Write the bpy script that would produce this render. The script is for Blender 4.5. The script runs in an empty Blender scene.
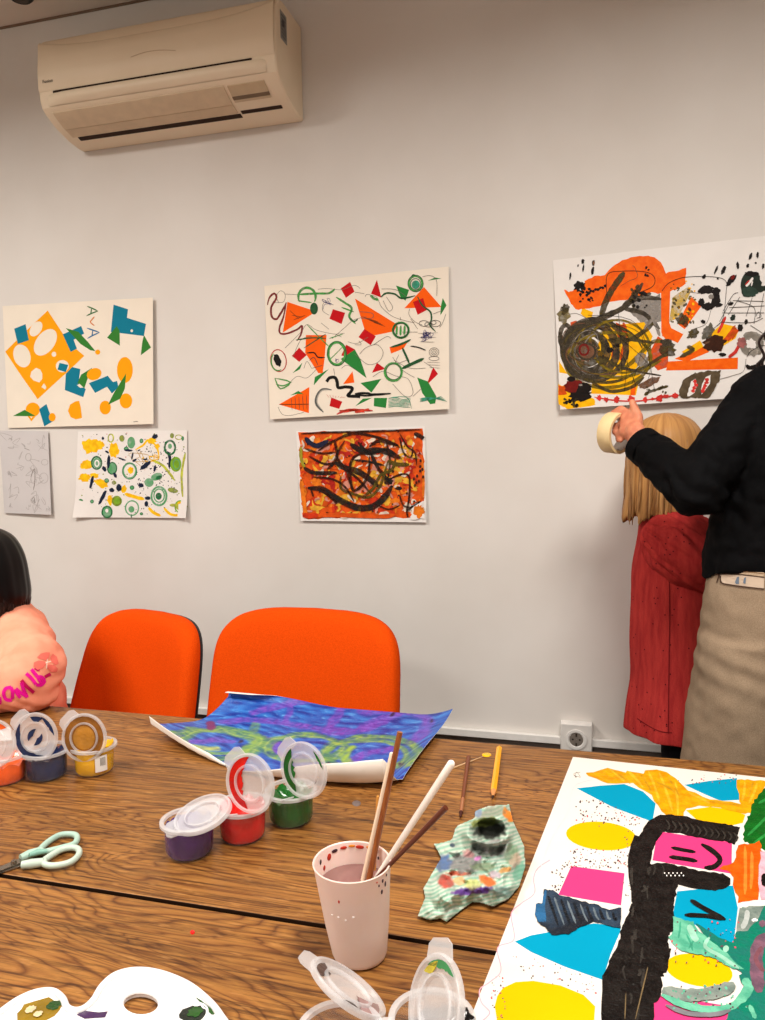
import bpy, bmesh, math, random
from mathutils import Vector, Matrix, noise
from mathutils.bvhtree import BVHTree
random.seed(11)
SC = bpy.context.scene
COL = SC.collection
V = Vector
PI = math.pi

# ---------------------------------------------------------------- materials
def lin(c):
    out = []
    for v in c[:3]:
        v = v / 255.0
        out.append(v / 12.92 if v <= 0.04045 else ((v + 0.055) / 1.055) ** 2.4)
    return (out[0], out[1], out[2], 1.0)

_M = {}
def mat(name, rgb, rough=0.6, rgb2=None, vscale=30, vstretch=(1, 1, 1), bump=0.0, bscale=60, metal=0.0,
        alpha=1.0, coat=0.0, spec=0.3, sheen=0.0, sss=0.0, contrast=(0.35, 0.65), detail=4.0):
    if name in _M:
        return _M[name]
    m = bpy.data.materials.new(name)
    m.use_nodes = True
    nt = m.node_tree
    b = nt.nodes['Principled BSDF']
    b.inputs['Base Color'].default_value = lin(rgb)
    b.inputs['Roughness'].default_value = rough
    b.inputs['Metallic'].default_value = metal
    b.inputs['Coat Weight'].default_value = coat
    b.inputs['Coat Roughness'].default_value = 0.15
    b.inputs['Specular IOR Level'].default_value = spec
    b.inputs['Sheen Weight'].default_value = sheen
    if sss:
        b.inputs['Subsurface Weight'].default_value = sss
        b.inputs['Subsurface Scale'].default_value = 0.01
        b.inputs['Subsurface Radius'].default_value = (1.0, 0.35, 0.2)
    tc = nt.nodes.new('ShaderNodeTexCoord')
    mp = nt.nodes.new('ShaderNodeMapping')
    mp.inputs['Scale'].default_value = vstretch
    nt.links.new(tc.outputs['Object'], mp.inputs['Vector'])
    nz = nt.nodes.new('ShaderNodeTexNoise')
    nz.inputs['Scale'].default_value = vscale
    nz.inputs['Detail'].default_value = detail
    nt.links.new(mp.outputs['Vector'], nz.inputs['Vector'])
    cr = nt.nodes.new('ShaderNodeValToRGB')
    cr.color_ramp.elements[0].position = contrast[0]
    cr.color_ramp.elements[1].position = contrast[1]
    c2 = rgb2 if rgb2 else tuple(v * 0.96 for v in rgb)
    cr.color_ramp.elements[0].color = lin(c2)
    cr.color_ramp.elements[1].color = lin(rgb)
    nt.links.new(nz.outputs['Fac'], cr.inputs['Fac'])
    nt.links.new(cr.outputs['Color'], b.inputs['Base Color'])
    if bump:
        bn = nt.nodes.new('ShaderNodeTexNoise')
        bn.inputs['Scale'].default_value = bscale
        bn.inputs['Detail'].default_value = 3
        nt.links.new(mp.outputs['Vector'], bn.inputs['Vector'])
        bu = nt.nodes.new('ShaderNodeBump')
        bu.inputs['Strength'].default_value = bump
        bu.inputs['Distance'].default_value = 0.004
        nt.links.new(bn.outputs['Fac'], bu.inputs['Height'])
        nt.links.new(bu.outputs['Normal'], b.inputs['Normal'])
    if alpha < 1.0:
        # thin washy coat: noise breaks the opacity up
        am = nt.nodes.new('ShaderNodeMapRange')
        am.inputs['From Min'].default_value = 0.3
        am.inputs['From Max'].default_value = 0.62
        am.inputs['To Min'].default_value = max(0.0, alpha - 0.35)
        am.inputs['To Max'].default_value = min(1.0, alpha + 0.2)
        nt.links.new(nz.outputs['Fac'], am.inputs['Value'])
        nt.links.new(am.outputs['Result'], b.inputs['Alpha'])
    _M[name] = m
    return m

def plastic_clear(name, rgb=(240, 240, 240), fac=0.45, rough=0.3):
    """milky translucent polypropylene: part see-through, part white plastic"""
    if name in _M:
        return _M[name]
    m = bpy.data.materials.new(name)
    m.use_nodes = True
    nt = m.node_tree
    b = nt.nodes['Principled BSDF']
    b.inputs['Base Color'].default_value = lin(rgb)
    b.inputs['Roughness'].default_value = rough
    b.inputs['Specular IOR Level'].default_value = 0.6
    out = nt.nodes['Material Output']
    tr = nt.nodes.new('ShaderNodeBsdfTransparent')
    tl = nt.nodes.new('ShaderNodeBsdfTranslucent')
    tl.inputs['Color'].default_value = lin(rgb)
    m1 = nt.nodes.new('ShaderNodeMixShader')
    m1.inputs[0].default_value = 0.35
    nt.links.new(b.outputs[0], m1.inputs[1])
    nt.links.new(tl.outputs[0], m1.inputs[2])
    mx = nt.nodes.new('ShaderNodeMixShader')
    nz = nt.nodes.new('ShaderNodeTexNoise')
    nz.inputs['Scale'].default_value = 60
    mr = nt.nodes.new('ShaderNodeMapRange')
    mr.inputs['To Min'].default_value = fac - 0.08
    mr.inputs['To Max'].default_value = fac + 0.08
    nt.links.new(nz.outputs['Fac'], mr.inputs['Value'])
    nt.links.new(mr.outputs['Result'], mx.inputs[0])
    nt.links.new(tr.outputs[0], mx.inputs[1])
    nt.links.new(m1.outputs[0], mx.inputs[2])
    nt.links.new(mx.outputs[0], out.inputs['Surface'])
    _M[name] = m
    return m

# ---------------------------------------------------------------- mesh builder
class MB:
    def __init__(self):
        self.v = []
        self.f = []
        self.m = []
    def face(self, idx, mi=0):
        self.f.append(tuple(idx)); self.m.append(mi)
    def add(self, pts):
        n = len(self.v)
        self.v.extend([tuple(p) for p in pts])
        return list(range(n, n + len(pts)))
    def poly(self, pts, mi=0):
        self.face(self.add(pts), mi)
    def box(self, x0, x1, y0, y1, z0, z1, mi=0, M=None):
        p = [V((x, y, z)) for z in (z0, z1) for y in (y0, y1) for x in (x0, x1)]
        if M: p = [M @ q for q in p]
        i = self.add(p)
        for q in ((0, 2, 3, 1), (4, 5, 7, 6), (0, 1, 5, 4), (2, 6, 7, 3), (0, 4, 6, 2), (1, 3, 7, 5)):
            self.face([i[k] for k in q], mi)
        return self
    def rings(self, rings, mi=0, cap0=True, cap1=True, closed=True):
        ids = [self.add(r) for r in rings]
        n = len(ids[0])
        for a, b in zip(ids[:-1], ids[1:]):
            for k in range(n if closed else n - 1):
                self.face((a[k], a[(k + 1) % n], b[(k + 1) % n], b[k]), mi)
        if cap0: self.face(ids[0][::-1], mi)
        if cap1: self.face(ids[-1], mi)
        return self
    def lathe(self, prof, seg=32, mi=0, c=(0, 0, 0), M=None, cap0=False, cap1=False):
        R = []
        for r, z in prof:
            ring = [V((r * math.cos(2 * PI * k / seg), r * math.sin(2 * PI * k / seg), z)) for k in range(seg)]
            ring = [(M @ p if M else p) + V(c) for p in ring]
            R.append(ring)
        return self.rings(R, mi, cap0, cap1)
    def tube(self, pts, rad, seg=12, mi=0, caps=True, squash=None):
        pts = [V(p) for p in pts]
        n = len(pts)
        if not hasattr(rad, '__len__'): rad = [rad] * n
        R = []
        up = None
        for i, p in enumerate(pts):
            t = (pts[min(i + 1, n - 1)] - pts[max(i - 1, 0)]).normalized()
            if up is None:
                up = V((0, 0, 1)) if abs(t.z) < 0.9 else V((0, 1, 0))
            a = (up - t * up.dot(t)).normalized()
            b = t.cross(a)
            up = a
            s = squash if squash else (1, 1)
            R.append([p + (a * math.cos(2 * PI * k / seg) * s[0] + b * math.sin(2 * PI * k / seg) * s[1]) * rad[i] for k in range(seg)])
        return self.rings(R, mi, caps, caps)
    def prism(self, prof, x0, x1, mi=0, M=None):
        """profile in (y, z) swept along x"""
        a = [V((x0, y, z)) for y, z in prof]
        b = [V((x1, y, z)) for y, z in prof]
        if M: a = [M @ p for p in a]; b = [M @ p for p in b]
        return self.rings([a, b], mi)
    def sphere(self, c, r, seg=16, rng=10, mi=0, M=None):
        """ellipsoid, r scalar or triple"""
        if not hasattr(r, '__len__'): r = (r, r, r)
        R = []
        for j in range(rng + 1):
            t = PI * j / rng
            t = min(max(t, 0.03), PI - 0.03)
            ring = [V((r[0] * math.sin(t) * math.cos(2 * PI * k / seg), r[1] * math.sin(t) * math.sin(2 * PI * k / seg), -r[2] * math.cos(t))) for k in range(seg)]
            if M: ring = [M @ p for p in ring]
            R.append([p + V(c) for p in ring])
        return self.rings(R, mi)
    def build(self, name, mats, parent=None, smooth=True, angle=40, bevel=0.0, bseg=2, subsurf=0, recalc=True, loc=None):
        me = bpy.data.meshes.new(name)
        me.from_pydata(self.v, [], self.f)
        if not isinstance(mats, (list, tuple)): mats = [mats]
        for m in mats: me.materials.append(m)
        for p, mi in zip(me.polygons, self.m): p.material_index = mi
        if recalc:
            bm = bmesh.new(); bm.from_mesh(me)
            bmesh.ops.recalc_face_normals(bm, faces=bm.faces)
            bm.to_mesh(me); bm.free()
        me.update()
        if smooth:
            me.shade_smooth()
            if angle < 180: me.set_sharp_from_angle(angle=math.radians(angle))
        o = bpy.data.objects.new(name, me)
        COL.objects.link(o)
        if parent: o.parent = parent
        if loc: o.location = loc
        if bevel:
            md = o.modifiers.new('bevel', 'BEVEL'); md.width = bevel; md.segments = bseg; md.limit_method = 'ANGLE'
            md.angle_limit = math.radians(35)
        if subsurf:
            md = o.modifiers.new('sub', 'SUBSURF'); md.levels = subsurf; md.render_levels = subsurf
        return o

def tag(o, label, cat, group=None, kind=None):
    o['label'] = label; o['category'] = cat
    if group: o['group'] = group
    if kind: o['kind'] = kind
    return o
def thing(name, label, cat, loc=(0, 0, 0), rz=0.0, group=None):
    o = bpy.data.objects.new(name, None)
    COL.objects.link(o)
    o.empty_display_size = 0.05
    o.location = loc; o.rotation_euler = (0, 0, rz)
    return tag(o, label, cat, group)
def struct(o):
    o['kind'] = 'structure'
    return o
def copy_tree(o, parent=None):
    c = o.copy(); COL.objects.link(c)
    if parent: c.parent = parent
    for ch in list(o.children): copy_tree(ch, c)
    return c
def rings_at(pts, fn):
    return [fn(p) for p in pts]

# ---------------------------------------------------------------- camera (measured from the photo)
F, YAW, PITCH, ROLL = 770.0, math.radians(15.5), math.radians(-4.8), math.radians(1.1)
CAM = V((0, -2.2, 1.29))
FWD = V((-math.sin(YAW) * math.cos(PITCH), math.cos(YAW) * math.cos(PITCH), math.sin(PITCH)))
_r = V((math.cos(YAW), math.sin(YAW), 0)); _u = _r.cross(FWD)
RT = _r * math.cos(ROLL) - _u * math.sin(ROLL)
UP = _r * math.sin(ROLL) + _u * math.cos(ROLL)
cd = bpy.data.cameras.new('camera'); cam = bpy.data.objects.new('camera', cd); COL.objects.link(cam)
cd.sensor_fit = 'VERTICAL'; cd.sensor_height = 24.0; cd.lens = 24.0 * F / 1020.0; cd.clip_start = 0.02
M3 = Matrix((RT, UP, -FWD)).transposed()
cam.matrix_world = Matrix.Translation(CAM) @ M3.to_4x4()
SC.camera = cam
def ray(px, py): return (FWD + RT * ((px - 382.5) / F) - UP * ((py - 510.0) / F))
def hit(px, py, O, N):
    d = ray(px, py); t = (V(O) - CAM).dot(N) / d.dot(N)
    return CAM + d * t
def atY(px, py, Y): return hit(px, py, V((0, Y, 0)), V((0, 1, 0)))
def atZ(px, py, Z): return hit(px, py, V((0, 0, Z)), V((0, 0, 1)))

# ---------------------------------------------------------------- evaluated meshes
def fuse(mb, name, mats, parent=None, voxel=0.006, smooth=6, disp=None, decimate=None, matfn=None):
    """one continuous skin out of overlapping closed volumes"""
    o = mb.build(name + '_src', mats, smooth=False)
    r = o.modifiers.new('r', 'REMESH'); r.mode = 'VOXEL'; r.voxel_size = voxel
    if smooth:
        s = o.modifiers.new('s', 'SMOOTH'); s.iterations = smooth; s.factor = 0.5
    dg = bpy.context.evaluated_depsgraph_get(); dg.update()
    me = bpy.data.meshes.new_from_object(o.evaluated_get(dg))
    bpy.data.objects.remove(o)
    me.name = name
    if disp:
        nrm = [v.normal.copy() for v in me.vertices]
        for v, n in zip(me.vertices, nrm):
            v.co = disp(v.co.copy(), n)
        me.update()
    if matfn:
        for p in me.polygons: p.material_index = matfn(p.center)
    me.shade_smooth()
    ob = bpy.data.objects.new(name, me); COL.objects.link(ob)
    if parent: ob.parent = parent
    return ob

def capsule(mb, a, b, ra, rb, seg=16, n=4, sq=(1, 1)):
    """tapered capsule with rounded ends"""
    a = V(a); b = V(b); d = (b - a).normalized()
    pts = []; rad = []
    for k in range(n + 1):
        t = PI / 2 * (1 - k / n)
        pts.append(a - d * ra * math.sin(t)); rad.append(max(ra * math.cos(t), 0.0008))
    for k in range(1, 5):
        pts.append(a.lerp(b, k / 5)); rad.append(ra + (rb - ra) * k / 5)
    for k in range(n + 1):
        t = PI / 2 * k / n
        pts.append(b + d * rb * math.sin(t)); rad.append(max(rb * math.cos(t), 0.0008))
    mb.tube(pts, rad, seg, squash=sq)

def catmull(pts, n=6):
    P = [V(p) for p in pts]
    if len(P) < 3:
        return [P[0].lerp(P[-1], k / n) for k in range(n + 1)]
    out = []
    for i in range(len(P) - 1):
        p0 = P[max(i - 1, 0)]; p1 = P[i]; p2 = P[i + 1]; p3 = P[min(i + 2, len(P) - 1)]
        for k in range(n):
            t = k / n
            out.append(0.5 * ((2 * p1) + (p2 - p0) * t + (2 * p0 - 5 * p1 + 4 * p2 - p3) * t * t + (3 * p1 - p0 - 3 * p2 + p3) * t ** 3))
    out.append(P[-1])
    return out
# ================================================================ room
wall_m = mat('wall_paint', (226, 222, 217), 0.75, (220, 215, 209), vscale=3, bump=0.03, bscale=250)
ceil_m = mat('ceiling_paint', (218, 206, 194), 0.85, (212, 200, 187), vscale=4)
floor_m = mat('floor_vinyl', (92, 80, 70), 0.5, (78, 68, 60), vscale=9)
white_pl = mat('white_plastic', (232, 230, 226), 0.4)
dark_m = mat('dark_void', (22, 19, 17), 0.7)
CH = 2.66
struct(MB().box(-3.3, 2.6, 0, 0.12, 0, CH).build('wall_back', wall_m))
struct(MB().box(-3.42, -3.3, -4.6, 0.12, 0, CH).build('wall_left', wall_m))
struct(MB().box(2.6, 2.72, -4.6, 0.12, 0, CH).build('wall_right', wall_m))
struct(MB().box(-3.42, 2.72, -4.72, -4.6, 0, CH).build('wall_front', wall_m))
struct(MB().box(-3.42, 2.72, -4.72, 0.12, -0.1, 0).build('floor', floor_m))
struct(MB().box(-3.42, 2.72, -4.72, 0.12, CH, CH + 0.1).build('ceiling', ceil_m))
trim_m = mat('ceiling_trim', (130, 108, 90), 0.8)
struct(MB().box(-3.3, 2.6, -0.007, 0, CH - 0.005, CH - 0.0005).build('trim_1', trim_m))
struct(MB().box(-3.3, 2.6, -0.008, 0, 0.09, 0.4305).build('wall_shade_band', mat('wall_lower_shade', (120, 108, 100), 0.8, (112, 100, 92), vscale=4)))  # shade under the cable duct, added as a dark strip on the wall
skirt_m = mat('skirting', (120, 112, 106), 0.6)
struct(MB().box(-3.3, 2.6, -0.012, 0, 0.0, 0.09).build('baseboard_back', skirt_m))
# cable duct along the wall: body + lid lip
duct = thing('cable_duct', 'long white plastic cable duct running along the wall behind the table', 'cable duct', (0, 0, 0.428))
MB().box(-3.25, 2.55, -0.018, 0, 0.003, 0.024).build('duct_body', white_pl, duct, bevel=0.002)
MB().box(-3.25, 2.55, -0.022, -0.018, 0.005, 0.027).build('duct_lid', white_pl, duct, bevel=0.002)
# dark round fitting on the ceiling
p = atZ(20.5, -5, CH)
fx = thing('ceiling_light', 'dark round fitting on the ceiling above the air conditioner', 'ceiling light', (p.x, p.y, CH))
MB().lathe([(0.0005, -0.012), (0.030, -0.012), (0.036, -0.006), (0.038, -0.0005)], 28).build('housing', mat('fitting_black', (18, 15, 12), 0.5), fx)
MB().lathe([(0.0005, -0.0135), (0.022, -0.0135), (0.022, -0.0125)], 24).build('diffuser', mat('fitting_lens', (60, 50, 40), 0.3), fx)

# socket ---------------------------------------------------------------
sp = atY(576.5, 735.5, 0)
so = thing('wall_socket', 'white square wall socket set in the cable duct left of the girl in red', 'socket', (sp.x, 0, sp.z))
MB().box(-0.0435, 0.0435, -0.024, 0, -0.046, 0.0435).build('mounting_box', white_pl, so, bevel=0.002)
fr = MB(); fr.box(-0.0435, 0.0435, -0.031, -0.024, -0.0435, 0.0435)
fr.build('frame', mat('socket_white', (226, 223, 218), 0.3), so, bevel=0.003)
ring = MB()
Mx = Matrix.Rotation(PI / 2, 4, 'X')
ring.lathe([(0.0285, 0.031), (0.0285, 0.034), (0.0215, 0.034), (0.0195, 0.031), (0.0190, 0.0315), (0.0005, 0.0315)], 36, M=Mx)
ring.build('insert', white_pl, so)
sh = mat('socket_shadow', (120, 112, 104), 0.5)
w = MB(); w.lathe([(0.0188, 0.0318), (0.0005, 0.0318)], 36, M=Mx); w.build('recess', sh, so)
for s in (-1, 1):
    h = MB(); h.lathe([(0.0027, 0.0322), (0.0005, 0.0322)], 12, M=Mx, c=(s * 0.0095, 0, 0)); h.build('pin_hole', dark_m, so)
h = MB(); h.box(-0.002, 0.002, -0.0335, -0.0315, -0.0185, -0.009); h.box(-0.002, 0.002, -0.0335, -0.0315, 0.009, 0.0185)
h.build('earth_clip', mat('brass_clip', (70, 60, 50), 0.35, metal=0.6), so)

# air conditioner ------------------------------------------------------
ac_m = mat('ac_cream', (240, 224, 198), 0.42, (236, 219, 192), vscale=5)
ac_d = mat('ac_cream_dark', (216, 194, 164), 0.5)
AX0, AX1 = -1.575, -0.826
ac = thing('air_conditioner', 'cream split air conditioner unit mounted high on the wall', 'air conditioner', ((AX0 + AX1) / 2, 0, 2.237))
L = (AX1 - AX0) / 2
body = [(-0.001, 0.0), (-0.03, 0.0), (-0.075, 0.006), (-0.13, 0.022), (-0.172, 0.043), (-0.190, 0.058), (-0.196, 0.075), (-0.200, 0.110),
        (-0.198, 0.185), (-0.190, 0.230), (-0.174, 0.254), (-0.14, 0.264), (-0.001, 0.264)]
MB().prism(body, -L, L).build('casing', ac_m, ac, bevel=0.006, bseg=3, angle=30)
# front panel with a dished top edge, and the slot under it
pn = MB()
NX = 28
for k in range(NX):
    pass
rows = []
for k in range(NX + 1):
    s = -1 + 2 * k / NX
    x = s * (L - 0.004)
    top = 0.246 - 0.022 * (1 - min(1, abs(s) ** 4)) if True else 0
    rows.append([(x, -0.1975, 0.098), (x, -0.2035, 0.104), (x, -0.2045, 0.150), (x, -0.2005, 0.190), (x, -0.1965, top - 0.012), (x, -0.190, top - 0.004), (x, -0.180, top - 0.002)])
ids = [pn.add(r) for r in rows]
for a, b in zip(ids[:-1], ids[1:]):
    for j in range(6): pn.face((a[j], b[j], b[j + 1], a[j + 1]))
pn.build('front_panel', ac_m, ac, angle=60)
# lower lip bulging under the slot, with curved ends
lp = MB()
rows = []
for k in range(NX + 1):
    s = -1 + 2 * k / NX
    x = s * (L - 0.03)
    e = 1 - abs(s) ** 14
    rows.append([(x, -0.194, 0.060), (x, -0.1965 - 0.011 * e, 0.066), (x, -0.197 - 0.013 * e, 0.078), (x, -0.197 - 0.011 * e, 0.089), (x, -0.195, 0.0935 + 0.003 * e)])
ids = [lp.add(r) for r in rows]
for a, b in zip(ids[:-1], ids[1:]):
    for j in range(4): lp.face((a[j], b[j], b[j + 1], a[j + 1]))
lp.build('lower_lip', ac_m, ac, angle=60)
sl = MB(); sl.box(-L + 0.05, L - 0.07, -0.2000, -0.196, 0.0925, 0.0985); sl.build('intake_slot', mat('ac_slot', (46, 30, 20), 0.8), ac)
# underside: louvre flaps lie on the sloping outlet face
def under(y):   # z on the slope for depth y
    pr = body[1:7]
    for (y0, z0), (y1, z1) in zip(pr[:-1], pr[1:]):
        if y1 <= y <= y0:
            return z0 + (z1 - z0) * (y - y0) / (y1 - y0)
    return 0
def flap(x0, x1, ya, yb, off, name, m, n=5, bev=0.0):
    q = MB(); top = []; bot = []
    for k in range(n + 1):
        y = ya + (yb - ya) * k / n
        top.append((y, under(y) + 0.002)); bot.append((y, under(y) - off))
    q.prism(top + bot[::-1], x0, x1)
    return q.build(name, m, ac, angle=30, bevel=bev)
flap(-L + 0.03, L - 0.165, -0.180, -0.128, 0.0035, 'louver', ac_d, bev=0.001)
flap(-L + 0.03, L - 0.165, -0.126, -0.092, 0.0030, 'louver', ac_d, bev=0.001)
flap(-L + 0.045, L - 0.160, -0.088, -0.072, 0.0012, 'air_outlet', mat('ac_outlet_dark', (52, 34, 22), 0.8))
flap(L - 0.155, L - 0.045, -0.178, -0.132, 0.0025, 'receiver_cover', mat('ac_receiver', (204, 182, 150), 0.3))
flap(L - 0.155, L - 0.045, -0.150, -0.140, 0.0032, 'receiver_band', mat('ac_receiver_band', (120, 98, 74), 0.25))
flap(L - 0.155, L - 0.03, -0.098, -0.086, 0.0014, 'air_outlet', mat('ac_outlet_dark', (52, 34, 22), 0.8))
ar = MB()
arc = [V((-0.06 + 0.14 * t, -0.2055, 0.148 + 0.010 * math.sin(PI * (0.1 + 0.9 * t)))) for t in [k / 12 for k in range(13)]]
ar.tube(arc, 0.0009, 6); ar.build('embossed_line', ac_d, ac)
# type plate on the right side
stk = mat('sticker_grey', (150, 150, 144), 0.4, (120, 122, 120), vscale=60)
st = MB()
q = [atY(281.5, 5, 0), ]
st.box(L + 0.0002, L + 0.001, -0.162, -0.118, 0.158, 0.232)
st.build('type_plate', stk, ac)
st = MB()
for k in range(7):
    st.box(L + 0.0011, L + 0.0014, -0.157, -0.124, 0.166 + 0.009 * k, 0.169 + 0.009 * k)
st.box(L + 0.0011, L + 0.0014, -0.150, -0.134, 0.196, 0.212)
st.build('type_plate_print', mat('sticker_print', (60, 66, 72), 0.5), ac)
def text_mesh(s, size, M, mats, parent, name, ext=0.0002, bold=0.0):
    cu = bpy.data.curves.new(name, 'FONT'); cu.body = s; cu.size = size; cu.extrude = ext; cu.offset = bold
    o = bpy.data.objects.new(name, cu); COL.objects.link(o)
    dg = bpy.context.evaluated_depsgraph_get(); dg.update()
    me = bpy.data.meshes.new_from_object(o.evaluated_get(dg))
    bpy.data.objects.remove(o)
    me.transform(M)
    me.materials.clear(); me.materials.append(mats)
    ob = bpy.data.objects.new(name, me); COL.objects.link(ob)
    if parent: ob.parent = parent
    return ob
text_mesh('Fuxion', 0.013, Matrix.Translation((-L + 0.020, -0.2052, 0.121)) @ Matrix.Rotation(PI / 2, 4, 'X'), mat('ac_print', (70, 60, 52), 0.5), ac, 'lettering')

# ================================================================ lights
def area(name, loc, sx, sy, power, col=(1, 0.945, 0.875), tilt=(0, 0, 0)):
    l = bpy.data.lights.new(name, 'AREA'); l.shape = 'RECTANGLE'; l.size = sx; l.size_y = sy; l.energy = power; l.color = col; l.spread = math.radians(165)
    o = bpy.data.objects.new(name, l); COL.objects.link(o); o.location = loc; o.rotation_euler = tilt
    return o
area('ceiling_panel', (-1.9, -1.6, CH - 0.02), 0.55, 0.55, 46)
area('ceiling_panel', (0.35, -1.6, CH - 0.02), 0.55, 0.55, 46)
area('ceiling_panel', (-1.0, -3.6, CH - 0.02), 0.9, 0.55, 46)
wd = bpy.data.worlds.new('world'); SC.world = wd; wd.use_nodes = True
wd.node_tree.nodes['Background'].inputs[0].default_value = (1.0, 0.93, 0.86, 1)
wd.node_tree.nodes['Background'].inputs[1].default_value = 0.22
SC.view_settings.view_transform = 'Standard'
SC.view_settings.look = 'None'
SC.view_settings.exposure = 0.0

# ================================================================ tables
def wood_material(name):
    m = bpy.data.materials.new(name); m.use_nodes = True
    nt = m.node_tree; N = nt.nodes; Lk = nt.links
    b = N['Principled BSDF']
    tc = N.new('ShaderNodeTexCoord')
    def mapping(sc, src=None):
        q = N.new('ShaderNodeMapping'); q.inputs['Scale'].default_value = sc
        Lk.new(src if src else tc.outputs['Object'], q.inputs['Vector']); return q.outputs['Vector']
    def nz(vec, scale, detail=4, rough=0.5, dist=0.0):
        q = N.new('ShaderNodeTexNoise'); q.inputs['Scale'].default_value = scale; q.inputs['Detail'].default_value = detail
        q.inputs['Roughness'].default_value = rough; q.inputs['Distortion'].default_value = dist
        Lk.new(vec, q.inputs['Vector']); return q.outputs['Fac']
    def mathn(op, a, b_=None):
        q = N.new('ShaderNodeMath'); q.operation = op
        for i, x in enumerate((a, b_)):
            if x is None: continue
            if isinstance(x, (int, float)): q.inputs[i].default_value = x
            else: Lk.new(x, q.inputs[i])
        return q.outputs[0]
    def ramp(fac, stops):
        q = N.new('ShaderNodeValToRGB'); e = q.color_ramp.elements
        while len(e) < len(stops): e.new(0.5)
        for k, (p_, c) in enumerate(stops):
            e[k].position = p_; e[k].color = lin(c)
        Lk.new(fac, q.inputs['Fac']); return q.outputs['Color']
    def mix(fac, a, b_, mode='MIX'):
        q = N.new('ShaderNodeMix'); q.data_type = 'RGBA'; q.blend_type = mode
        if isinstance(fac, (int, float)): q.inputs[0].default_value = fac
        else: Lk.new(fac, q.inputs[0])
        Lk.new(a, q.inputs[6])
        if isinstance(b_, tuple): q.inputs[7].default_value = b_
        else: Lk.new(b_, q.inputs[7])
        return q.outputs[2]
    sep = N.new('ShaderNodeSeparateXYZ'); Lk.new(tc.outputs['Object'], sep.inputs[0])
    big = nz(mapping((0.8, 4.0, 1)), 2.0, 4, 0.55, 0.8)
    # growth rings: contour lines of a stretched height field (gives cathedral figures)
    field = mathn('ADD', mathn('MULTIPLY', sep.outputs['Y'], 5.0), mathn('MULTIPLY', big, 1.9))
    ring = mathn('FRACT', mathn('MULTIPLY', field, 12.0))
    ringc = ramp(ring, [(0.0, (104, 60, 24)), (0.16, (146, 95, 44)), (0.55, (166, 114, 55)), (0.86, (147, 97, 46)), (1.0, (104, 60, 24))])
    pores = nz(mapping((7, 260, 1)), 1.0, 5, 0.75)
    porec = ramp(pores, [(0.38, (70, 38, 16)), (0.53, (255, 255, 255))])
    c = mix(0.7, ringc, porec, 'MULTIPLY')
    tone = nz(mapping((1.3, 14, 1)), 1.0, 4, 0.6)
    tonec = ramp(tone, [(0.3, (150, 142, 134)), (0.7, (255, 250, 240))])
    c = mix(0.5, c, tonec, 'MULTIPLY')
    fleck = nz(mapping((34, 160, 1)), 1.0, 2, 0.5)
    fl = ramp(fleck, [(0.60, (0, 0, 0)), (0.72, (150, 150, 150))])
    c = mix(fl, c, lin((200, 146, 84)))
    Lk.new(c, b.inputs['Base Color'])
    b.inputs['Roughness'].default_value = 0.42
    b.inputs['Specular IOR Level'].default_value = 0.4
    bu = N.new('ShaderNodeBump'); bu.inputs['Strength'].default_value = 0.12; bu.inputs['Distance'].default_value = 0.001
    Lk.new(pores, bu.inputs['Height']); Lk.new(bu.outputs['Normal'], b.inputs['Normal'])
    return m
wood = wood_material('oak_veneer')
edge_m = mat('table_edge', (110, 68, 34), 0.5, (90, 54, 26), vscale=40, vstretch=(1, 20, 1))
leg_m = mat('table_leg_grey', (120, 118, 116), 0.4, metal=0.3)
TZ = 0.74
def make_table(label, y0, y1, x0=-1.75, x1=1.35):
    t = thing('table', label, 'table', ((x0 + x1) / 2, (y0 + y1) / 2, 0), group=None)
    hx = (x1 - x0) / 2; hy = (y1 - y0) / 2
    tb_ = MB().box(-hx, hx, -hy, hy, TZ - 0.025, TZ); tb_.m = [0, 0, 1, 1, 1, 1]; tb_.build('tabletop', [wood, mat('table_edge_shade', (44, 27, 16), 0.6, spec=0.1)], t, bevel=0.001)  # shade of the gap between the tables put into the side colour
    for sx in (-1, 1):
        for sy in (-1, 1):
            MB().box(sx * (hx - 0.07) - 0.025, sx * (hx - 0.07) + 0.025, sy * (hy - 0.06) - 0.025, sy * (hy - 0.06) + 0.025, 0, TZ - 0.025).build('leg', leg_m, t, bevel=0.003)
    for sy in (-1, 1):
        MB().box(-hx + 0.095, hx - 0.095, sy * (hy - 0.06) - 0.01, sy * (hy - 0.06) + 0.01, TZ - 0.085, TZ - 0.025).build('apron', leg_m, t)
    return t
make_table('oak wood table nearest the wall, holding the blue painting and the paint pots', -1.4043, -0.822)
make_table('oak wood table in the foreground, holding the water cup and the palette', -2.0, -1.4117)

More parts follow.
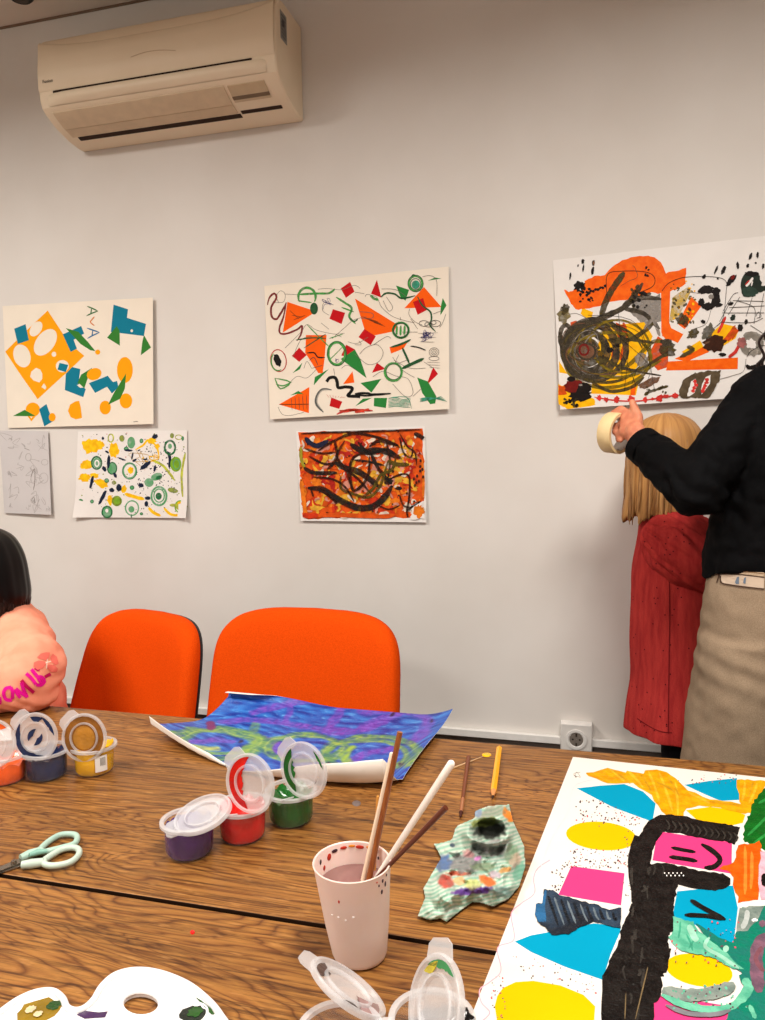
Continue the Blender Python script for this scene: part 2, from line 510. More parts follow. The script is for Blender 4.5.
# ================================================================ chairs
fab = mat('orange_fabric', (226, 78, 8), 0.85, (210, 66, 4), vscale=420, bump=0.25, bscale=700, spec=0.05)
shell = mat('chair_shell_black', (24, 20, 20), 0.5)
chrome = mat('chair_frame_black', (36, 34, 34), 0.35, metal=0.5)
def make_chair(label, loc, rz, W=0.45, zt=0.92, zb=0.50, taper=0.045):
    """faces local -y; the backrest stands at local y = 0"""
    t = thing('office_chair', label, 'chair', loc, rz, 'orange chairs along the far side of the table')
    def surf(s, q, off):
        # s -1..1 across, q 0..1 up; superellipse outline
        hw = W / 2
        z = zb + (zt - zb) * q
        y = 0.025 + 0.09 * (q - 0.35) - 0.045 * s * s + off
        return V((s * hw, y, z))
    def outline(n=72):
        pts = []
        for k in range(n):
            a = 2 * PI * k / n
            c, s_ = math.cos(a), math.sin(a)
            ex = 0.42 if s_ > 0 else 0.36
            x = math.copysign(abs(c) ** ex, c); q = math.copysign(abs(s_) ** (0.40), s_)
            # top slightly bowed, sides tapering a little upwards
            x *= 1.0 - taper * ((q + 1) / 2) ** 1.5
            pts.append((x, 0.5 + 0.5 * q * (1 if q < 0 else (1.0 - 0.035 * x * x))))
        return pts
    ol = outline()
    def pad(front, back, scale_f, name, m, sub=0):
        mb = MB()
        R = []
        for (sc, off) in front:
            R.append([surf((x) * sc, 0.5 + (q - 0.5) * sc, off) for x, q in ol])
        mb.rings(R, 0, True, True)
        return mb.build(name, m, t, angle=70)
    pad([(0.30, -0.040), (0.62, -0.038), (0.86, -0.034), (0.955, -0.026), (0.99, -0.014), (1.0, 0.0), (0.995, 0.012), (0.97, 0.02)], None, 1, 'backrest', fab)
    pad([(0.985, 0.0125), (0.985, 0.018), (0.97, 0.026), (0.9, 0.032), (0.5, 0.036)], None, 1, 'backrest_shell', shell)
    # seat
    mb = MB(); R = []
    sol = []
    for k in range(64):
        a = 2 * PI * k / 64; c, s_ = math.cos(a), math.sin(a)
        sol.append((math.copysign(abs(c) ** 0.45, c) * W / 2 * 1.02, math.copysign(abs(s_) ** 0.45, s_) * 0.225 - 0.235))
    for sc, z in ((0.9, 0.415), (0.985, 0.42), (1.0, 0.44), (0.985, 0.462), (0.93, 0.474), (0.6, 0.478), (0.25, 0.476)):
        R.append([V((x * sc, -0.235 + (y + 0.235) * sc, z)) for x, y in sol])
    mb.rings(R); mb.build('seat', fab, t, angle=70)
    mb = MB(); mb.box(-W * 0.42, W * 0.42, -0.42, -0.05, 0.400, 0.416); mb.build('seat_shell', shell, t, bevel=0.006)
    for s in (-1, 1):
        mb = MB(); mb.tube(catmull([(s * 0.09, -0.12, 0.405), (s * 0.09, 0.03, 0.41), (s * 0.09, 0.065, 0.46), (s * 0.085, 0.055, 0.58)], 5), 0.011, 10)
        mb.build('back_bracket', chrome, t)
        mb = MB(); mb.tube([(s * 0.20, -0.40, 0.40), (s * 0.225, -0.43, 0.0)], 0.0125, 12); mb.build('leg', chrome, t)
        mb = MB(); mb.tube([(s * 0.20, -0.05, 0.40), (s * 0.225, 0.0, 0.0)], 0.0125, 12); mb.build('leg', chrome, t)
    mb = MB(); mb.box(-0.21, 0.21, -0.41, -0.38, 0.385, 0.402); mb.build('frame_bar', chrome, t)
    mb = MB(); mb.box(-0.21, 0.21, -0.07, -0.04, 0.385, 0.402); mb.build('frame_bar', chrome, t)
    return t
make_chair('orange upholstered chair directly behind the blue painting', (-0.665, -0.545, 0), math.radians(-3), W=0.49, zt=0.897)

make_chair('orange upholstered chair beside the girl in pink, turned slightly to the left', (-1.145, -0.50, 0), math.radians(-20), W=0.475, zt=0.862, taper=0.16)
# ================================================================ pictures on paper
def paint(name, rgb, alpha=1.0, rough=0.45, rgb2=None, bump=0.15, vs=60, st=(1, 1, 1)):
    return mat('paint_' + name, rgb, rough, rgb2 or tuple(v * 0.86 for v in rgb), vscale=vs, bump=bump, bscale=180, alpha=alpha, vstretch=st, contrast=(0.38, 0.62), spec=0.06)
def paper_col(name, rgb, rough=0.7):
    return mat('paper_' + name, rgb, rough, tuple(v * 0.985 for v in rgb), vscale=12, bump=0.02, bscale=400, spec=0.04)
def pen(name, rgb, rough=0.6):
    return mat('pen_' + name, rgb, rough, spec=0.1)
class Art:
    """flat sheet on a real plane; marks are thin layers of paint on it"""
    LAY = 1.0e-5
    def __init__(self, name, label, cat, O, N, ex_hint, corners, paper, group=None, parent=None, thick=0.0004, curl=None, nsub=1):
        self.N = V(N).normalized(); self.O = V(O)
        ex = V(ex_hint); ex = (ex - self.N * ex.dot(self.N)).normalized()
        ey = self.N.cross(ex)
        self.M = Matrix((ex, ey, self.N)).transposed().to_4x4(); self.M.translation = self.O
        self.Mi = self.M.inverted()
        self.crop(0, 0, 1)
        self.rnd = random.Random(sum(map(ord, label)))
        C = [self.P(*c) for c in corners]
        self.C = C
        self.curl = curl
        self.lay = 1
        self.fz = None
        mb = MB()
        n = nsub
        def cp(s, t, z):
            p = (C[0] * (1 - s) + C[1] * s) * (1 - t) + (C[3] * (1 - s) + C[2] * s) * t
            return V((p.x, p.y, z + (curl(s, t) if curl else 0)))
        A = [[None] * (n + 1) for _ in range(n + 1)]; B = [[None] * (n + 1) for _ in range(n + 1)]
        for j in range(n + 1):
            for i in range(n + 1):
                A[j][i] = mb.add([cp(i / n, j / n, 0)])[0]; B[j][i] = mb.add([cp(i / n, j / n, -thick)])[0]
        for j in range(n):
            for i in range(n):
                mb.face((A[j][i], A[j][i + 1], A[j + 1][i + 1], A[j + 1][i])); mb.face((B[j][i], B[j + 1][i], B[j + 1][i + 1], B[j][i + 1]))
        for k in range(n):
            mb.face((A[0][k], B[0][k], B[0][k + 1], A[0][k + 1])); mb.face((A[n][k], A[n][k + 1], B[n][k + 1], B[n][k]))
            mb.face((A[k][0], A[k + 1][0], B[k + 1][0], B[k][0])); mb.face((A[k][n], B[k][n], B[k + 1][n], A[k + 1][n]))
        self.root = mb.build(name, paper, None, smooth=bool(curl), angle=50)
        self.root.matrix_world = self.M
        tag(self.root, label, cat, group)
        self.mats = []; self.mb = MB()
    def crop(self, ox, oy, s):
        self.ox, self.oy, self.s = ox, oy, s
        return self
    def P(self, cx, cy):
        p = self.Mi @ hit(self.ox + cx / self.s, self.oy + cy / self.s, self.O, self.N)
        return V((p.x, p.y, 0))
    def mi(self, m):
        if m not in self.mats: self.mats.append(m)
        return self.mats.index(m)
    def z(self):
        self.lay += 1
        return self.lay * self.LAY
    def unit(self, cx, cy):
        return ((self.P(cx + 1, cy) - self.P(cx, cy)).length + (self.P(cx, cy + 1) - self.P(cx, cy)).length) / 2
    def put(self, pts, m, mb=None, mi=None, z=None):
        if z is None and self.fz: z = self.fz
        z = self.z() if z is None else z
        (mb or self.mb).poly([(p.x, p.y, z) for p in pts], self.mi(m) if mi is None else mi)
    # --- marks
    def poly(self, pts, m):
        self.put([self.P(*p) for p in pts], m)
    def rough(self, pts, m, amp=4, n=5, smooth=False):
        """polygon with a brushed, uneven edge"""
        q = catmull([V((x, y, 0)) for x, y in pts + [pts[0]]], n) if smooth else []
        if not smooth:
            for (a, b) in zip(pts, pts[1:] + pts[:1]):
                for k in range(n): q.append(V((a[0] + (b[0] - a[0]) * k / n, a[1] + (b[1] - a[1]) * k / n, 0)))
        else: q = q[:-1]
        self.put([self.P(p.x + self.rnd.uniform(-amp, amp), p.y + self.rnd.uniform(-amp, amp)) for p in q], m)
    def blob(self, cx, cy, rx, ry, m, rot=0, jit=0.0, n=None):
        n = n or (22 if max(rx, ry) > 12 else 10)
        pts = []
        ca, sa = math.cos(math.radians(rot)), math.sin(math.radians(rot))
        for k in range(n):
            a = 2 * PI * k / n; j = 1 + self.rnd.uniform(-jit, jit)
            x, y = rx * math.cos(a) * j, ry * math.sin(a) * j
            pts.append(self.P(cx + x * ca - y * sa, cy + x * sa + y * ca))
        self.put(pts, m)
    def rib(self, pts, w, m, jit=0.12, taper=True, n=6, closed=False):
        """brush or pen stroke of width w through pts"""
        q = catmull([V((x, y, 0)) for x, y in pts], n)
        L = len(q); z = self.z(); mi = self.mi(m)
        a = []; b = []
        for i, p in enumerate(q):
            t = q[min(i + 1, L - 1)] - q[max(i - 1, 0)]
            if closed and i in (0, L - 1): t = q[1] - q[L - 2]
            if t.length < 1e-6: t = V((1, 0, 0))
            t.normalize(); nn = V((-t.y, t.x, 0))
            e = 1.0
            if taper and not closed: e = min(1.0, 0.35 + 2.2 * min(i, L - 1 - i) / max(1, L - 1) * 2)
            ww = w / 2 * e
            a.append(self.P(*(p + nn * ww * (1 + self.rnd.uniform(-jit, jit)))[:2])); b.append(self.P(*(p - nn * ww * (1 + self.rnd.uniform(-jit, jit)))[:2]))
        ia = self.mb.add([(p.x, p.y, z) for p in a]); ib = self.mb.add([(p.x, p.y, z) for p in b])
        for i in range(L - 1): self.mb.face((ia[i], ia[i + 1], ib[i + 1], ib[i]), mi)
    def ring(self, cx, cy, rx, ry, w, m, rot=0, jit=0.12, a0=0, a1=360):
        n = 14; ca, sa = math.cos(math.radians(rot)), math.sin(math.radians(rot)); pts = []
        for k in range(n + 1):
            a = math.radians(a0 + (a1 - a0) * k / n)
            x, y = rx * math.cos(a), ry * math.sin(a)
            pts.append((cx + x * ca - y * sa, cy + x * sa + y * ca))
        self.rib(pts, w, m, jit, taper=(a1 - a0) < 360, n=3, closed=(a1 - a0) >= 360)
    def specks(self, n, x0, x1, y0, y1, r, mats, skip=None):
        self.fz = self.z()
        for k in range(n):
            x, y = self.rnd.uniform(x0, x1), self.rnd.uniform(y0, y1)
            if skip and skip(x, y): continue
            rr = r * self.rnd.uniform(0.5, 1.3)
            self.blob(x, y, rr * self.rnd.uniform(0.7, 1.6), rr, mats[k % len(mats)], rot=self.rnd.uniform(0, 180), n=6)
        self.fz = None
    def scrib(self, x0, x1, y0, y1, n, w, m):
        pts = [(self.rnd.uniform(x0, x1), self.rnd.uniform(y0, y1)) for _ in range(n)]
        self.rib(pts, w, m, 0.2, False, n=5)
    # --- glued paper pieces: parts of their own
    def cut(self, pts, m, name='paper_cutout', holes=()):
        q = [self.P(*p) for p in pts]
        z = self.z()
        mb = MB(); self._slab(mb, q, z)
        o = mb.build(name, m, self.root, smooth=False)
        return o
    def _slab(self, mb, q, z):
        a = mb.add([(p.x, p.y, z) for p in q]); b = mb.add([(p.x, p.y, 1e-5) for p in q])
        mb.face(a); n = len(q)
        for k in range(n): mb.face((a[k], b[k], b[(k + 1) % n], a[(k + 1) % n]))
    def cute(self, cx, cy, rx, ry, m, rot=0, name='paper_cutout', n=28):
        ca, sa = math.cos(math.radians(rot)), math.sin(math.radians(rot))
        pts = []
        for k in range(n):
            a = 2 * PI * k / n; x, y = rx * math.cos(a), ry * math.sin(a)
            pts.append((cx + x * ca - y * sa, cy + x * sa + y * ca))
        return self.cut(pts, m, name)
    def flush(self, name, mb=None):
        if not self.mb.f: return
        o = self.mb.build(name, self.mats, self.root, smooth=False, recalc=False)
        # every mark faces out of the sheet
        me = o.data
        bm = bmesh.new(); bm.from_mesh(me)
        bad = [f for f in bm.faces if f.normal.z < 0]
        bmesh.ops.reverse_faces(bm, faces=bad)
        bm.to_mesh(me); bm.free()
        self.mb = MB(); self.mats = []
        return o
def wall_plane(px_top, px_bot, dtop=0.0008, dbot=0.012, dside=0.0):
    """plane of a sheet taped at its top edge whose bottom stands a little off the wall"""
    a = atY(*px_top, -dtop); b = atY(*px_bot, -dbot)
    ez = (a - b).normalized(); ex = V((1, -dside, 0)).normalized()
    return a, ex.cross(ez).normalized() * (1 if ex.cross(ez).y < 0 else -1), ex

cream = paper_col('cream', (240, 230, 214))
white = paper_col('white', (236, 232, 228))
OR = paper_col('orange', (250, 166, 22)); TEAL = paper_col('teal', (26, 124, 150)); GRN = paper_col('green', (58, 128, 54))
SHEETS = 'pictures by children taped to the wall'

# ---- collage with yellow-orange house and animals
O_, N_, X_ = wall_plane((3, 306), (8, 427), dbot=0.006, dside=0.02)
A = Art('collage_picture', 'cream collage with an orange diamond full of holes and teal paper animals', 'picture', O_, N_, X_,
        [(2.5, 306), (152.8, 297.5), (153.4, 424), (8, 428)], cream, SHEETS)
A.crop(0, 290, 4.78)
A.cut([(228, 98), (298, 205), (345, 265), (403, 315), (330, 385), (260, 448), (180, 522), (100, 408), (25, 295), (120, 200)], OR)
for a in ((172, 186, 25, 40, 35), (217, 250, 44, 72, 36), (105, 315, 40, 56, -18), (258, 307, 11, 12, 0), (298, 364, 31, 29, 0)): A.cute(a[0], a[1], a[2], a[3], cream, a[4], 'paper_hole')
A.cut([(172, 372), (192, 380), (202, 400), (202, 425), (188, 442), (160, 432), (144, 415), (150, 390)], cream, 'paper_hole')
A.cut([(210, 446), (222, 465), (216, 476), (198, 464)], cream, 'paper_hole')
A.cut([(68, 185), (122, 163), (138, 240), (85, 258)], TEAL)
A.cut([(300, 212), (388, 172), (402, 208), (352, 238), (368, 280), (338, 296)], TEAL)
A.cut([(314, 182), (375, 200), (420, 248), (456, 292), (432, 288), (385, 258)], GRN)
A.cute(467, 297, 12, 12, OR)
A.cut([(543, 70), (612, 92), (607, 133), (698, 162), (688, 220), (530, 200)], TEAL)
A.cut([(558, 172), (512, 228), (573, 266), (572, 195)], GRN)
A.cut([(688, 215), (722, 275), (673, 312), (680, 250)], GRN)
A.cute(630, 195, 6, 7, cream, name='paper_eye')
A.cute(597, 382, 38, 62, OR)
A.cut([(425, 445), (515, 410), (540, 440), (560, 435), (566, 465), (535, 495), (512, 462), (455, 492)], TEAL)
A.cute(503, 562, 27, 33, OR); A.cute(602, 530, 30, 36, OR)
A.cut([(603, 398), (597, 470), (575, 520), (517, 548), (540, 500)], GRN)
A.cut([(315, 400), (345, 368), (384, 378), (376, 440), (410, 475), (398, 512), (310, 478)], TEAL)
A.cut([(440, 372), (420, 420), (403, 470), (370, 445), (388, 405)], GRN)
A.cut([(368, 455), (380, 448), (400, 466), (384, 468)], cream)
A.cute(450, 402, 36, 28, OR, -22)
A.cut([(285, 348), (326, 358), (315, 393), (275, 380)], TEAL)
A.cut([(362, 532), (378, 530), (386, 560), (392, 612), (362, 618), (338, 608), (325, 578), (335, 548)], OR)
A.cute(157, 572, 34, 34, OR)
A.cut([(128, 598), (150, 628), (174, 600), (168, 592), (150, 614), (136, 592)], OR)
A.cut([(62, 602), (118, 573), (170, 602), (130, 603)], GRN)
A.cut([(187, 570), (222, 545), (252, 628), (212, 652)], TEAL)
A.cute(250, 608, 16, 20, OR)
gp, op, bp = pen('green', (50, 110, 60)), pen('orange', (214, 120, 40)), pen('blue', (40, 110, 160))
A.rib([(416, 78), (442, 88), (468, 101)], 6, gp, n=2); A.rib([(468, 101), (440, 111), (413, 124)], 6, gp, n=2); A.rib([(438, 88), (434, 115)], 5, gp); A.flush('letter')
A.rib([(452, 127), (434, 148), (431, 152)], 5, op); A.rib([(431, 152), (440, 162), (452, 170)], 5, op); A.flush('letter')
A.rib([(415, 182), (445, 192), (476, 203)], 6, bp, n=2); A.rib([(476, 203), (446, 216), (418, 232)], 6, bp, n=2); A.rib([(444, 193), (440, 220)], 5, bp); A.flush('letter')
A.scrib(632, 660, 626, 634, 6, 1.2, pen('pencil', (120, 112, 104)))
A.flush('pencil_mark')

# ---- small sheet of green rings and yellow splashes
def c1(s, t): return 0.010 * max(0, t - 0.8) / 0.2 * (max(0, 0.18 - s) / 0.18 + max(0, s - 0.92) / 0.08)
O_, N_, X_ = wall_plane((76, 431), (75, 518), dbot=0.006, dside=0.008)
A = Art('painted_picture', 'small white sheet of green rings and yellow splashes, below the orange diamond collage', 'picture', O_, N_, X_,
        [(78, 431.5), (187, 430.3), (187.3, 518), (74.3, 517.3)], white, SHEETS, curl=c1, nsub=12)
A.crop(70, 425, 6.12)
YE = paint('yellow', (250, 206, 30), 1, rgb2=(238, 178, 24)); YG = paint('yellowgreen', (196, 204, 70), 0.85); LIME = paint('lime', (130, 180, 50))
G1 = paint('green_mid', (88, 160, 104), 0.85, rgb2=(120, 184, 140)); G2 = paint('green_dark', (40, 116, 70), 0.9); NV = paint('navy', (34, 44, 66)); OLV = paint('olive_wash', (150, 164, 70), 0.8)
KB = pen('speck_black', (36, 36, 40)); KG = pen('speck_gray', (120, 118, 112)); PI_ = pen('speck_pink', (206, 150, 140))
A.specks(260, 60, 700, 50, 545, 3.2, [KB, KB, KG, OLV, PI_])
A.specks(110, 400, 640, 140, 420, 3.6, [KB, KB, NV])
for a in ((125, 128, 50, 46), (180, 120, 30, 26), (268, 155, 30, 44), (100, 245, 36, 30), (92, 320, 40, 24), (190, 358, 46, 24, 28), (150, 310, 26, 16), (330, 392, 17, 24), (245, 462, 18, 30), (500, 96, 30, 18), (535, 130, 14, 16)):
    A.blob(a[0], a[1], a[2], a[3], YE, a[4] if len(a) > 4 else 0, 0.22)
A.rib([(335, 420), (390, 438), (455, 455)], 22, YE); A.rib([(480, 505), (510, 535), (555, 556)], 18, YE); A.rib([(575, 508), (620, 548), (690, 552)], 16, YE)
A.rib([(400, 152), (450, 122), (480, 92), (528, 130), (545, 190)], 12, YE); A.rib([(495, 212), (570, 250), (642, 340)], 15, YG); A.rib([(706, 168), (684, 300), (690, 445)], 14, YG)
A.ring(250, 80, 16, 24, 8, YG); A.ring(665, 75, 20, 14, 5, YG); A.scrib(430, 560, 180, 230, 8, 6, YE)
A.scrib(330, 480, 150, 300, 9, 3, pen('speck_ochre', (190, 150, 70)))
A.blob(163, 232, 24, 32, G1); A.ring(163, 232, 30, 38, 10, G2); A.ring(165, 235, 12, 18, 8, white)
A.blob(258, 265, 30, 38, G1); A.ring(258, 265, 28, 36, 7, G2); A.ring(365, 280, 40, 46, 12, G1); A.ring(365, 282, 44, 50, 4, G2); A.blob(372, 278, 18, 22, YE, jit=0.2)
A.rib([(598, 160), (612, 205), (608, 262)], 18, NV); A.ring(612, 138, 32, 42, 12, G2); A.ring(612, 134, 20, 28, 7, white); A.blob(612, 130, 12, 16, G1)
A.blob(648, 240, 34, 46, LIME); A.ring(652, 240, 20, 30, 6, G1); A.blob(375, 108, 24, 36, G1); A.blob(484, 352, 28, 27, G1); A.blob(530, 316, 36, 22, G1, -20); A.blob(545, 322, 20, 12, G2, -20)
A.blob(545, 435, 30, 36, white); A.ring(545, 435, 46, 56, 12, G1); A.ring(546, 432, 32, 40, 8, G1); A.blob(543, 436, 19, 22, G2)
A.ring(380, 508, 40, 44, 8, G1); A.ring(378, 512, 24, 26, 5, white); A.blob(376, 516, 18, 20, G1); A.rib([(376, 545), (376, 568)], 7, G2)
A.blob(227, 532, 32, 38, G1, jit=0.08); A.ring(227, 532, 30, 34, 9, G2); A.blob(226, 524, 10, 12, white); A.ring(72, 530, 22, 23, 8, G1); A.ring(75, 532, 10, 11, 7, G2)
A.blob(287, 465, 31, 32, LIME); A.ring(287, 465, 24, 25, 8, OLV); A.blob(630, 400, 32, 15, OLV, 12); A.blob(678, 492, 32, 30, YG, jit=0.1); A.blob(684, 482, 26, 20, YE); A.ring(676, 500, 32, 36, 8, LIME); A.rib([(610, 490), (670, 492), (720, 500)], 18, YG)
for a in ((66, 468, 15, 16), (135, 468, 12, 12), (225, 340, 15, 14), (380, 383, 14, 14), (438, 97, 12, 14), (345, 145, 15, 13), (690, 82, 7, 14), (438, 543, 10, 9)): A.blob(*a, G1); A.ring(a[0], a[1], a[2] * 0.8, a[3] * 0.8, 4, G2)
for a in ((625, 65, 13, 16), (318, 82, 16, 20), (270, 353, 14, 12)): A.blob(*a, OLV)
for a in ((520, 70, 19, 13, -20), (237, 225, 10, 40, 3), (210, 268, 12, 17, -30), (276, 306, 9, 18, -25), (358, 155, 26, 7, 5), (133, 350, 9, 42, 12), (200, 442, 11, 48, 26), (300, 384, 17, 22, 0), (256, 398, 16, 13, 10), (435, 368, 17, 13, 0), (468, 482, 11, 18, 0), (476, 448, 18, 11, 0), (462, 248, 40, 13, -38), (202, 82, 8, 10, 0), (228, 165, 14, 6, 30), (318, 208, 26, 5, 20), (396, 216, 14, 7, -30), (462, 210, 14, 5, 0), (382, 190, 5, 22, 10), (520, 265, 8, 20, 10)):
    A.blob(a[0], a[1], a[2], a[3], NV, a[4], 0.12)
A.flush('paint_marks')

# ---- pencil sketch
O_, N_, X_ = wall_plane((-1, 431), (4, 513), dbot=0.008, dside=0.035)
A = Art('pencil_picture', 'small grey sheet with a faint pencil sketch, at the left edge of the wall', 'drawing', O_, N_, X_,
        [(-1, 430.5), (48, 431.2), (51.2, 514.8), (4.5, 513)], paper_col('bluish', (206, 202, 202)), SHEETS)
A.crop(0, 425, 10.73)
PC = pen('pencil_faint', (178, 172, 171)); PD = pen('pencil_soft', (146, 138, 134))
for k in range(26):
    x, y = A.rnd.uniform(80, 500), A.rnd.uniform(100, 900)
    A.rib([(x, y), (x + A.rnd.uniform(-60, 60), y + A.rnd.uniform(-60, 60)), (x + A.rnd.uniform(-90, 90), y + A.rnd.uniform(-90, 90)), (x + A.rnd.uniform(-60, 60), y + A.rnd.uniform(0, 120))], 5, PC)
for a in ((110, 145), (415, 175), (250, 215), (360, 815), (125, 870), (305, 880), (520, 900), (100, 510)): A.scrib(a[0] - 26, a[0] + 26, a[1] - 30, a[1] + 30, 8, 4, PC)
A.ring(305, 345, 30, 40, 6, PC); A.ring(480, 400, 35, 30, 5, PC); A.ring(470, 570, 45, 55, 5, PC)
A.rib([(330, 560), (370, 470), (375, 600), (358, 700)], 8, PD); A.rib([(258, 245), (320, 272)], 6, PD); A.rib([(95, 490), (125, 560)], 10, PC)
A.rib([(330, 820), (365, 775), (372, 840), (330, 820)], 6, PD, n=3); A.rib([(375, 850), (450, 910)], 5, PC)
A.flush('pencil_lines')

# ---- collage of triangles and green rings
O_, N_, X_ = wall_plane((264, 286), (270, 419), dbot=0.012, dside=0.010)
A = Art('collage_picture', 'cream collage of orange triangles, red squares and green rings, top centre of the wall', 'picture', O_, N_, X_,
        [(264.3, 286), (448.6, 266.5), (449.4, 409), (270.2, 419.3)], cream, SHEETS)
ORG = paper_col('deep_orange', (250, 98, 22)); RED = paper_col('red', (196, 28, 34)); GR = paper_col('leaf_green', (48, 132, 62))
MG = paint('marker_green', (76, 164, 78), 0.9); MR = paint('marker_maroon', (132, 52, 52), 1); BK = paint('black', (30, 30, 28), 1); DG = paint('dark_green', (44, 92, 56), 1)
GP = pen('grey_line', (112, 106, 98)); GP2 = pen('dark_line', (70, 66, 62)); TL = paint('teal_scribble', (66, 160, 130), 0.9); VI = pen('violet', (86, 80, 130))
LC, RC = (260, 265, 6.38), (355, 260, 6.38)
A.crop(*LC)
A.cut([(175, 235), (345, 292), (330, 315), (145, 432)], ORG)
A.cut([(515, 150), (575, 108), (603, 170), (548, 210)], RED); A.cut([(465, 282), (543, 305), (520, 377), (443, 343)], RED)
A.cut([(293, 447), (425, 447), (412, 600), (400, 690), (372, 690), (288, 560)], ORG)
A.cut([(250, 527), (298, 575), (250, 618), (203, 580)], RED); A.cut([(550, 508), (608, 540), (580, 590), (518, 578)], RED)
A.cut([(605, 540), (640, 600), (680, 722), (515, 600)], GR); A.cut([(270, 623), (255, 665), (208, 690)], GR); A.cut([(440, 663), (375, 730), (343, 768), (350, 715)], GR)
A.cut([(590, 678), (602, 750), (530, 760)], ORG); A.cut([(315, 778), (312, 945), (120, 890)], ORG); A.cut([(193, 832), (245, 803), (278, 825), (240, 822)], GR)
A.cut([(455, 845), (525, 872), (505, 918), (443, 900)], RED)
A.crop(*RC)
A.cut([(0, 246), (270, 412), (250, 455), (120, 482), (60, 440)], ORG); A.cut([(60, 440), (133, 487), (100, 543), (22, 492)], RED)
A.cut([(140, 126), (168, 240), (102, 215)], RED); A.cut([(262, 163), (345, 190), (322, 260), (290, 235)], GR)
A.cut([(440, 172), (552, 300), (315, 308)], ORG); A.cut([(370, 268), (435, 243), (457, 320), (400, 350)], RED)
A.cut([(465, 132), (510, 112), (552, 118)], GR); A.cut([(560, 243), (584, 290), (545, 353), (547, 300)], GR)
A.cut([(220, 555), (335, 525), (310, 565), (230, 597)], ORG); A.cut([(140, 656), (195, 694), (108, 720)], RED); A.cut([(35, 785), (168, 758), (105, 846)], GR)
A.cut([(500, 686), (530, 727), (456, 800), (490, 705)], RED); A.cut([(397, 750), (465, 775), (519, 870), (512, 915), (480, 920), (430, 850)], GR)
A.cut([(122, 880), (205, 880), (197, 944), (120, 932)], GR); A.cut([(3, 932), (50, 885), (108, 880)], GR)
A.crop(*LC)
for p in ([(160, 530), (260, 430), (300, 380), (360, 415), (470, 440), (540, 435)], [(370, 155), (430, 150), (520, 158), (600, 130), (640, 150)], [(155, 185), (240, 190)], [(90, 240), (150, 235), (160, 185), (130, 165), (105, 200), (120, 240)],
          [(210, 590), (260, 480), (330, 455)], [(280, 660), (300, 615), (330, 660)], [(195, 745), (240, 710), (300, 720), (360, 665)], [(470, 255), (410, 240), (400, 290), (440, 320)], [(460, 470), (540, 400), (600, 350), (680, 330)],
          [(115, 905), (140, 950), (190, 960), (280, 940)], [(470, 660), (480, 720)], [(520, 660), (560, 640), (640, 690)], [(560, 490), (620, 500), (690, 460)], [(390, 370), (440, 410)], [(480, 440), (520, 460)]):
    A.rib(p, 2.6, GP, taper=False)
A.scrib(398, 470, 215, 285, 12, 2.4, VI); A.scrib(475, 505, 590, 625, 10, 2, VI)
A.rib([(48, 255), (60, 210), (90, 182), (105, 210), (72, 270), (76, 330), (105, 345), (130, 312), (160, 260), (168, 238)], 13, MR)
A.rib([(168, 240), (150, 330), (125, 400), (130, 435), (172, 437), (240, 410), (268, 388), (262, 440), (235, 485)], 12, MR)
A.blob(345, 278, 25, 38, DG); A.ring(300, 205, 55, 60, 16, MG, a0=150, a1=390); A.rib([(245, 188), (350, 182), (440, 180), (478, 152)], 14, MG); A.rib([(240, 228), (330, 240)], 9, MG)
A.rib([(485, 205), (540, 240), (585, 275), (570, 330), (610, 375)], 14, MG); A.rib([(520, 270), (600, 300)], 9, MG); A.rib([(565, 335), (600, 360), (625, 345)], 8, DG)
A.rib([(230, 478), (330, 465), (420, 468)], 8, DG); A.rib([(300, 380), (380, 462), (440, 520)], 7, MG); A.rib([(280, 530), (420, 440)], 6, DG); A.rib([(440, 470), (530, 440)], 6, MG)
A.rib([(298, 562), (345, 560), (370, 588), (415, 590)], 8, BK); A.rib([(315, 610), (345, 590), (370, 640)], 4, GP2); A.rib([(330, 660), (400, 640)], 3, GP2)
A.ring(118, 610, 50, 70, 6, paint('marker_red', (196, 60, 56)), rot=-8); A.ring(115, 612, 43, 62, 9, MG, a0=60, a1=230); A.blob(112, 608, 21, 42, BK, rot=-20, jit=0.12)
A.ring(490, 565, 55, 72, 17, MG); A.ring(492, 565, 60, 78, 5, DG); A.rib([(440, 610), (530, 520)], 5, MG)
A.rib([(425, 745), (445, 720), (478, 718), (492, 745), (500, 782), (545, 778), (588, 785), (578, 812), (562, 835), (620, 838), (640, 842)], 20, BK, jit=0.06, taper=False)
A.rib([(458, 797), (400, 793), (365, 830), (358, 885), (405, 940)], 13, pen('grey_fill', (96, 96, 92))); A.rib([(445, 797), (400, 800), (372, 832), (366, 880), (400, 928)], 6, pen('grey_fill_light', (180, 176, 166)))
for k in range(5): A.rib([(200 + 24 * k, 850 - 6 * k), (205 + 24 * k, 925)], 2.5, GP2)
A.rib([(125, 890), (312, 888)], 5, pen('rust', (120, 60, 24)), taper=False)
for k in range(3): A.rib([(190 + 12 * k, 290 + 30 * k), (250 + 20 * k, 345 - 12 * k)], 3, pen('rust', (120, 60, 24)))
for k in range(7):
    A.rib([(440 + 14 * k, 845 + 4 * (k % 2)), (425 + 20 * k, 825 + 3 * k)], 2, pen('pink_line', (206, 120, 112)))
A.rib([(490, 952), (560, 925), (640, 925), (720, 930)], 14, paint('marker_red', (196, 60, 56))); A.scrib(500, 700, 920, 960, 9, 6, paint('red_scribble', (228, 74, 54)))
A.rib([(95, 722), (130, 790), (195, 748), (95, 722)], 9, MG, n=3); A.rib([(102, 760), (150, 770), (205, 745)], 8, MG)
A.crop(*RC)
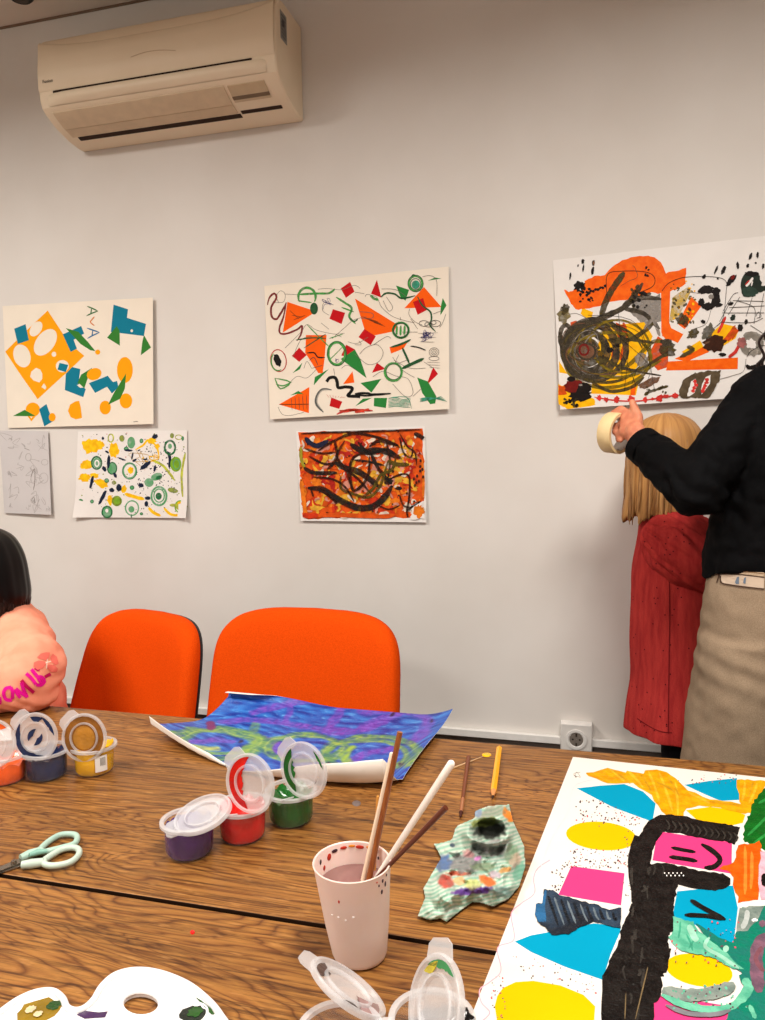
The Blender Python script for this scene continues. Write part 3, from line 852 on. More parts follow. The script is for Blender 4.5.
for p in ([(0, 205), (60, 215)], [(65, 235), (80, 220), (140, 240), (170, 300), (240, 360), (330, 390), (380, 400)], [(200, 235), (240, 300), (215, 325), (180, 260)], [(170, 185), (260, 190), (330, 235)], [(350, 310), (345, 350), (385, 395), (430, 415)], [(430, 108), (480, 100), (520, 130), (522, 230)],
          [(290, 365), (290, 385)], [(300, 460), (400, 460)], [(30, 600), (70, 560), (140, 540), (180, 590), (150, 650), (80, 665), (0, 600)], [(115, 745), (180, 710), (260, 740), (340, 760), (370, 850), (320, 870), (240, 790)], [(370, 870), (430, 815)],
          [(440, 650), (500, 690)], [(580, 345), (560, 400), (540, 430)], [(120, 540), (200, 490), (230, 500)], [(355, 375), (400, 440)], [(500, 345), (560, 320)], [(240, 620), (300, 700), (380, 750)], [(250, 640), (350, 690), (450, 690)], [(0, 540), (40, 540), (25, 515)], [(280, 605), (260, 660), (330, 640)], [(30, 330), (110, 340), (110, 370), (40, 375)]):
    A.rib(p, 2.6, GP, taper=False)
for k in range(4): A.rib([(40 + 25 * k, 360 + 12 * k), (150 + 15 * k, 395 + 10 * k)], 3, pen('rust', (120, 60, 24)))
A.rib([(100, 225), (120, 245), (150, 255)], 16, MG)
A.rib([(165, 238), (200, 212), (255, 218), (300, 245), (385, 228)], 11, DG); A.rib([(400, 235), (430, 290), (480, 330), (488, 380), (478, 415), (515, 458)], 10, DG)
A.ring(387, 150, 43, 47, 13, MG); A.ring(387, 150, 49, 53, 4, DG); A.ring(387, 155, 33, 36, 4, DG); A.rib([(360, 110), (372, 95), (385, 100)], 8, DG); A.blob(388, 158, 26, 28, TL); A.poly([(365, 175), (388, 130), (410, 172)], TL)
A.ring(293, 448, 50, 48, 14, DG); A.ring(293, 448, 54, 52, 4, MG)
for x in (268, 293, 318): A.rib([(x, 418), (x - 3, 482)], 13, MG)
A.rib([(228, 557), (300, 535), (356, 507)], 13, DG, n=3); A.rib([(303, 560), (325, 610), (348, 662)], 13, DG, n=3); A.rib([(300, 692), (370, 660), (440, 628)], 20, DG, n=3, jit=0.05)
A.ring(245, 715, 54, 56, 15, MG); A.ring(247, 713, 48, 50, 4, DG)
A.rib([(0, 852), (80, 850), (110, 858), (230, 852)], 15, BK); A.rib([(0, 856), (60, 866), (120, 862), (180, 852)], 10, BK)
A.rib([(0, 970), (40, 965), (90, 950)], 14, paint('red_scribble', (228, 74, 54)))
for k in range(5): A.rib([(415, 905 - 5 * k), (480, 890 - 3 * k), (555 + 8 * k, 870 + 8 * k)], 5, TL)
for k in range(7): A.rib([(212, 885 + 9 * k), (260, 878 + 9 * k), (310, 890 + 8 * k), (355, 880 + 10 * k)], 4, TL)
A.rib([(215, 880), (330, 875), (362, 950)], 4, TL, n=3)
A.scrib(415, 500, 445, 525, 22, 2.4, VI); A.scrib(430, 480, 460, 500, 14, 2.4, pen('violet_d', (70, 64, 110)))
for k in range(3): A.rib([(400 + 6 * k, 470 + 26 * k), (530 - 10 * k, 464 + 30 * k)], 2, GP2)
for a in ((440, 405, 30, 18), (470, 412, 24, 16), (515, 405, 32, 20), (500, 400, 18, 12)): A.ring(*a, 3, GP2)
A.rib([(355, 550), (400, 556), (452, 576)], 8, GP2); A.rib([(360, 548), (452, 574)], 3, BK)
for r in (8, 18, 28): A.ring(505, 588, r * 1.1, r, 2.4, GP2)
A.ring(505, 628, 32, 14, 2.4, GP2)
for k in range(3): A.rib([(455 + 10 * k, 652 + 16 * k), (545, 655 + 18 * k)], 2, GP)
A.flush('drawn_marks')

# ---- fully painted orange sheet
O_, N_, X_ = wall_plane((360, 428), (363, 521), dbot=0.009, dside=0.0)
A = Art('painted_picture', 'small sheet painted all over in orange and red with black strokes', 'picture', O_, N_, X_,
        [(296.2, 431.2), (425, 426), (426.4, 522.4), (300.6, 520.8)], white, SHEETS)
A.crop(290, 422, 5.276)
pal = [paint('o1', (232, 92, 30), 1), paint('o2', (240, 128, 36), 1), paint('o3', (214, 60, 30), 1), paint('r1', (190, 44, 34), 1), paint('y1', (240, 180, 60), 1), paint('p1', (226, 150, 130), 1), paint('w1', (240, 220, 200), 1), paint('ol', (150, 110, 30), 1)]
A.rough([(48, 56), (380, 48), (700, 36), (706, 260), (706, 420), (640, 440), (640, 505), (300, 508), (66, 508), (58, 300)], pal[0], 7, 8)
for k in range(120):
    x, y = A.rnd.uniform(115, 645), A.rnd.uniform(95, 465)
    A.blob(x, y, A.rnd.uniform(18, 58), A.rnd.uniform(9, 24), pal[[1, 4, 5, 6, 2, 3, 1, 4, 0, 5][k % 10]], A.rnd.uniform(0, 180), 0.3)
wts = [0, 0, 1, 1, 1, 2, 3, 4, 4, 5, 5, 6, 6]
for k in range(190):
    x, y = A.rnd.uniform(62, 690), A.rnd.uniform(60, 492); a = A.rnd.uniform(0, PI); l = A.rnd.uniform(18, 62); b = A.rnd.uniform(-22, 22)
    c, s = math.cos(a), math.sin(a)
    x2, y2 = min(max(x + c * l, 58), 700), min(max(y + s * l, 55), 500)
    A.rib([(x, y), ((x + x2) / 2 + s * b, (y + y2) / 2 - c * b), (x2, y2)], A.rnd.uniform(6, 18), pal[wts[k % 13]], 0.25, n=3)
A.rib([(60, 300), (75, 420), (85, 490)], 22, pal[1]); A.rib([(80, 495), (250, 490), (470, 498), (560, 490)], 22, pal[0]); A.rib([(70, 490), (110, 495), (150, 490)], 26, pal[2]); A.rib([(700, 200), (706, 300), (704, 400)], 12, pal[1])
A.rib([(60, 130), (60, 190), (80, 240)], 16, paint('yg_old', (170, 160, 50))); A.rib([(160, 235), (200, 180)], 22, pal[4]); A.blob(680, 475, 28, 34, pal[4], jit=0.25)
A.rough([(640, 440), (700, 420), (712, 510), (640, 512)], white, 5, 5); A.blob(682, 472, 26, 34, pal[1], jit=0.25)
BR, BK2, OL2 = paint('brown_black', (54, 30, 22), 0.92), paint('soft_black', (40, 36, 34), 0.95), paint('olive_dk', (92, 78, 30), 0.9)
A.rib([(60, 62), (200, 55), (400, 50), (560, 45), (690, 40)], 11, BR)
A.rib([(82, 82), (110, 112), (150, 125), (205, 98)], 26, paint('ink_blue', (40, 42, 66))); A.rib([(150, 152), (230, 102), (330, 62), (440, 75), (540, 110), (580, 135)], 14, BR)
A.rib([(75, 240), (130, 268), (250, 268)], 21, BK2); A.rib([(80, 140), (160, 165), (240, 160)], 12, BR); A.rib([(235, 95), (250, 170), (232, 215), (198, 252)], 16, BR)
A.rib([(235, 212), (300, 245), (360, 262), (420, 300), (472, 345)], 32, BK2); A.rib([(320, 115), (390, 155), (480, 150), (585, 190)], 32, BK2); A.rib([(360, 105), (420, 165), (500, 145), (560, 170)], 18, BK2)
A.rib([(400, 160), (335, 190), (318, 262), (338, 362), (410, 292), (420, 180)], 15, BR); A.rib([(420, 130), (470, 100), (520, 110), (575, 125)], 18, BR)
A.rib([(95, 348), (170, 355), (235, 395), (310, 435), (380, 455), (450, 440), (505, 390), (540, 335)], 34, BK2, jit=0.06); A.rib([(110, 345), (125, 395)], 10, BR); A.rib([(160, 350), (230, 410), (250, 430)], 15, BR)
A.rib([(500, 320), (560, 285), (612, 275), (632, 300), (630, 400), (618, 470), (625, 505)], 11, BR); A.rib([(430, 170), (470, 250), (535, 325)], 19, BK2); A.rib([(510, 110), (528, 200), (518, 300)], 11, BR)
A.rib([(270, 285), (272, 350), (340, 380), (410, 398), (470, 350), (500, 270), (520, 200)], 14, OL2); A.rib([(300, 250), (320, 330)], 11, BR); A.rib([(520, 205), (560, 222), (630, 225)], 22, OL2); A.blob(520, 312, 26, 20, BK2, jit=0.2); A.blob(575, 350, 18, 10, BK2)
A.rib([(620, 468), (655, 440), (690, 418)], 11, BK2); A.rib([(655, 60), (690, 75), (705, 90)], 22, BK2); A.rib([(580, 80), (600, 160), (640, 185), (650, 130)], 9, BR); A.rib([(580, 385), (600, 440), (650, 450)], 9, BR)
for a in ((690, 205), (688, 235), (704, 290), (672, 285), (688, 258), (655, 300), (668, 320), (682, 312), (660, 335), (545, 260), (385, 208), (700, 250)): A.blob(a[0], a[1], 6, 9, BK2)
A.specks(60, 60, 690, 50, 500, 4, [BR, BK2])
A.rib([(290, 100), (250, 180), (300, 250), (360, 300), (430, 380)], 14, BR); A.rib([(120, 290), (220, 300), (290, 340), (340, 420)], 11, BR); A.rib([(560, 190), (540, 250), (480, 280), (440, 350), (380, 400)], 16, OL2); A.rib([(580, 60), (620, 130), (660, 160), (670, 230)], 9, BR); A.rib([(100, 180), (180, 220), (240, 215)], 12, BR); A.rib([(450, 430), (520, 460), (580, 440)], 8, BR); A.rib([(340, 200), (420, 210), (500, 230)], 12, BK2)
A.flush('paint_marks')
# ---- large orange and black painting being put up by the woman
O_, N_, X_ = wall_plane((656, 248), (650, 403), dbot=0.022, dside=0.0)
A = Art('painted_picture', 'large picture of an orange cloud over a black swirl, above the girl in red', 'picture', O_, N_, X_,
        [(552.8, 260.3), (816, 230), (812, 393), (640, 403), (560.5, 409.5)][:3] + [(560.2, 409.5)], white, SHEETS)
A1c, B1c = (548, 240, 5.825), (655, 230, 5.664)
A.crop(*A1c)
ORP = paint('cloud_orange', (248, 108, 18), 1, rgb2=(240, 92, 10)); YEP = paint('sun_yellow', (250, 192, 16), 1, rgb2=(244, 176, 10)); GW = paint('grey_wash', (150, 142, 134), 0.75)
OB = paint('olive_brown', (84, 72, 40), 0.85, rgb2=(60, 52, 34)); DB = paint('dark_swirl', (54, 48, 40), 0.95, rgb2=(84, 74, 58)); OY = paint('olive_yellow', (130, 110, 28), 0.85); DR = paint('dark_red', (120, 28, 24), 1)
RL = paint('red_line', (220, 58, 52), 1); KBL = paint('ink_black', (32, 26, 24), 1); BRW = paint('brown_wash', (120, 84, 62), 0.95); SOP = paint('deep_orange_wash', (226, 84, 26), 0.95)
A.rough([(490, 355), (660, 315), (668, 470), (560, 500), (480, 430)], GW, 8, 5)
A.poly([(200, 395), (262, 420), (250, 482), (190, 430)], YEP); A.poly([(330, 500), (560, 478), (610, 560), (560, 700), (470, 790), (330, 790), (280, 640)], YEP)
A.poly([(260, 815), (540, 780), (512, 905), (250, 895)], YEP); A.poly([(64, 705), (114, 780), (66, 772)], YEP); A.rough([(58, 840), (130, 862), (270, 930), (275, 960), (110, 984), (62, 960)], YEP, 4, 4)
A.poly([(130, 480), (165, 468), (188, 512), (135, 525)], SOP); A.rough([(60, 850), (100, 850), (110, 900), (62, 905)], SOP, 3, 3)
A.rough([(95, 290), (120, 300), (152, 290), (215, 238), (270, 212), (332, 205), (370, 160), (430, 120), (510, 95), (580, 90), (640, 112), (668, 145), (685, 195), (740, 180), (803, 163), (800, 258), (740, 290), (700, 300), (640, 312), (600, 300), (540, 330), (450, 350), (350, 360), (300, 385), (210, 400), (160, 405), (130, 370)], ORP, 4, 3)
A.poly([(658, 300), (712, 296), (706, 480), (735, 560), (690, 590), (660, 540)], ORP)
A.poly([(640, 560), (700, 600), (700, 740), (640, 760), (575, 690)], SOP); A.poly([(482, 850), (513, 858), (506, 905), (480, 905)], ORP)
A.poly([(395, 480), (440, 500), (436, 600), (405, 560)], SOP); A.rib([(440, 480), (450, 600), (420, 700)], 26, SOP); A.rib([(400, 640), (380, 690)], 40, SOP)
B = A.crop(*B1c)
A.poly([(205, 378), (262, 432), (168, 562), (128, 532)], ORP); A.poly([(100, 380), (190, 320), (205, 345), (130, 500), (80, 520)], paint('ochre_wash', (214, 176, 60), 0.55))
A.poly([(75, 745), (470, 722), (468, 788), (62, 796)], ORP); A.poly([(265, 655), (308, 690), (180, 745), (110, 730)], ORP); A.poly([(150, 690), (255, 625), (275, 660), (180, 715)], YEP)
A.poly([(300, 600), (380, 530), (450, 545), (470, 580), (455, 615), (330, 692)], YEP); A.poly([(40, 530), (160, 590), (130, 640), (40, 600)], ORP)
for k in range(4): A.rib([(370 + 22 * k, 650 - 10 * k), (420 + 15 * k, 590 - 6 * k), (455 + 6 * k, 540 + 12 * k)], 14, SOP)
A.rib([(400, 490), (378, 540), (355, 585)], 16, RL)
A.specks(60, 90, 230, 290, 530, 7, [OB, OY, YEP, OB])
A.crop(*A1c)
# the swirl
for (cx, cy, rx, ry, rot, w, m) in ((250, 640, 150, 150, 10, 46, DB), (235, 650, 110, 110, 0, 40, DB), (270, 640, 185, 175, -8, 34, DB), (225, 655, 75, 70, 0, 34, OB), (320, 660, 235, 170, 4, 18, OB),
                                    (350, 700, 250, 160, -4, 20, OY), (210, 660, 110, 140, 15, 22, DB), (230, 640, 55, 50, 0, 26, OB), (420, 620, 180, 150, 20, 14, OY)):
    A.ring(cx, cy, rx, ry, w, m, rot, 0.15, a0=A.rnd.uniform(-30, 20), a1=345)
for k in range(9):
    A.ring(A.rnd.uniform(200, 290), A.rnd.uniform(610, 690), A.rnd.uniform(50, 190), A.rnd.uniform(50, 150), A.rnd.uniform(3, 7), [GW, DB, OY, BRW][k % 4], A.rnd.uniform(-30, 30), 0.3, A.rnd.uniform(0, 180), A.rnd.uniform(250, 350))
A.blob(225, 650, 60, 55, BRW, jit=0.2); A.ring(225, 650, 52, 46, 12, DB); A.ring(210, 640, 26, 30, 12, DR)
A.rib([(445, 188), (400, 250), (345, 340), (305, 455)], 36, OB, jit=0.1); A.rib([(552, 250), (500, 325), (440, 395), (300, 455), (180, 520)], 30, DB)
A.rib([(660, 345), (560, 335), (470, 360), (430, 400), (350, 440), (200, 510)], 30, DB); A.rib([(440, 400), (560, 430), (650, 520)], 26, DB); A.rib([(100, 650), (72, 590), (78, 520), (108, 495), (140, 530)], 26, DB)
A.rib([(620, 480), (520, 560), (420, 590), (350, 580)], 26, OB); A.rib([(700, 600), (620, 590), (560, 640), (480, 720), (420, 760)], 22, OY); A.rib([(700, 650), (600, 720), (520, 760), (420, 740), (330, 690)], 20, OB)
A.rib([(360, 575), (480, 580), (620, 600)], 18, OB); A.rib([(300, 790), (420, 800), (540, 770), (660, 700)], 18, OY); A.rib([(240, 820), (360, 880), (480, 860), (560, 800)], 20, OB); A.rib([(430, 740), (540, 770), (660, 790)], 10, DB)
A.rib([(560, 520), (600, 470), (640, 440)], 20, GW); A.rib([(600, 440), (630, 500), (650, 560)], 18, GW); A.blob(545, 700, 42, 38, GW, 30, 0.15)
A.blob(360, 640, 20, 18, KBL, jit=0.2); A.blob(320, 700, 30, 26, OB, jit=0.3); A.rib([(300, 560), (320, 620), (310, 720)], 22, OB); A.blob(78, 590, 14, 16, DB)
A.blob(690, 640, 50, 46, OB, jit=0.3); A.blob(690, 600, 36, 20, DB, jit=0.3)
A.blob(92, 432, 36, 48, paint('olive_grey', (130, 118, 80), 0.8), jit=0.25); A.blob(100, 402, 22, 32, OB, 20, 0.2); A.rib([(110, 435), (170, 430), (240, 465)], 4, GW)
A.blob(185, 270, 36, 32, KBL, jit=0.25); A.blob(205, 245, 10, 8, white); A.blob(192, 288, 8, 6, white); A.specks(26, 160, 260, 250, 360, 8, [KBL])
for k in range(7): A.blob(250 + 14 * k, 298 - 5 * k + (k % 2) * 6, 9, 8, KBL, jit=0.2)
A.specks(24, 480, 590, 270, 400, 10, [KBL, OB]); A.specks(8, 565, 590, 155, 215, 6, [KBL])
A.rib([(345, 340), (345, 205), (430, 182), (560, 185), (618, 215), (610, 270), (520, 310)], 3.5, KBL, taper=False); A.rib([(420, 270), (470, 240), (520, 215), (505, 160), (490, 150)], 2.5, BRW)
A.blob(170, 860, 72, 46, DR, 10, 0.2); A.blob(190, 905, 66, 34, KBL, -15, 0.25); A.blob(210, 860, 40, 30, KBL, 0, 0.2); A.blob(135, 810, 24, 16, KBL); A.blob(150, 850, 30, 18, DR, 0, 0.2); A.blob(190, 845, 12, 6, GW); A.specks(20, 90, 180, 920, 970, 8, [OB, KBL])
A.rib([(270, 915), (400, 935), (520, 938), (620, 925), (700, 912)], 8, RL)
for a in ((298, 920, 14, 18), (340, 930, 16, 14), (400, 930, 16, 20), (486, 928, 22, 22), (565, 930, 12, 18), (655, 920, 14, 20), (610, 925, 10, 9)): A.blob(*a, RL, 0, 0.25)
A.rough([(520, 850), (600, 800), (650, 798), (640, 830), (560, 868)], BRW, 5, 4)
A.rib([(565, 892), (620, 875), (700, 850)], 16, OB, 0.3); A.specks(16, 560, 690, 850, 900, 7, [OB])
for a in ((203, 125, 9, 14), (205, 165, 5, 22), (265, 135, 9, 16), (260, 180, 8, 24), (130, 210, 6, 20), (175, 150, 4, 8)): A.blob(a[0], a[1], a[2], a[3], KBL, 8, 0.2)
A.blob(266, 135, 7, 11, BRW)
for k in range(7): A.rib([(A.rnd.uniform(230, 460), A.rnd.uniform(400, 560)), (A.rnd.uniform(400, 600), A.rnd.uniform(450, 800)), (A.rnd.uniform(350, 690), A.rnd.uniform(500, 900))], 2.2, KBL, taper=False)
A.crop(*B1c)
A.rib([(40, 345), (80, 300), (170, 268), (330, 266), (400, 290), (402, 360), (385, 500), (350, 545)], 3, KBL, taper=False)
A.rib([(180, 350), (260, 360)], 2.5, GP); A.rib([(320, 440), (290, 530), (220, 560)], 2.5, GP)
A.blob(290, 338, 42, 24, KBL, -10, 0.2); A.blob(345, 350, 24, 22, KBL, 0, 0.2); A.blob(345, 400, 26, 40, KBL, 10, 0.2); A.blob(360, 425, 22, 12, KBL, 0, 0.2); A.blob(300, 432, 34, 22, KBL, 0, 0.2); A.blob(262, 410, 18, 22, KBL, 0, 0.2); A.blob(318, 378, 16, 14, GW)
GD = paint('green_black', (42, 52, 44), 1)
A.blob(540, 310, 62, 74, GD, 10, 0.12); A.blob(595, 335, 36, 18, GD, -15, 0.15); A.blob(535, 350, 46, 30, paint('moss', (50, 70, 60), 1), 0, 0.15); A.rib([(515, 320), (535, 298), (555, 270)], 14, white); A.rib([(510, 312), (535, 285)], 8, RL); A.rib([(545, 318), (552, 290)], 7, white); A.blob(545, 250, 40, 16, KBL, 0, 0.2)
for a in ((346, 225, 6, 26, 25), (388, 228, 10, 28, 25), (430, 285, 15, 38, 40), (468, 202, 8, 24, -8), (525, 202, 8, 12, 10), (540, 150, 8, 20, 20), (580, 142, 7, 18, 5), (570, 187, 6, 6, 0), (278, 265, 10, 14, 30), (355, 276, 6, 6, 0), (428, 418, 16, 10, -20), (440, 497, 14, 20, 20), (482, 552, 16, 20, 20), (515, 520, 10, 16, 10), (612, 205, 8, 16, 10), (382, 706, 20, 11, 0), (272, 520, 14, 10, 30)):
    A.blob(a[0], a[1], a[2], a[3], KBL if a[0] != 440 else GD, a[4], 0.2)
A.blob(440, 268, 10, 16, DR, 40)
A.blob(335, 640, 64, 50, paint('brown_dark', (62, 34, 22), 1), -10, 0.2); A.blob(300, 575, 30, 46, paint('grey_olive', (96, 92, 80), 0.9), 30, 0.25); A.rib([(280, 645), (310, 632)], 9, BRW); A.blob(215, 590, 34, 24, OB, -30, 0.3); A.blob(160, 510, 36, 34, OB, 0, 0.3)
A.rib([(180, 660), (215, 680), (140, 720)], 22, OB)
for p in ([(385, 460), (440, 370), (470, 355)], [(365, 520), (430, 400)], [(415, 480), (480, 380)], [(515, 490), (550, 385)], [(590, 500), (615, 360)], [(440, 400), (615, 405)], [(420, 440), (620, 430)], [(380, 470), (618, 470)], [(370, 522), (540, 525), (610, 500)], [(460, 400), (560, 440), (560, 530)], [(570, 490), (585, 465), (600, 490), (575, 500)], [(540, 540), (600, 580), (620, 600)], [(330, 560), (370, 525)]):
    A.rib(p, 3, GP2, taper=False)
GRC = paint('grey_ring', (122, 116, 106), 0.9, rgb2=(150, 144, 134))
A.blob(550, 650, 64, 66, GRC, 0, 0.12); A.blob(545, 645, 32, 26, white, 30, 0.25); A.blob(560, 690, 26, 18, paint('grey_pale', (180, 172, 160), 0.9), 0, 0.25); A.rib([(500, 600), (560, 590), (620, 620)], 28, GRC); A.rib([(480, 640), (455, 690), (415, 722)], 18, RL); A.blob(490, 640, 26, 30, paint('rose', (168, 100, 96), 0.9), 0, 0.2)
A.rib([(520, 720), (540, 690), (590, 660), (625, 655)], 4, KBL); A.rib([(515, 765), (540, 780), (590, 760), (620, 720)], 22, KBL, 0.3); A.rib([(365, 845), (440, 825), (500, 800), (515, 730)], 2.5, GP, taper=False)
BAR = paint('brown_arch', (98, 84, 64), 1, rgb2=(80, 66, 48))
A.rough([(138, 900), (160, 850), (215, 812), (262, 806), (300, 795), (345, 800), (372, 790), (368, 840), (340, 900), (300, 955), (250, 950), (200, 950), (160, 955), (135, 940)], BAR, 4, 4)
A.rough([(205, 855), (232, 842), (240, 880), (222, 925), (180, 945), (190, 900)], white, 3, 3); A.rough([(285, 835), (318, 818), (308, 870), (265, 930), (262, 890)], white, 3, 3)
for a in ((225, 858), (232, 878), (222, 895), (215, 912), (295, 848), (292, 865), (282, 882), (275, 898), (270, 912)): A.blob(a[0], a[1], 12, 10, RL, 0, 0.3)
A.rib([(0, 955), (60, 945), (125, 935)], 7, RL)
for a in ((18, 955, 16, 14), (60, 942, 20, 10), (115, 938, 18, 16)): A.blob(*a, RL, 0, 0.25)
A.flush('paint_marks')

# ---- big poster lying on the table, front right
pTL = atZ(573, 757, TZ + 0.001)
ex = V((1, -0.055, 0)).normalized(); ey = V((-0.078, -0.657, 0)).normalized()
def pcorner(a, b):
    p = pTL + ex * a + ey * b
    return p
Zp = TZ + 0.0012
A = Art('poster', 'big white poster with a thick black painted shape and paper cutouts, lying on the table', 'poster', (pTL.x, pTL.y, Zp), (0, 0, 1), (1, 0, 0),
        [(573, 757), (760, 777), (760, 800), (570, 800)], paper_col('poster_white', (218, 212, 204)), thick=0.0008)
# true corners of the sheet
inv = A.Mi
def L2(p): q = inv @ p; return V((q.x, q.y, 0))
cs = [L2(pcorner(0, 0)), L2(pcorner(0.46, 0)), L2(pcorner(0.46, 0.80)), L2(pcorner(0, 0.80))]
me = A.root.data
for v in me.vertices:
    k = min(range(4), key=lambda i: (V((v.co.x, v.co.y, 0)) - A.C[i]).length)
    v.co.x, v.co.y = cs[k].x, cs[k].y
me.update()
PP, PQ, PR, PS = (560, 750, 3.732), (460, 860, 4.78), (605, 860, 4.78), (460, 750, 2.508)
PBL = paper_col('sky_blue', (0, 140, 174)); PYE = paper_col('yellow', (222, 172, 0)); PPK = paper_col('pink', (214, 56, 116))
A.crop(*PP)
A.cut([(62, 143), (150, 133), (240, 127), (310, 155), (357, 200), (345, 268), (200, 215)], PBL); A.cut([(465, 130), (560, 115), (660, 105), (672, 186), (600, 190), (540, 165)], PBL)
A.cute(154, 321, 132, 53, PYE, 5); A.cut([(470, 225), (560, 212), (640, 222), (692, 242), (682, 272), (600, 292), (530, 278)], PYE)
A.cut([(42, 433), (241, 460), (228, 580), (-6, 540)], PPK); A.cut([(365, 303), (642, 345), (640, 462), (345, 412)], PPK)
A.crop(*PR); A.cut([(345, 150), (612, 122), (635, 230), (615, 402), (540, 380), (430, 310), (322, 275)], PBL); A.cute(450, 527, 162, 76, PYE, 10); A.cut([(235, 640), (600, 700), (600, 800), (225, 800)], PPK)
A.crop(*PQ); A.cut([(262, 390), (340, 360), (430, 344), (640, 303), (770, 318), (765, 345), (720, 450), (682, 573), (500, 510), (340, 440)], PBL)
A.cut([(166, 700), (178, 650), (205, 612), (265, 584), (350, 578), (480, 600), (590, 645), (646, 700), (640, 790), (560, 850), (380, 880), (240, 850), (180, 790)], PYE)
# paint
PYW = paint('poster_yellow', (222, 158, 12), 1, rgb2=(206, 134, 6), bump=0.5); PBK = paint('poster_black', (17, 14, 13), 1, rgb2=(30, 26, 24), bump=0.9, rough=0.32); PGR = paint('poster_green', (14, 96, 26), 1, bump=0.6); POR = paint('poster_orange', (236, 92, 14), 1, rgb2=(228, 76, 6), bump=0.4)
PTL = paint('poster_teal', (8, 112, 88), 1, rgb2=(26, 104, 92), bump=0.6); PMI = paint('poster_mint', (104, 178, 148), 1, rgb2=(72, 152, 124), bump=0.5); PNV = paint('poster_slate', (46, 62, 80), 1, rgb2=(30, 34, 42), bump=0.9, rough=0.3, vs=25); PGY = paint('poster_grey', (98, 112, 106), 1, rgb2=(130, 140, 132), bump=0.5); PPU = paint('poster_plum', (92, 70, 84), 1, rgb2=(120, 84, 100), bump=0.5); PWK = paint('pale_pink', (226, 168, 182), 1)
KS = pen('speck_dark', (90, 70, 74)); KR = pen('speck_red', (196, 72, 88))
A.crop(*PQ)
wl = pen('pink_pencil', (222, 160, 178)); wg = pen('wavy_line', (218, 196, 204))
A.rib([(430, 0), (372, 40), (352, 90), (355, 160), (290, 210), (245, 260), (258, 380), (180, 420), (196, 530), (140, 585), (95, 620), (102, 680), (142, 730), (100, 775)], 5, wl, 0.15, False)
A.crop(*PP); A.rib([(120, 110), (60, 130), (40, 170), (30, 230), (0, 280), (-30, 330), (-60, 400), (-80, 470)], 2.5, wg, 0.15, False)
A.scrib(50, 78, 80, 108, 9, 1.4, pen('pencil', (120, 112, 104)))
def inq(x, y): return False
A.specks(120, 60, 300, 180, 285, 2.6, [KS, KR, KS], skip=lambda x, y: y < 150 + (x - 60) * 0.42 or y > 310)
A.specks(90, 30, 270, 370, 440, 2.4, [KS, KS, KR], skip=lambda x, y: y < 372 + abs(x - 150) * -0.05)
A.specks(26, 440, 660, 92, 130, 2.4, [KS, KR]); A.specks(20, 235, 275, 300, 560, 2.4, [KS])
A.crop(*PQ); A.specks(60, 240, 680, 450, 600, 3.4, [KS, KR, KS], skip=lambda x, y: y < 420 + (x - 260) * 0.36 or y > 575 + (x - 350) * 0.33); A.specks(30, 150, 220, 540, 760, 3.4, [KS, KR]); A.specks(26, 440, 500, 30, 170, 3.4, [KS], skip=lambda x, y: x > 515 - (y - 30) * 0.25); A.specks(30, 490, 760, 0, 45, 3.4, [KS]); A.specks(10, 560, 650, 590, 640, 3.4, [KS, KR])
A.crop(*PP)
def strokes(seg, m, w, jit=0.2):
    for a, b in seg: A.rib([a, ((a[0] + b[0]) / 2 + 3, (a[1] + b[1]) / 2), b], w, m, jit, n=3)
A.rough([(95, 88), (180, 66), (245, 85), (250, 75), (312, 88), (318, 74), (380, 76), (430, 105), (480, 150), (560, 185), (640, 195), (710, 205), (725, 232), (690, 240), (600, 215), (520, 210), (470, 220), (455, 258), (425, 258), (380, 230), (340, 170), (270, 125), (180, 122), (110, 100)], PYW, 3, 3)
A.rough([(660, 112), (700, 108), (775, 118), (745, 180), (712, 232), (668, 195)], PYW, 4, 3)
YD = paint('poster_ochre', (206, 150, 24), 1, bump=0.5); YL = paint('poster_yellow_light', (232, 178, 40), 1, bump=0.5)
strokes([((185, 72), (240, 118)), ((255, 80), (310, 140)), ((330, 80), (370, 190)), ((370, 84), (420, 230)), ((430, 120), (440, 245)), ((480, 160), (560, 200)), ((690, 120), (680, 190)), ((735, 125), (705, 200))], YL, 9)
strokes([((200, 78), (262, 126)), ((300, 90), (345, 165)), ((360, 120), (420, 150)), ((400, 100), (450, 180)), ((560, 192), (680, 206)), ((390, 130), (430, 160)), ((720, 120), (700, 180))], YD, 7)
A.rough([(765, 140), (735, 175), (712, 215), (700, 250), (684, 300), (690, 342), (735, 368), (800, 385), (860, 300), (850, 160)], PGR, 6, 4)
strokes([((700, 320), (780, 240)), ((720, 350), (800, 290)), ((740, 200), (790, 170))], paint('poster_green_light', (40, 140, 60), 1, bump=0.6), 9)
A.rough([(662, 352), (745, 344), (760, 400), (742, 430), (738, 560), (668, 570), (645, 500), (640, 462), (598, 440), (650, 415)], POR, 5, 4); strokes([((690, 360), (690, 540)), ((715, 380), (712, 520))], paint('poster_orange_light', (240, 130, 44), 1, bump=0.4), 12)
A.rough([(750, 380), (800, 380), (800, 560), (748, 560), (742, 460)], PWK, 3, 3)
A.rib([(415, 365), (460, 374), (506, 382)], 13, PBK, 0.08, n=3); A.rib([(407, 400), (460, 406), (513, 416)], 15, PBK, 0.08, n=3); A.rib([(527, 352), (575, 382), (597, 412), (572, 438), (538, 440)], 19, PBK, 0.06)
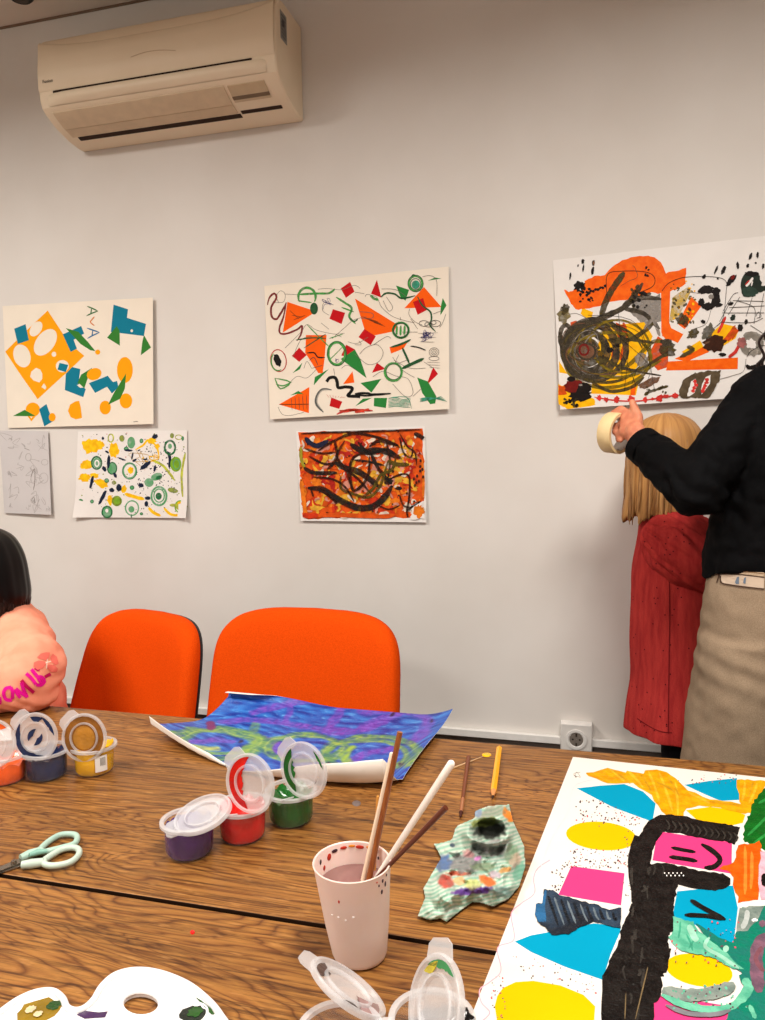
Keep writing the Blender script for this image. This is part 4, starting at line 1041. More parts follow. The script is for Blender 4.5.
# black tree
A.crop(*PP)
A.rib([(318, 360), (335, 320), (372, 278), (440, 278), (530, 297), (610, 308), (662, 322)], 66, PBK, 0.08, False)
A.rib([(318, 330), (296, 420), (312, 560)], 84, PBK, 0.05, False); A.rib([(335, 440), (420, 460), (500, 478), (570, 490), (636, 492)], 62, PBK, 0.1); A.rib([(420, 485), (520, 505), (600, 512)], 30, PBK, 0.1)
A.crop(*PR)
A.rough([(118, -10), (345, 60), (345, 120), (332, 200), (330, 270), (328, 340), (300, 372), (312, 430), (300, 520), (272, 560), (270, 655), (236, 685), (225, 860), (-20, 860), (-10, 560), (30, 460), (62, 400), (78, 335), (112, 250), (128, 200)], PBK, 6, 5)
PB2 = paint('black_sheen', (52, 48, 44), 1, bump=0.9, rough=0.25)
for k in range(26):
    y = A.rnd.uniform(20, 760); x = A.rnd.uniform(130, 280) - y * 0.16
    A.rib([(x, y), (x + A.rnd.uniform(-10, 10), y + 20), (x + A.rnd.uniform(-14, 6), y + A.rnd.uniform(30, 90))], A.rnd.uniform(5, 16), [PB2, PBK][k % 3 == 0], 0.3, n=3)
for k in range(14):
    x = 40 + 18 * k; A.rib([(x, 460 + 8 * (k % 3)), (x + 12, 475)], 5, PB2, 0.3, n=2)
A.rib([(205, 515), (180, 620), (145, 765)], 6, paint('olive_scratch', (120, 100, 70), 1)); A.rib([(100, 640), (95, 765)], 5, paint('olive_scratch', (120, 100, 70), 1))
for k in range(10): A.blob(285 + 10 * k, 66 + 12 * (k % 2), 3, 4, white)
A.rib([(408, 195), (480, 238), (576, 288)], 22, PBK, 0.06); A.rib([(380, 266), (480, 270), (576, 286)], 20, PBK, 0.06)
A.crop(*PP)
for k in range(12): A.rib([(395 + 23 * k, 262 + 4.5 * k), (410 + 23 * k, 285 + 4 * k), (400 + 23 * k, 302 + 4 * k)], 7, PB2, 0.3, n=2)
# slate brush
A.crop(*PQ)
A.rough([(400, 146), (435, 145), (475, 170), (560, 195), (640, 215), (715, 240), (770, 230), (770, 332), (700, 312), (640, 298), (560, 330), (520, 358), (440, 362), (405, 325), (372, 300), (360, 265), (368, 212), (398, 208)], PNV, 4, 4)
SL2 = paint('slate_light', (104, 116, 124), 1, bump=0.8, rough=0.3); SLB = paint('slate_blue', (44, 96, 140), 1, bump=0.6)
A.rough([(365, 215), (395, 212), (400, 300), (372, 298), (358, 265)], SLB, 3, 3); A.rib([(410, 150), (400, 220), (408, 300)], 14, SLB)
for k in range(11): A.rib([(420 + 31 * k, 175 + 8 * k), (440 + 30 * k, 230 + 6 * k), (470 + 28 * k, 320 - 4 * k)], 9 if k % 2 else 14, SL2 if k % 2 else paint('slate_dark', (26, 30, 36), 1, bump=0.8, rough=0.3), 0.25, n=3)
# teal and mint at the right
A.crop(*PR)
A.rough([(650, 235), (770, 225), (900, 300), (900, 800), (560, 800), (600, 720), (690, 660), (640, 560), (660, 535), (600, 470), (560, 400), (610, 405), (630, 340)], PTL, 5, 4)
A.rough([(430, 305), (545, 372), (610, 400), (700, 480), (660, 545), (560, 480), (520, 430)], PTL, 4, 4)
A.rough([(322, 275), (372, 290), (420, 300), (450, 345), (520, 400), (600, 470), (662, 530), (600, 520), (560, 495), (500, 465), (420, 455), (350, 430), (305, 375), (328, 345)], PMI, 4, 4)
MD = paint('mint_dark', (60, 150, 120), 1, bump=0.6)
strokes([((360, 300), (350, 380)), ((400, 310), (430, 390)), ((440, 350), (400, 430)), ((470, 390), (480, 460)), ((390, 360), (420, 440))], MD, 9); A.rib([(400, 315), (420, 360), (440, 395)], 30, paint('mint_pale', (148, 200, 176), 1)); A.rib([(500, 375), (480, 420), (560, 470), (640, 525)], 18, paint('mint_pale', (148, 200, 176), 1)); A.blob(578, 430, 14, 16, paint('mint_pale', (148, 200, 176), 1), 20)
A.rough([(640, 235), (690, 228), (765, 225), (720, 300), (680, 345), (630, 350)], PGY, 4, 3); A.rib([(680, 245), (675, 290), (655, 335)], 26, paint('grey_pale2', (170, 176, 172), 1)); A.blob(715, 292, 14, 8, white, 0, 0.3)
A.rib([(275, 625), (360, 650), (460, 650), (560, 630), (620, 600)], 62, PGY, 0.12); A.rib([(270, 650), (380, 700), (500, 720), (600, 710), (660, 650), (682, 590)], 34, PMI, 0.12); A.rib([(290, 700), (400, 740), (520, 745), (600, 725)], 22, paint('grey_mauve', (120, 118, 124), 1)); A.rib([(640, 690), (690, 620), (660, 575)], 40, PMI, 0.1)
A.specks(50, 300, 690, 600, 720, 5, [KS, PMI, PMI]); A.specks(40, 320, 640, 290, 520, 4, [KS, KR])
A.rib([(770, 360), (730, 430), (725, 540), (740, 640)], 62, PPU, 0.12); A.rib([(765, 300), (740, 320)], 30, PPU); A.rib([(750, 420), (720, 480), (760, 540)], 22, paint('poster_rose', (120, 74, 84), 1)); A.rib([(690, 700), (720, 765)], 22, PMI); A.rib([(760, 70), (765, 130)], 30, PBK)
A.flush('paint_marks')
# ================================================================ things on the tables
def project(P):
    d = V(P) - CAM; z = d.dot(FWD)
    return (382.5 + F * d.dot(RT) / z, 510 - F * d.dot(UP) / z, z)
clearp = plastic_clear('pot_plastic', (238, 236, 234), 0.06, 0.2)
lidp = plastic_clear('lid_plastic', (240, 240, 242), 0.42)
POT_R, POT_H = 0.034, 0.046
def paint_in(name, rgb):
    return mat('potpaint_' + name, rgb, 0.22, tuple(v * 0.8 for v in rgb), vscale=30, bump=0.6, bscale=60, coat=0.4)
def make_pot(root, off, m, level=0.85, seed=0):
    """flip-lid paint pot at offset off from the strip's base"""
    o = V(off)
    pot = MB()
    pot.lathe([(0.0005, 0.0), (POT_R - 0.005, 0.0), (POT_R - 0.003, 0.0015), (POT_R - 0.0015, 0.006), (POT_R, POT_H - 0.003), (POT_R + 0.004, POT_H - 0.002), (POT_R + 0.004, POT_H + 0.0005),
               (POT_R, POT_H + 0.001), (POT_R - 0.0012, POT_H - 0.002), (POT_R - 0.0028, 0.006), (POT_R - 0.005, 0.0025), (0.0005, 0.0022)], 40, c=o)
    pot.build('pot', clearp, root)
    rm = MB(); rm.lathe([(POT_R - 0.001, POT_H - 0.003), (POT_R + 0.0046, POT_H - 0.0026), (POT_R + 0.0046, POT_H + 0.0011), (POT_R - 0.001, POT_H + 0.0013), (POT_R - 0.001, POT_H - 0.003)], 40, c=o); rm.build('rim', lidp, root)
    r = random.Random(seed)
    p = MB()
    seg = 40
    def ring(rr, z, amp=0.0):
        return [V((rr * math.cos(2 * PI * k / seg), rr * math.sin(2 * PI * k / seg), z + amp * noise.noise(V((3 * math.cos(2 * PI * k / seg), 3 * math.sin(2 * PI * k / seg), seed * 7.1))))) + o for k in range(seg)]
    h = POT_H * level
    p.rings([ring(POT_R - 0.0055, 0.0024), ring(POT_R - 0.0026, 0.007), ring(POT_R - 0.0018, h * 0.6), ring(POT_R - 0.0014, h, 0.010), ring(POT_R - 0.0055, h - 0.002, 0.006), ring(0.018, h - 0.008, 0.006), ring(0.004, h - 0.009, 0.002)])
    p.build('paint', m, root)
def make_lid(root, c, n, tabdir, smear=None, smear_side=PI, R=0.0345, parent_hinge=None, extra=None):
    """lid disc: centre c, normal n = the inner face with its sealing ring; a square tab sticks out towards tabdir"""
    n = V(n).normalized(); t = V(tabdir); t = (t - n * t.dot(n)).normalized(); b = n.cross(t)
    M = Matrix((t, b, n)).transposed().to_4x4(); M.translation = V(c)
    mb = MB()
    pr = [(0.0005, 0.0), (0.0185, 0.0), (0.0195, 0.004), (0.0215, 0.004), (0.0222, 0.0), (0.0300, 0.0006), (0.0312, 0.0042), (R - 0.001, 0.0045), (R, 0.002), (R, -0.001), (R - 0.002, -0.0022), (0.0005, -0.0018)]
    mb.lathe(pr, 44)
    LS = 1.17
    mb.v = [tuple(M @ V((v[0] * LS, v[1] * LS, v[2]))) for v in mb.v]
    lid = mb.build('lid', lidp, root)
    tb = MB()
    prof = [(R - 0.006, -0.017), (R + 0.006, -0.015), (R + 0.010, -0.009), (R + 0.010, 0.009), (R + 0.006, 0.015), (R - 0.006, 0.017)]
    a = [M @ V((x * LS, y * LS, 0.0013)) for x, y in prof]; d = [M @ V((x * LS, y * LS, -0.0007)) for x, y in prof]
    tb.rings([a, d]); tb.build('tab', lidp, lid)
    if smear:
        for mm, a0, a1, r0, r1 in smear:
            s = MB(); k = 18
            pts = []
            rr = random.Random(int(a0 * 100))
            for i in range(k + 1):
                a_ = a0 + (a1 - a0) * i / k; q = r1
                pts.append(V((q * math.cos(a_), q * math.sin(a_), 0.0012)))
            for i in range(k, -1, -1):
                a_ = a0 + (a1 - a0) * i / k; q = r0 if a1 - a0 > 6 else r1 - (r1 - r0) * math.sin(PI * i / k) ** 0.7 * (0.8 + 0.25 * rr.random())
                pts.append(V((q * math.cos(a_), q * math.sin(a_), 0.0012)))
            pts = [V((p.x * LS, p.y * LS, p.z)) for p in pts]
            s.poly([M @ p for p in pts]); s.poly([M @ (p + V((0, 0, 0.0006))) for p in pts])
            s.build('paint_smear', mm, lid, smooth=False)
    return M
def strap(root, pts, w=0.010, th=0.0014):
    mb = MB(); R = []
    P = [V(p) for p in pts]
    for i, p in enumerate(P):
        t = (P[min(i + 1, len(P) - 1)] - P[max(i - 1, 0)]).normalized()
        s = t.cross(V((0, 0, 1))); s = s.normalized() if s.length > 1e-4 else V((1, 0, 0)); u = s.cross(t)
        R.append([p + s * w / 2 + u * th / 2, p - s * w / 2 + u * th / 2, p - s * w / 2 - u * th / 2, p + s * w / 2 - u * th / 2])
    mb.rings(R); mb.build('hinge_strap', lidp, root, smooth=False)
def to_local(root, p): return V(p) - V(root.location)

# ---- middle strip: purple, red, green
purple, redp, greenp = paint_in('purple', (78, 42, 118)), paint_in('red', (226, 22, 18)), paint_in('green', (16, 106, 30))
pc = [atZ(190, 852, TZ), atZ(243, 836, TZ), atZ(291.5, 820, TZ)]
st = thing('paint_pot_strip', 'strip of three paint pots, purple, red and green, with clear lids open', 'paint pots', (pc[1].x, pc[1].y, TZ + 0.0003))
for p, m, lv, sd in zip(pc, (purple, redp, greenp), (0.86, 0.95, 0.9), (1, 2, 3)):
    make_pot(st, to_local(st, V((p.x, p.y, TZ + 0.0003))), m, lv, sd)
loc = [to_local(st, V((p.x, p.y, TZ))) for p in pc]
hz = V((0, 0, POT_H))
dirv = (loc[2] - loc[0]).normalized()
for a, b in ((0, 1), (1, 2)):
    strap(st, [loc[a] + hz + dirv * (POT_R + 0.001), (loc[a] + loc[b]) / 2 + hz + V((0, 0, 0.003)), loc[b] + hz - dirv * (POT_R + 0.001)], 0.016)
def tilt_n(px, py, ax, ratio, s):
    """normal of a disc whose long axis runs along ax in view and whose short axis is foreshortened by ratio"""
    a = (RT * ax[0] - UP * ax[1]).normalized(); vw = -ray(px, py).normalized(); a = (a - vw * a.dot(vw)).normalized()
    return vw * ratio + vw.cross(a) * (s * math.sqrt(1 - ratio * ratio)), a
def lid_at(root, px, py, Y, n, tab, smear=None):
    c = to_local(root, atY(px, py, Y))
    return make_lid(root, c, n, tab, smear)
n_, a_ = tilt_n(203, 815, (0.90, -0.42), 0.52, 1)
if n_.z < 0: n_, a_ = tilt_n(203, 815, (0.90, -0.42), 0.52, -1)
lid_at(st, 203, 815, pc[0].y + 0.002, n_, -a_, None)
M_ = lid_at(st, 250.5, 783, pc[1].y - 0.026, (-0.22, -1, 0.12), (-0.72, 0, 0.72), [(redp, -0.7, 2.3, 0.009, 0.0305)])
lid_at(st, 304, 770, pc[2].y - 0.022, (-0.28, -1, 0.10), (-0.80, 0, 0.62), [(greenp, -0.2, 1.9, 0.013, 0.0305), (greenp, 4.0, 4.9, 0.026, 0.030)])
strap(st, [loc[1] + hz + V((0, -POT_R, 0.0)), loc[1] + hz + V((0.002, -POT_R - 0.004, 0.004))], 0.018)
strap(st, [loc[2] + hz + V((0.006, -POT_R + 0.004, 0.0)), loc[2] + hz + V((0.010, -POT_R, 0.004))], 0.018)

# ---- left strip: orange, blue, yellow
bluep, yelp, orgp = paint_in('blue', (18, 38, 82)), paint_in('yellow', (250, 190, 8)), paint_in('orange', (255, 98, 10))
pc = [atZ(6, 780, TZ), atZ(47.5, 776, TZ), atZ(95, 771, TZ)]
st = thing('paint_pot_strip', 'strip of three paint pots, orange, dark blue and yellow, by the pink sleeve', 'paint pots', (pc[1].x, pc[1].y, TZ + 0.0003))
for p, m, lv, sd in zip(pc, (orgp, bluep, yelp), (0.7, 0.92, 0.98), (4, 5, 6)):
    make_pot(st, to_local(st, V((p.x, p.y, TZ + 0.0003))), m, lv, sd)
loc = [to_local(st, V((p.x, p.y, TZ))) for p in pc]
dirv = (loc[2] - loc[0]).normalized()
for a, b in ((0, 1), (1, 2)):
    strap(st, [loc[a] + hz + dirv * (POT_R + 0.001), (loc[a] + loc[b]) / 2 + hz + V((0, 0, 0.002)), loc[b] + hz - dirv * (POT_R + 0.001)], 0.016)
ochre = paint_in('ochre', (150, 92, 22))
och2 = paint_in('ochre_light', (190, 128, 40))
lid_at(st, -8, 744, pc[0].y - 0.024, (0.25, -1, 0.2), (-0.5, 0, 0.8), [(orgp, 5.0, 6.4, 0.016, 0.030)])
lid_at(st, 35.5, 737, pc[1].y - 0.022, (0.12, -1, 0.16), (-0.74, 0, 0.7), [(bluep, 0.1, 2.9, 0.019, 0.0305), (bluep, 4.0, 5.2, 0.024, 0.030), (bluep, -0.9, 1.3, 0.003, 0.0115), (bluep, 2.2, 4.4, 0.003, 0.0115), (bluep, -1.2, -0.5, 0.020, 0.029)])
lid_at(st, 84.5, 737.5, pc[2].y - 0.022, (0.12, -1, 0.16), (-0.74, 0, 0.7), [(ochre, 0, 6.283, 0.0168, 0.0305), (och2, 0.2, 6.483, 0.0002, 0.0168)])
# bar code label on the yellow pot
bl = MB(); bk = MB()
nv = V((0.72, -0.70, 0))
for j in range(9):
    pass
def on_pot(o, a, z, rr): return V((o.x + rr * math.cos(a), o.y + rr * math.sin(a), z))
R_ = []
for j in range(7):
    a = math.radians(-52 + 34 * j / 6)
    R_.append([on_pot(loc[2], a, 0.010, POT_R + 0.0002), on_pot(loc[2], a, 0.037, POT_R + 0.0006)])
bl.rings(R_, 0, False, False, closed=False); bl.build('label', paper_col('label_white', (236, 232, 226)), st)
for j in range(5):
    a = math.radians(-38 + 3.2 * j)
    bk.poly([on_pot(loc[2], a, 0.020, POT_R + 0.0008), on_pot(loc[2], a + 0.02, 0.020, POT_R + 0.0008), on_pot(loc[2], a + 0.02, 0.034, POT_R + 0.001), on_pot(loc[2], a, 0.034, POT_R + 0.001)])
bk.build('label_print', dark_m, st, smooth=False)

# ---- strip in the foreground, cut by the frame
pc1 = atZ(432, 1019, TZ + POT_H); pc1.z = TZ
pc = [pc1 + V((-0.074, -0.034, 0)), pc1]
bknp, brnp = paint_in('black', (18, 15, 15)), paint_in('murky', (120, 96, 78))
st = thing('paint_pot_strip', 'strip of paint pots with open lids in the foreground, in front of the pink cup', 'paint pots', (pc[1].x, pc[1].y, TZ + 0.0003))
for p, m, lv, sd in zip(pc, (paint_in('mauve', (150, 120, 120)), brnp), (0.6, 0.55), (7, 8)):
    make_pot(st, to_local(st, V((p.x, p.y, TZ + 0.0003))), m, lv, sd)
loc = [to_local(st, V((p.x, p.y, TZ))) for p in pc]
dirv = (loc[1] - loc[0]).normalized()
for a, b in ((0, 1),):
    strap(st, [loc[a] + hz + dirv * (POT_R + 0.001), (loc[a] + loc[b]) / 2 + hz + V((0, 0, 0.001)), loc[b] + hz - dirv * (POT_R + 0.001)], 0.016)
blk2 = paint_in('lid_brown', (60, 44, 40)); pk2 = paint_in('lid_mauve', (170, 130, 128)); gl2 = paint_in('lid_green', (60, 150, 90)); yl2 = paint_in('lid_yellow', (220, 200, 60))
n_, a_ = tilt_n(347, 990, (0.80, 0.62), 0.30, -1)
if n_.z < 0: n_, a_ = tilt_n(347, 990, (0.80, 0.62), 0.30, 1)
lid_at(st, 347, 990, pc[0].y + 0.040, n_, -a_, [(blk2, -0.5, 0.6, 0.016, 0.029), (pk2, 2.2, 3.6, 0.008, 0.029), (blk2, 1.6, 2.2, 0.02, 0.029)])
n_, a_ = tilt_n(437, 1007, (0.06, -1), 0.55, 1)
if n_.x > 0: n_, a_ = tilt_n(437, 1007, (0.06, -1), 0.55, -1)
lid_at(st, 437, 1007, pc[1].y - 0.018, n_, a_, [(gl2, -0.9, 0.5, 0.024, 0.030), (yl2, 0.0, 0.7, 0.022, 0.029)])
hb = MB()
for k in range(5):
    hb.sphere(loc[1] + V((-0.010 + 0.0085 * k, 0.004 + 0.005 * (k % 3) - 0.012 + 0.003 * k, POT_H - 0.008 + 0.004 * (k % 2) + 0.0015 * k)), (0.012, 0.012, 0.008), 12, 8)
fuse(hb, 'dried_paint', bknp, st, voxel=0.0025, smooth=2, disp=lambda c, n: c + n * 0.004 * noise.noise(c * 160))

# ---- scissors
SZ = TZ + 0.0055
mint = mat('scissor_mint', (170, 198, 184), 0.35, (160, 190, 176)); mintw = mat('scissor_pale', (190, 208, 194), 0.35)
steel = mat('scissor_steel', (150, 140, 128), 0.25, metal=0.9)
sc_c = atZ(20, 866, TZ)
sc = thing('scissors', 'scissors with pale mint handles lying on the table', 'scissors', (sc_c.x, sc_c.y, TZ))
def scp(x, y, z=SZ):
    p = atZ(x / 5.1, 690 + y / 5.1, z); return V((p.x - sc_c.x, p.y - sc_c.y, z - TZ))
up_loop = [(205, 812), (245, 775), (300, 742), (350, 735), (388, 742), (392, 766), (372, 788), (318, 804), (262, 818), (220, 826)]
lo_loop = [(225, 868), (270, 838), (320, 812), (372, 804), (402, 815), (400, 842), (370, 872), (320, 890), (262, 896), (228, 888)]
for lp_, arm, m, zz in ((up_loop, [(105, 858), (150, 838), (200, 822)], mint, SZ), (lo_loop, [(110, 892), (160, 886), (222, 878)], mintw, SZ + 0.001)):
    h = MB(); q = catmull([scp(x, y, zz) for x, y in lp_ + lp_[:1]], 5)
    h.tube(q, 0.0042, 10, caps=False, squash=(1, 1))
    h.tube([scp(x, y, zz) for x, y in arm], [0.005, 0.0062, 0.0055], 10)
    h.build('handle', m, sc)
h = MB(); h.tube([scp(150, 842, SZ + 0.003), scp(190, 828, SZ + 0.003), scp(240, 822, SZ + 0.002)], [0.003, 0.0045, 0.003], 10); h.build('thumb_pad', mat('scissor_pad', (130, 176, 160), 0.4), sc)
for k, (a, b, w) in enumerate((((108, 866), (-150, 962), 26), ((112, 884), (-150, 968), 24))):
    bm_ = MB(); z0 = SZ - 0.001 - 0.002 * k
    pts = [scp(a[0], a[1] - w / 2, z0), scp(a[0], a[1] + w / 2, z0), scp(b[0] + 30, b[1] + w * 0.2, z0), scp(b[0], b[1], z0), scp(b[0] + 30, b[1] - w * 0.35, z0)]
    bm_.rings([pts, [p - V((0, 0, 0.0014)) for p in pts]]); bm_.build('blade', steel, sc, smooth=False)
h = MB(); h.lathe([(0.0005, 0.0032), (0.0032, 0.003), (0.0036, 0.001), (0.0036, -0.002)], 16, c=scp(70, 880)); h.build('pivot_screw', steel, sc)

# ---- palette
PZ = TZ + 0.0003
pl_o = atZ(110, 1050, TZ)
palw = mat('palette_white', (240, 238, 238), 0.25, coat=0.3)
def plp(x, y): p = atZ(x / 2.942, 900 + y / 2.942, PZ); return V((p.x - pl_o.x, p.y - pl_o.y, 0))
edge = [(0, 348), (50, 312), (105, 288), (155, 284), (185, 305), (198, 332), (222, 342), (250, 334), (277, 308), (300, 270), (340, 236), (400, 222), (470, 230), (550, 262), (610, 308), (650, 356), (680, 420), (640, 540), (500, 640), (300, 680), (100, 650), (-60, 560), (-90, 440)]
edge_l = [plp(*p) for p in edge]
hole = [plp(415 + 57 * math.cos(a), 322 + 37 * math.sin(a)) for a in [2 * PI * k / 24 for k in range(24)]]
pal_root = thing('paint_palette', 'white plastic paint palette with a thumb hole at the bottom edge of the picture', 'palette', (pl_o.x, pl_o.y, PZ))
def curve_plate(loops, ext, bev, name, m, parent, z):
    cu = bpy.data.curves.new(name, 'CURVE'); cu.dimensions = '2D'; cu.fill_mode = 'BOTH'; cu.extrude = ext; cu.bevel_depth = bev; cu.bevel_resolution = 3
    for lp in loops:
        sp_ = cu.splines.new('POLY'); sp_.points.add(len(lp) - 1); sp_.use_cyclic_u = True
        for q, p in zip(sp_.points, lp): q.co = (p.x, p.y, 0, 1)
    o = bpy.data.objects.new(name, cu); COL.objects.link(o)
    dg = bpy.context.evaluated_depsgraph_get(); dg.update()
    me = bpy.data.meshes.new_from_object(o.evaluated_get(dg)); bpy.data.objects.remove(o)
    me.transform(Matrix.Translation((0, 0, z))); me.materials.clear(); me.materials.append(m)
    me.shade_smooth(); me.set_sharp_from_angle(angle=math.radians(40))
    ob = bpy.data.objects.new(name, me); COL.objects.link(ob); ob.parent = parent
    return ob
edge_s = catmull(edge_l + edge_l[:1], 5)[:-1]
curve_plate([edge_s, hole], 0.0012, 0.0012, 'plate', palw, pal_root, 0.0024)
rim = MB(); rim.tube(edge_s + edge_s[:1], 0.0034, 10, caps=False); rim.v = [(x, y, z + 0.0056) for x, y, z in rim.v]; rim.build('rim', palw, pal_root)
rim = MB(); rim.tube(hole + hole[:1], 0.0022, 8, caps=False); rim.v = [(x, y, z + 0.0052) for x, y, z in rim.v]; rim.build('thumb_hole_rim', palw, pal_root)
def well(x, y, rx, ry, m_list):
    c = plp(x, y); r = (plp(x + rx, y) - c).length; r2 = (plp(x, y + ry) - c).length
    w_ = MB(); w_.lathe([(1.05 * r, 0.0050), (r, 0.0060), (0.93 * r, 0.0058), (0.86 * r, 0.0052)], 30, c=c); wo = w_.build('well', palw, pal_root)
    for k, (m, f, ox, oy) in enumerate(m_list):
        b_ = MB(); rr = random.Random(int(x) + k)
        pts = [c + V((r * f * math.cos(a) * rr.uniform(0.75, 1.1) + ox * r, r * f * math.sin(a) * rr.uniform(0.75, 1.1) + oy * r, 0.0051 + 0.0004 * k)) for a in [2 * PI * q / 18 for q in range(18)]]
        b_.poly(pts); b_.build('paint_blob', m, wo, smooth=False)
och = paint_in('palette_ochre', (150, 118, 26)); pgn = paint_in('palette_green', (40, 84, 34)); pdk = paint_in('palette_dark', (36, 44, 38)); ppu = paint_in('palette_purple', (70, 44, 84)); pcr = paint_in('palette_cream', (232, 214, 170))
well(112, 345, 78, 55, [(och, 0.80, 0, 0), (pgn, 0.28, 0.35, 0.45), (pcr, 0.2, -0.35, 0.05), (pcr, 0.16, 0.1, -0.1)])
well(566, 350, 46, 40, [(pdk, 0.82, 0, 0), (pgn, 0.5, 0.1, 0.2)])
b_ = MB(); b_.poly([plp(x, y) + V((0, 0, 0.0052)) for x, y in ((225, 352), (250, 340), (292, 345), (318, 342), (310, 360), (250, 364))]); b_.build('paint_smear', ppu, pal_root, smooth=False)
b_ = MB(); b_.poly([plp(x, y) + V((0, 0, 0.0056)) for x, y in ((575, 300), (592, 310), (622, 335), (632, 352), (622, 352), (600, 328))]); b_.build('paint_smear', pgn, pal_root, smooth=False)

# ---- water cup
cupm = mat('cup_pink', (240, 216, 208), 0.42, (236, 208, 198), vscale=14, sss=0.12)
cc = atZ(358.5, 958, TZ); cc = V((cc.x, cc.y + 0.006, TZ + 0.0003))
cup = thing('water_cup', 'pale pink plastic cup of murky paint water holding brushes', 'cup', cc)
CHh = 0.108
lean = V((-0.004, -0.012, 0))
mb = MB(); R_ = []
for r, z in [(0.001, 0.0), (0.0255, 0.0), (0.0285, 0.002), (0.0298, 0.006), (0.0345, 0.040), (0.0412, CHh - 0.002), (0.0420, CHh), (0.0412, CHh + 0.001), (0.0400, CHh), (0.0394, CHh - 0.004), (0.0330, 0.040), (0.0285, 0.008), (0.026, 0.004), (0.001, 0.003)]:
    R_.append([V((r * math.cos(2 * PI * k / 48) - 0.045 * z, r * math.sin(2 * PI * k / 48) - 0.06 * z, z)) for k in range(48)])
mb.rings(R_); mb.build('cup_body', cupm, cup)
wz = 0.084
wtr = mat('murky_water', (140, 104, 98), 0.08, (128, 92, 88), vscale=20)
mb = MB(); mb.lathe([(0.0005, 0.0045), (0.026, 0.0045), (0.0283, 0.009), (0.0366, wz - 0.001), (0.0366, wz), (0.0005, wz)], 40); mb.v = [(x - 0.045 * z, y - 0.06 * z, z) for x, y, z in mb.v]; mb.build('water', wtr, cup)
splash = [mat('splash_dark', (60, 34, 44), 0.4), mat('splash_red', (190, 50, 30), 0.4), mat('splash_orange', (220, 130, 30), 0.4), mat('splash_white', (246, 236, 232), 0.3)]
def cup_r(z): return 0.0345 + (0.0412 - 0.0345) * (z - 0.04) / (CHh - 0.042)
def on_cup(deg, z, w, h, m, inner=False, name='paint_splash'):
    a = math.radians(deg); s = MB()
    rr = (cup_r(z) - 0.0022 if inner else cup_r(z) + 0.0002)
    M = Matrix.Translation((rr * math.cos(a) - 0.045 * z, rr * math.sin(a) - 0.06 * z, z)) @ Matrix.Rotation(a, 4, 'Z')
    s.sphere((0, 0, 0), (0.0006, w, h), 10, 6); s.v = [tuple(M @ V(v)) for v in s.v]
    s.build(name, m, cup)
for d, z, w, h, k in ((-22, 0.100, 0.0014, 0.0022, 0), (-15, 0.094, 0.0016, 0.003, 0), (-30, 0.097, 0.001, 0.0014, 0), (-24, 0.088, 0.0016, 0.0026, 0), (-34, 0.102, 0.0008, 0.001, 1), (-12, 0.103, 0.001, 0.0016, 0), (-95, 0.085, 0.001, 0.0018, 1), (-88, 0.064, 0.0010, 0.0010, 3), (-100, 0.066, 0.0014, 0.0009, 3), (-112, 0.066, 0.0012, 0.0008, 3), (-75, 0.068, 0.0014, 0.001, 3)):
    on_cup(d, z, w, h, splash[k])
for d, z, w, h, k in ((150, 0.098, 0.003, 0.004, 1), (138, 0.102, 0.004, 0.002, 0), (122, 0.103, 0.004, 0.0018, 1), (108, 0.104, 0.004, 0.0015, 2), (95, 0.103, 0.005, 0.0022, 1), (80, 0.104, 0.003, 0.0015, 2), (66, 0.104, 0.004, 0.0014, 1), (165, 0.090, 0.002, 0.003, 1), (172, 0.099, 0.002, 0.003, 0), (60, 0.096, 0.001, 0.002, 0)):
    on_cup(d, z, w, h, splash[k], True)

# ---- brushes standing in the cup (each leans on the rim; tips under water)
def stick(name, label, cat, p_low, p_top, parts, group='brushes standing in the pink cup'):
    """parts: list of (name, t0, t1, r0, r1, material, round_end)"""
    a = V(p_low); b = V(p_top)
    t = thing(name, label, cat, a, 0, group)
    d = b - a
    for nm, t0, t1, r0, r1, m, rnd in parts:
        s = MB(); n = 8
        pts = [d * (t0 + (t1 - t0) * k / n) for k in range(n + 1)]; rad = [r0 + (r1 - r0) * k / n for k in range(n + 1)]
        if rnd:
            dn = d.normalized(); e = pts[-1]; r = rad[-1]
            for q in range(1, 5):
                g = PI / 2 * q / 4; pts.append(e + dn * r * math.sin(g)); rad.append(max(r * math.cos(g), 0.0003))
        s.tube(pts, rad, 14); s.build(nm, m, t)
    return t
wb = mat('handle_brown', (150, 84, 34), 0.35, (124, 62, 22), vscale=12, vstretch=(30, 30, 2), coat=0.3); wd_ = mat('handle_dark', (92, 42, 24), 0.35, coat=0.3)
wc = mat('handle_cream', (240, 214, 186), 0.4); ww = mat('handle_white', (246, 232, 220), 0.35); wo = mat('handle_orange', (206, 140, 60), 0.4)
fer = mat('ferrule', (190, 176, 150), 0.25, metal=0.8); bris = mat('bristle', (70, 44, 34), 0.7)
wl_z = TZ + wz
def through(px1, py1, px2, py2, Y2, dl=0.055):
    """line through a pixel on the water surface and a pixel at depth Y2; extended below the surface"""
    a = atZ(px1, py1, wl_z); b = atY(px2, py2, Y2); d = (b - a).normalized()
    return a - d * dl, b
def brush_in_cup(label, l, r_low, r_top, m, rnd=True):
    a, b = l; Ltot = (b - a).length
    stick('paint_brush', label, 'brush', a, b, [('bristles', 0.0, 0.12, r_low * 0.9, r_low, bris, False), ('ferrule', 0.12, 0.2, r_low, r_low, fer, False), ('handle', 0.2, 1.0, r_low, r_top, m, rnd)])
cy = cc.y
brush_in_cup('brown wooden brush, tallest in the cup', through(368, 884, 400, 732, cy + 0.015, 0.045), 0.0034, 0.0030, wb, False)
brush_in_cup('thin cream brush right behind the tall brown brush in the cup', through(363, 880, 391.5, 754, cy + 0.028, 0.04), 0.0026, 0.0022, wc)
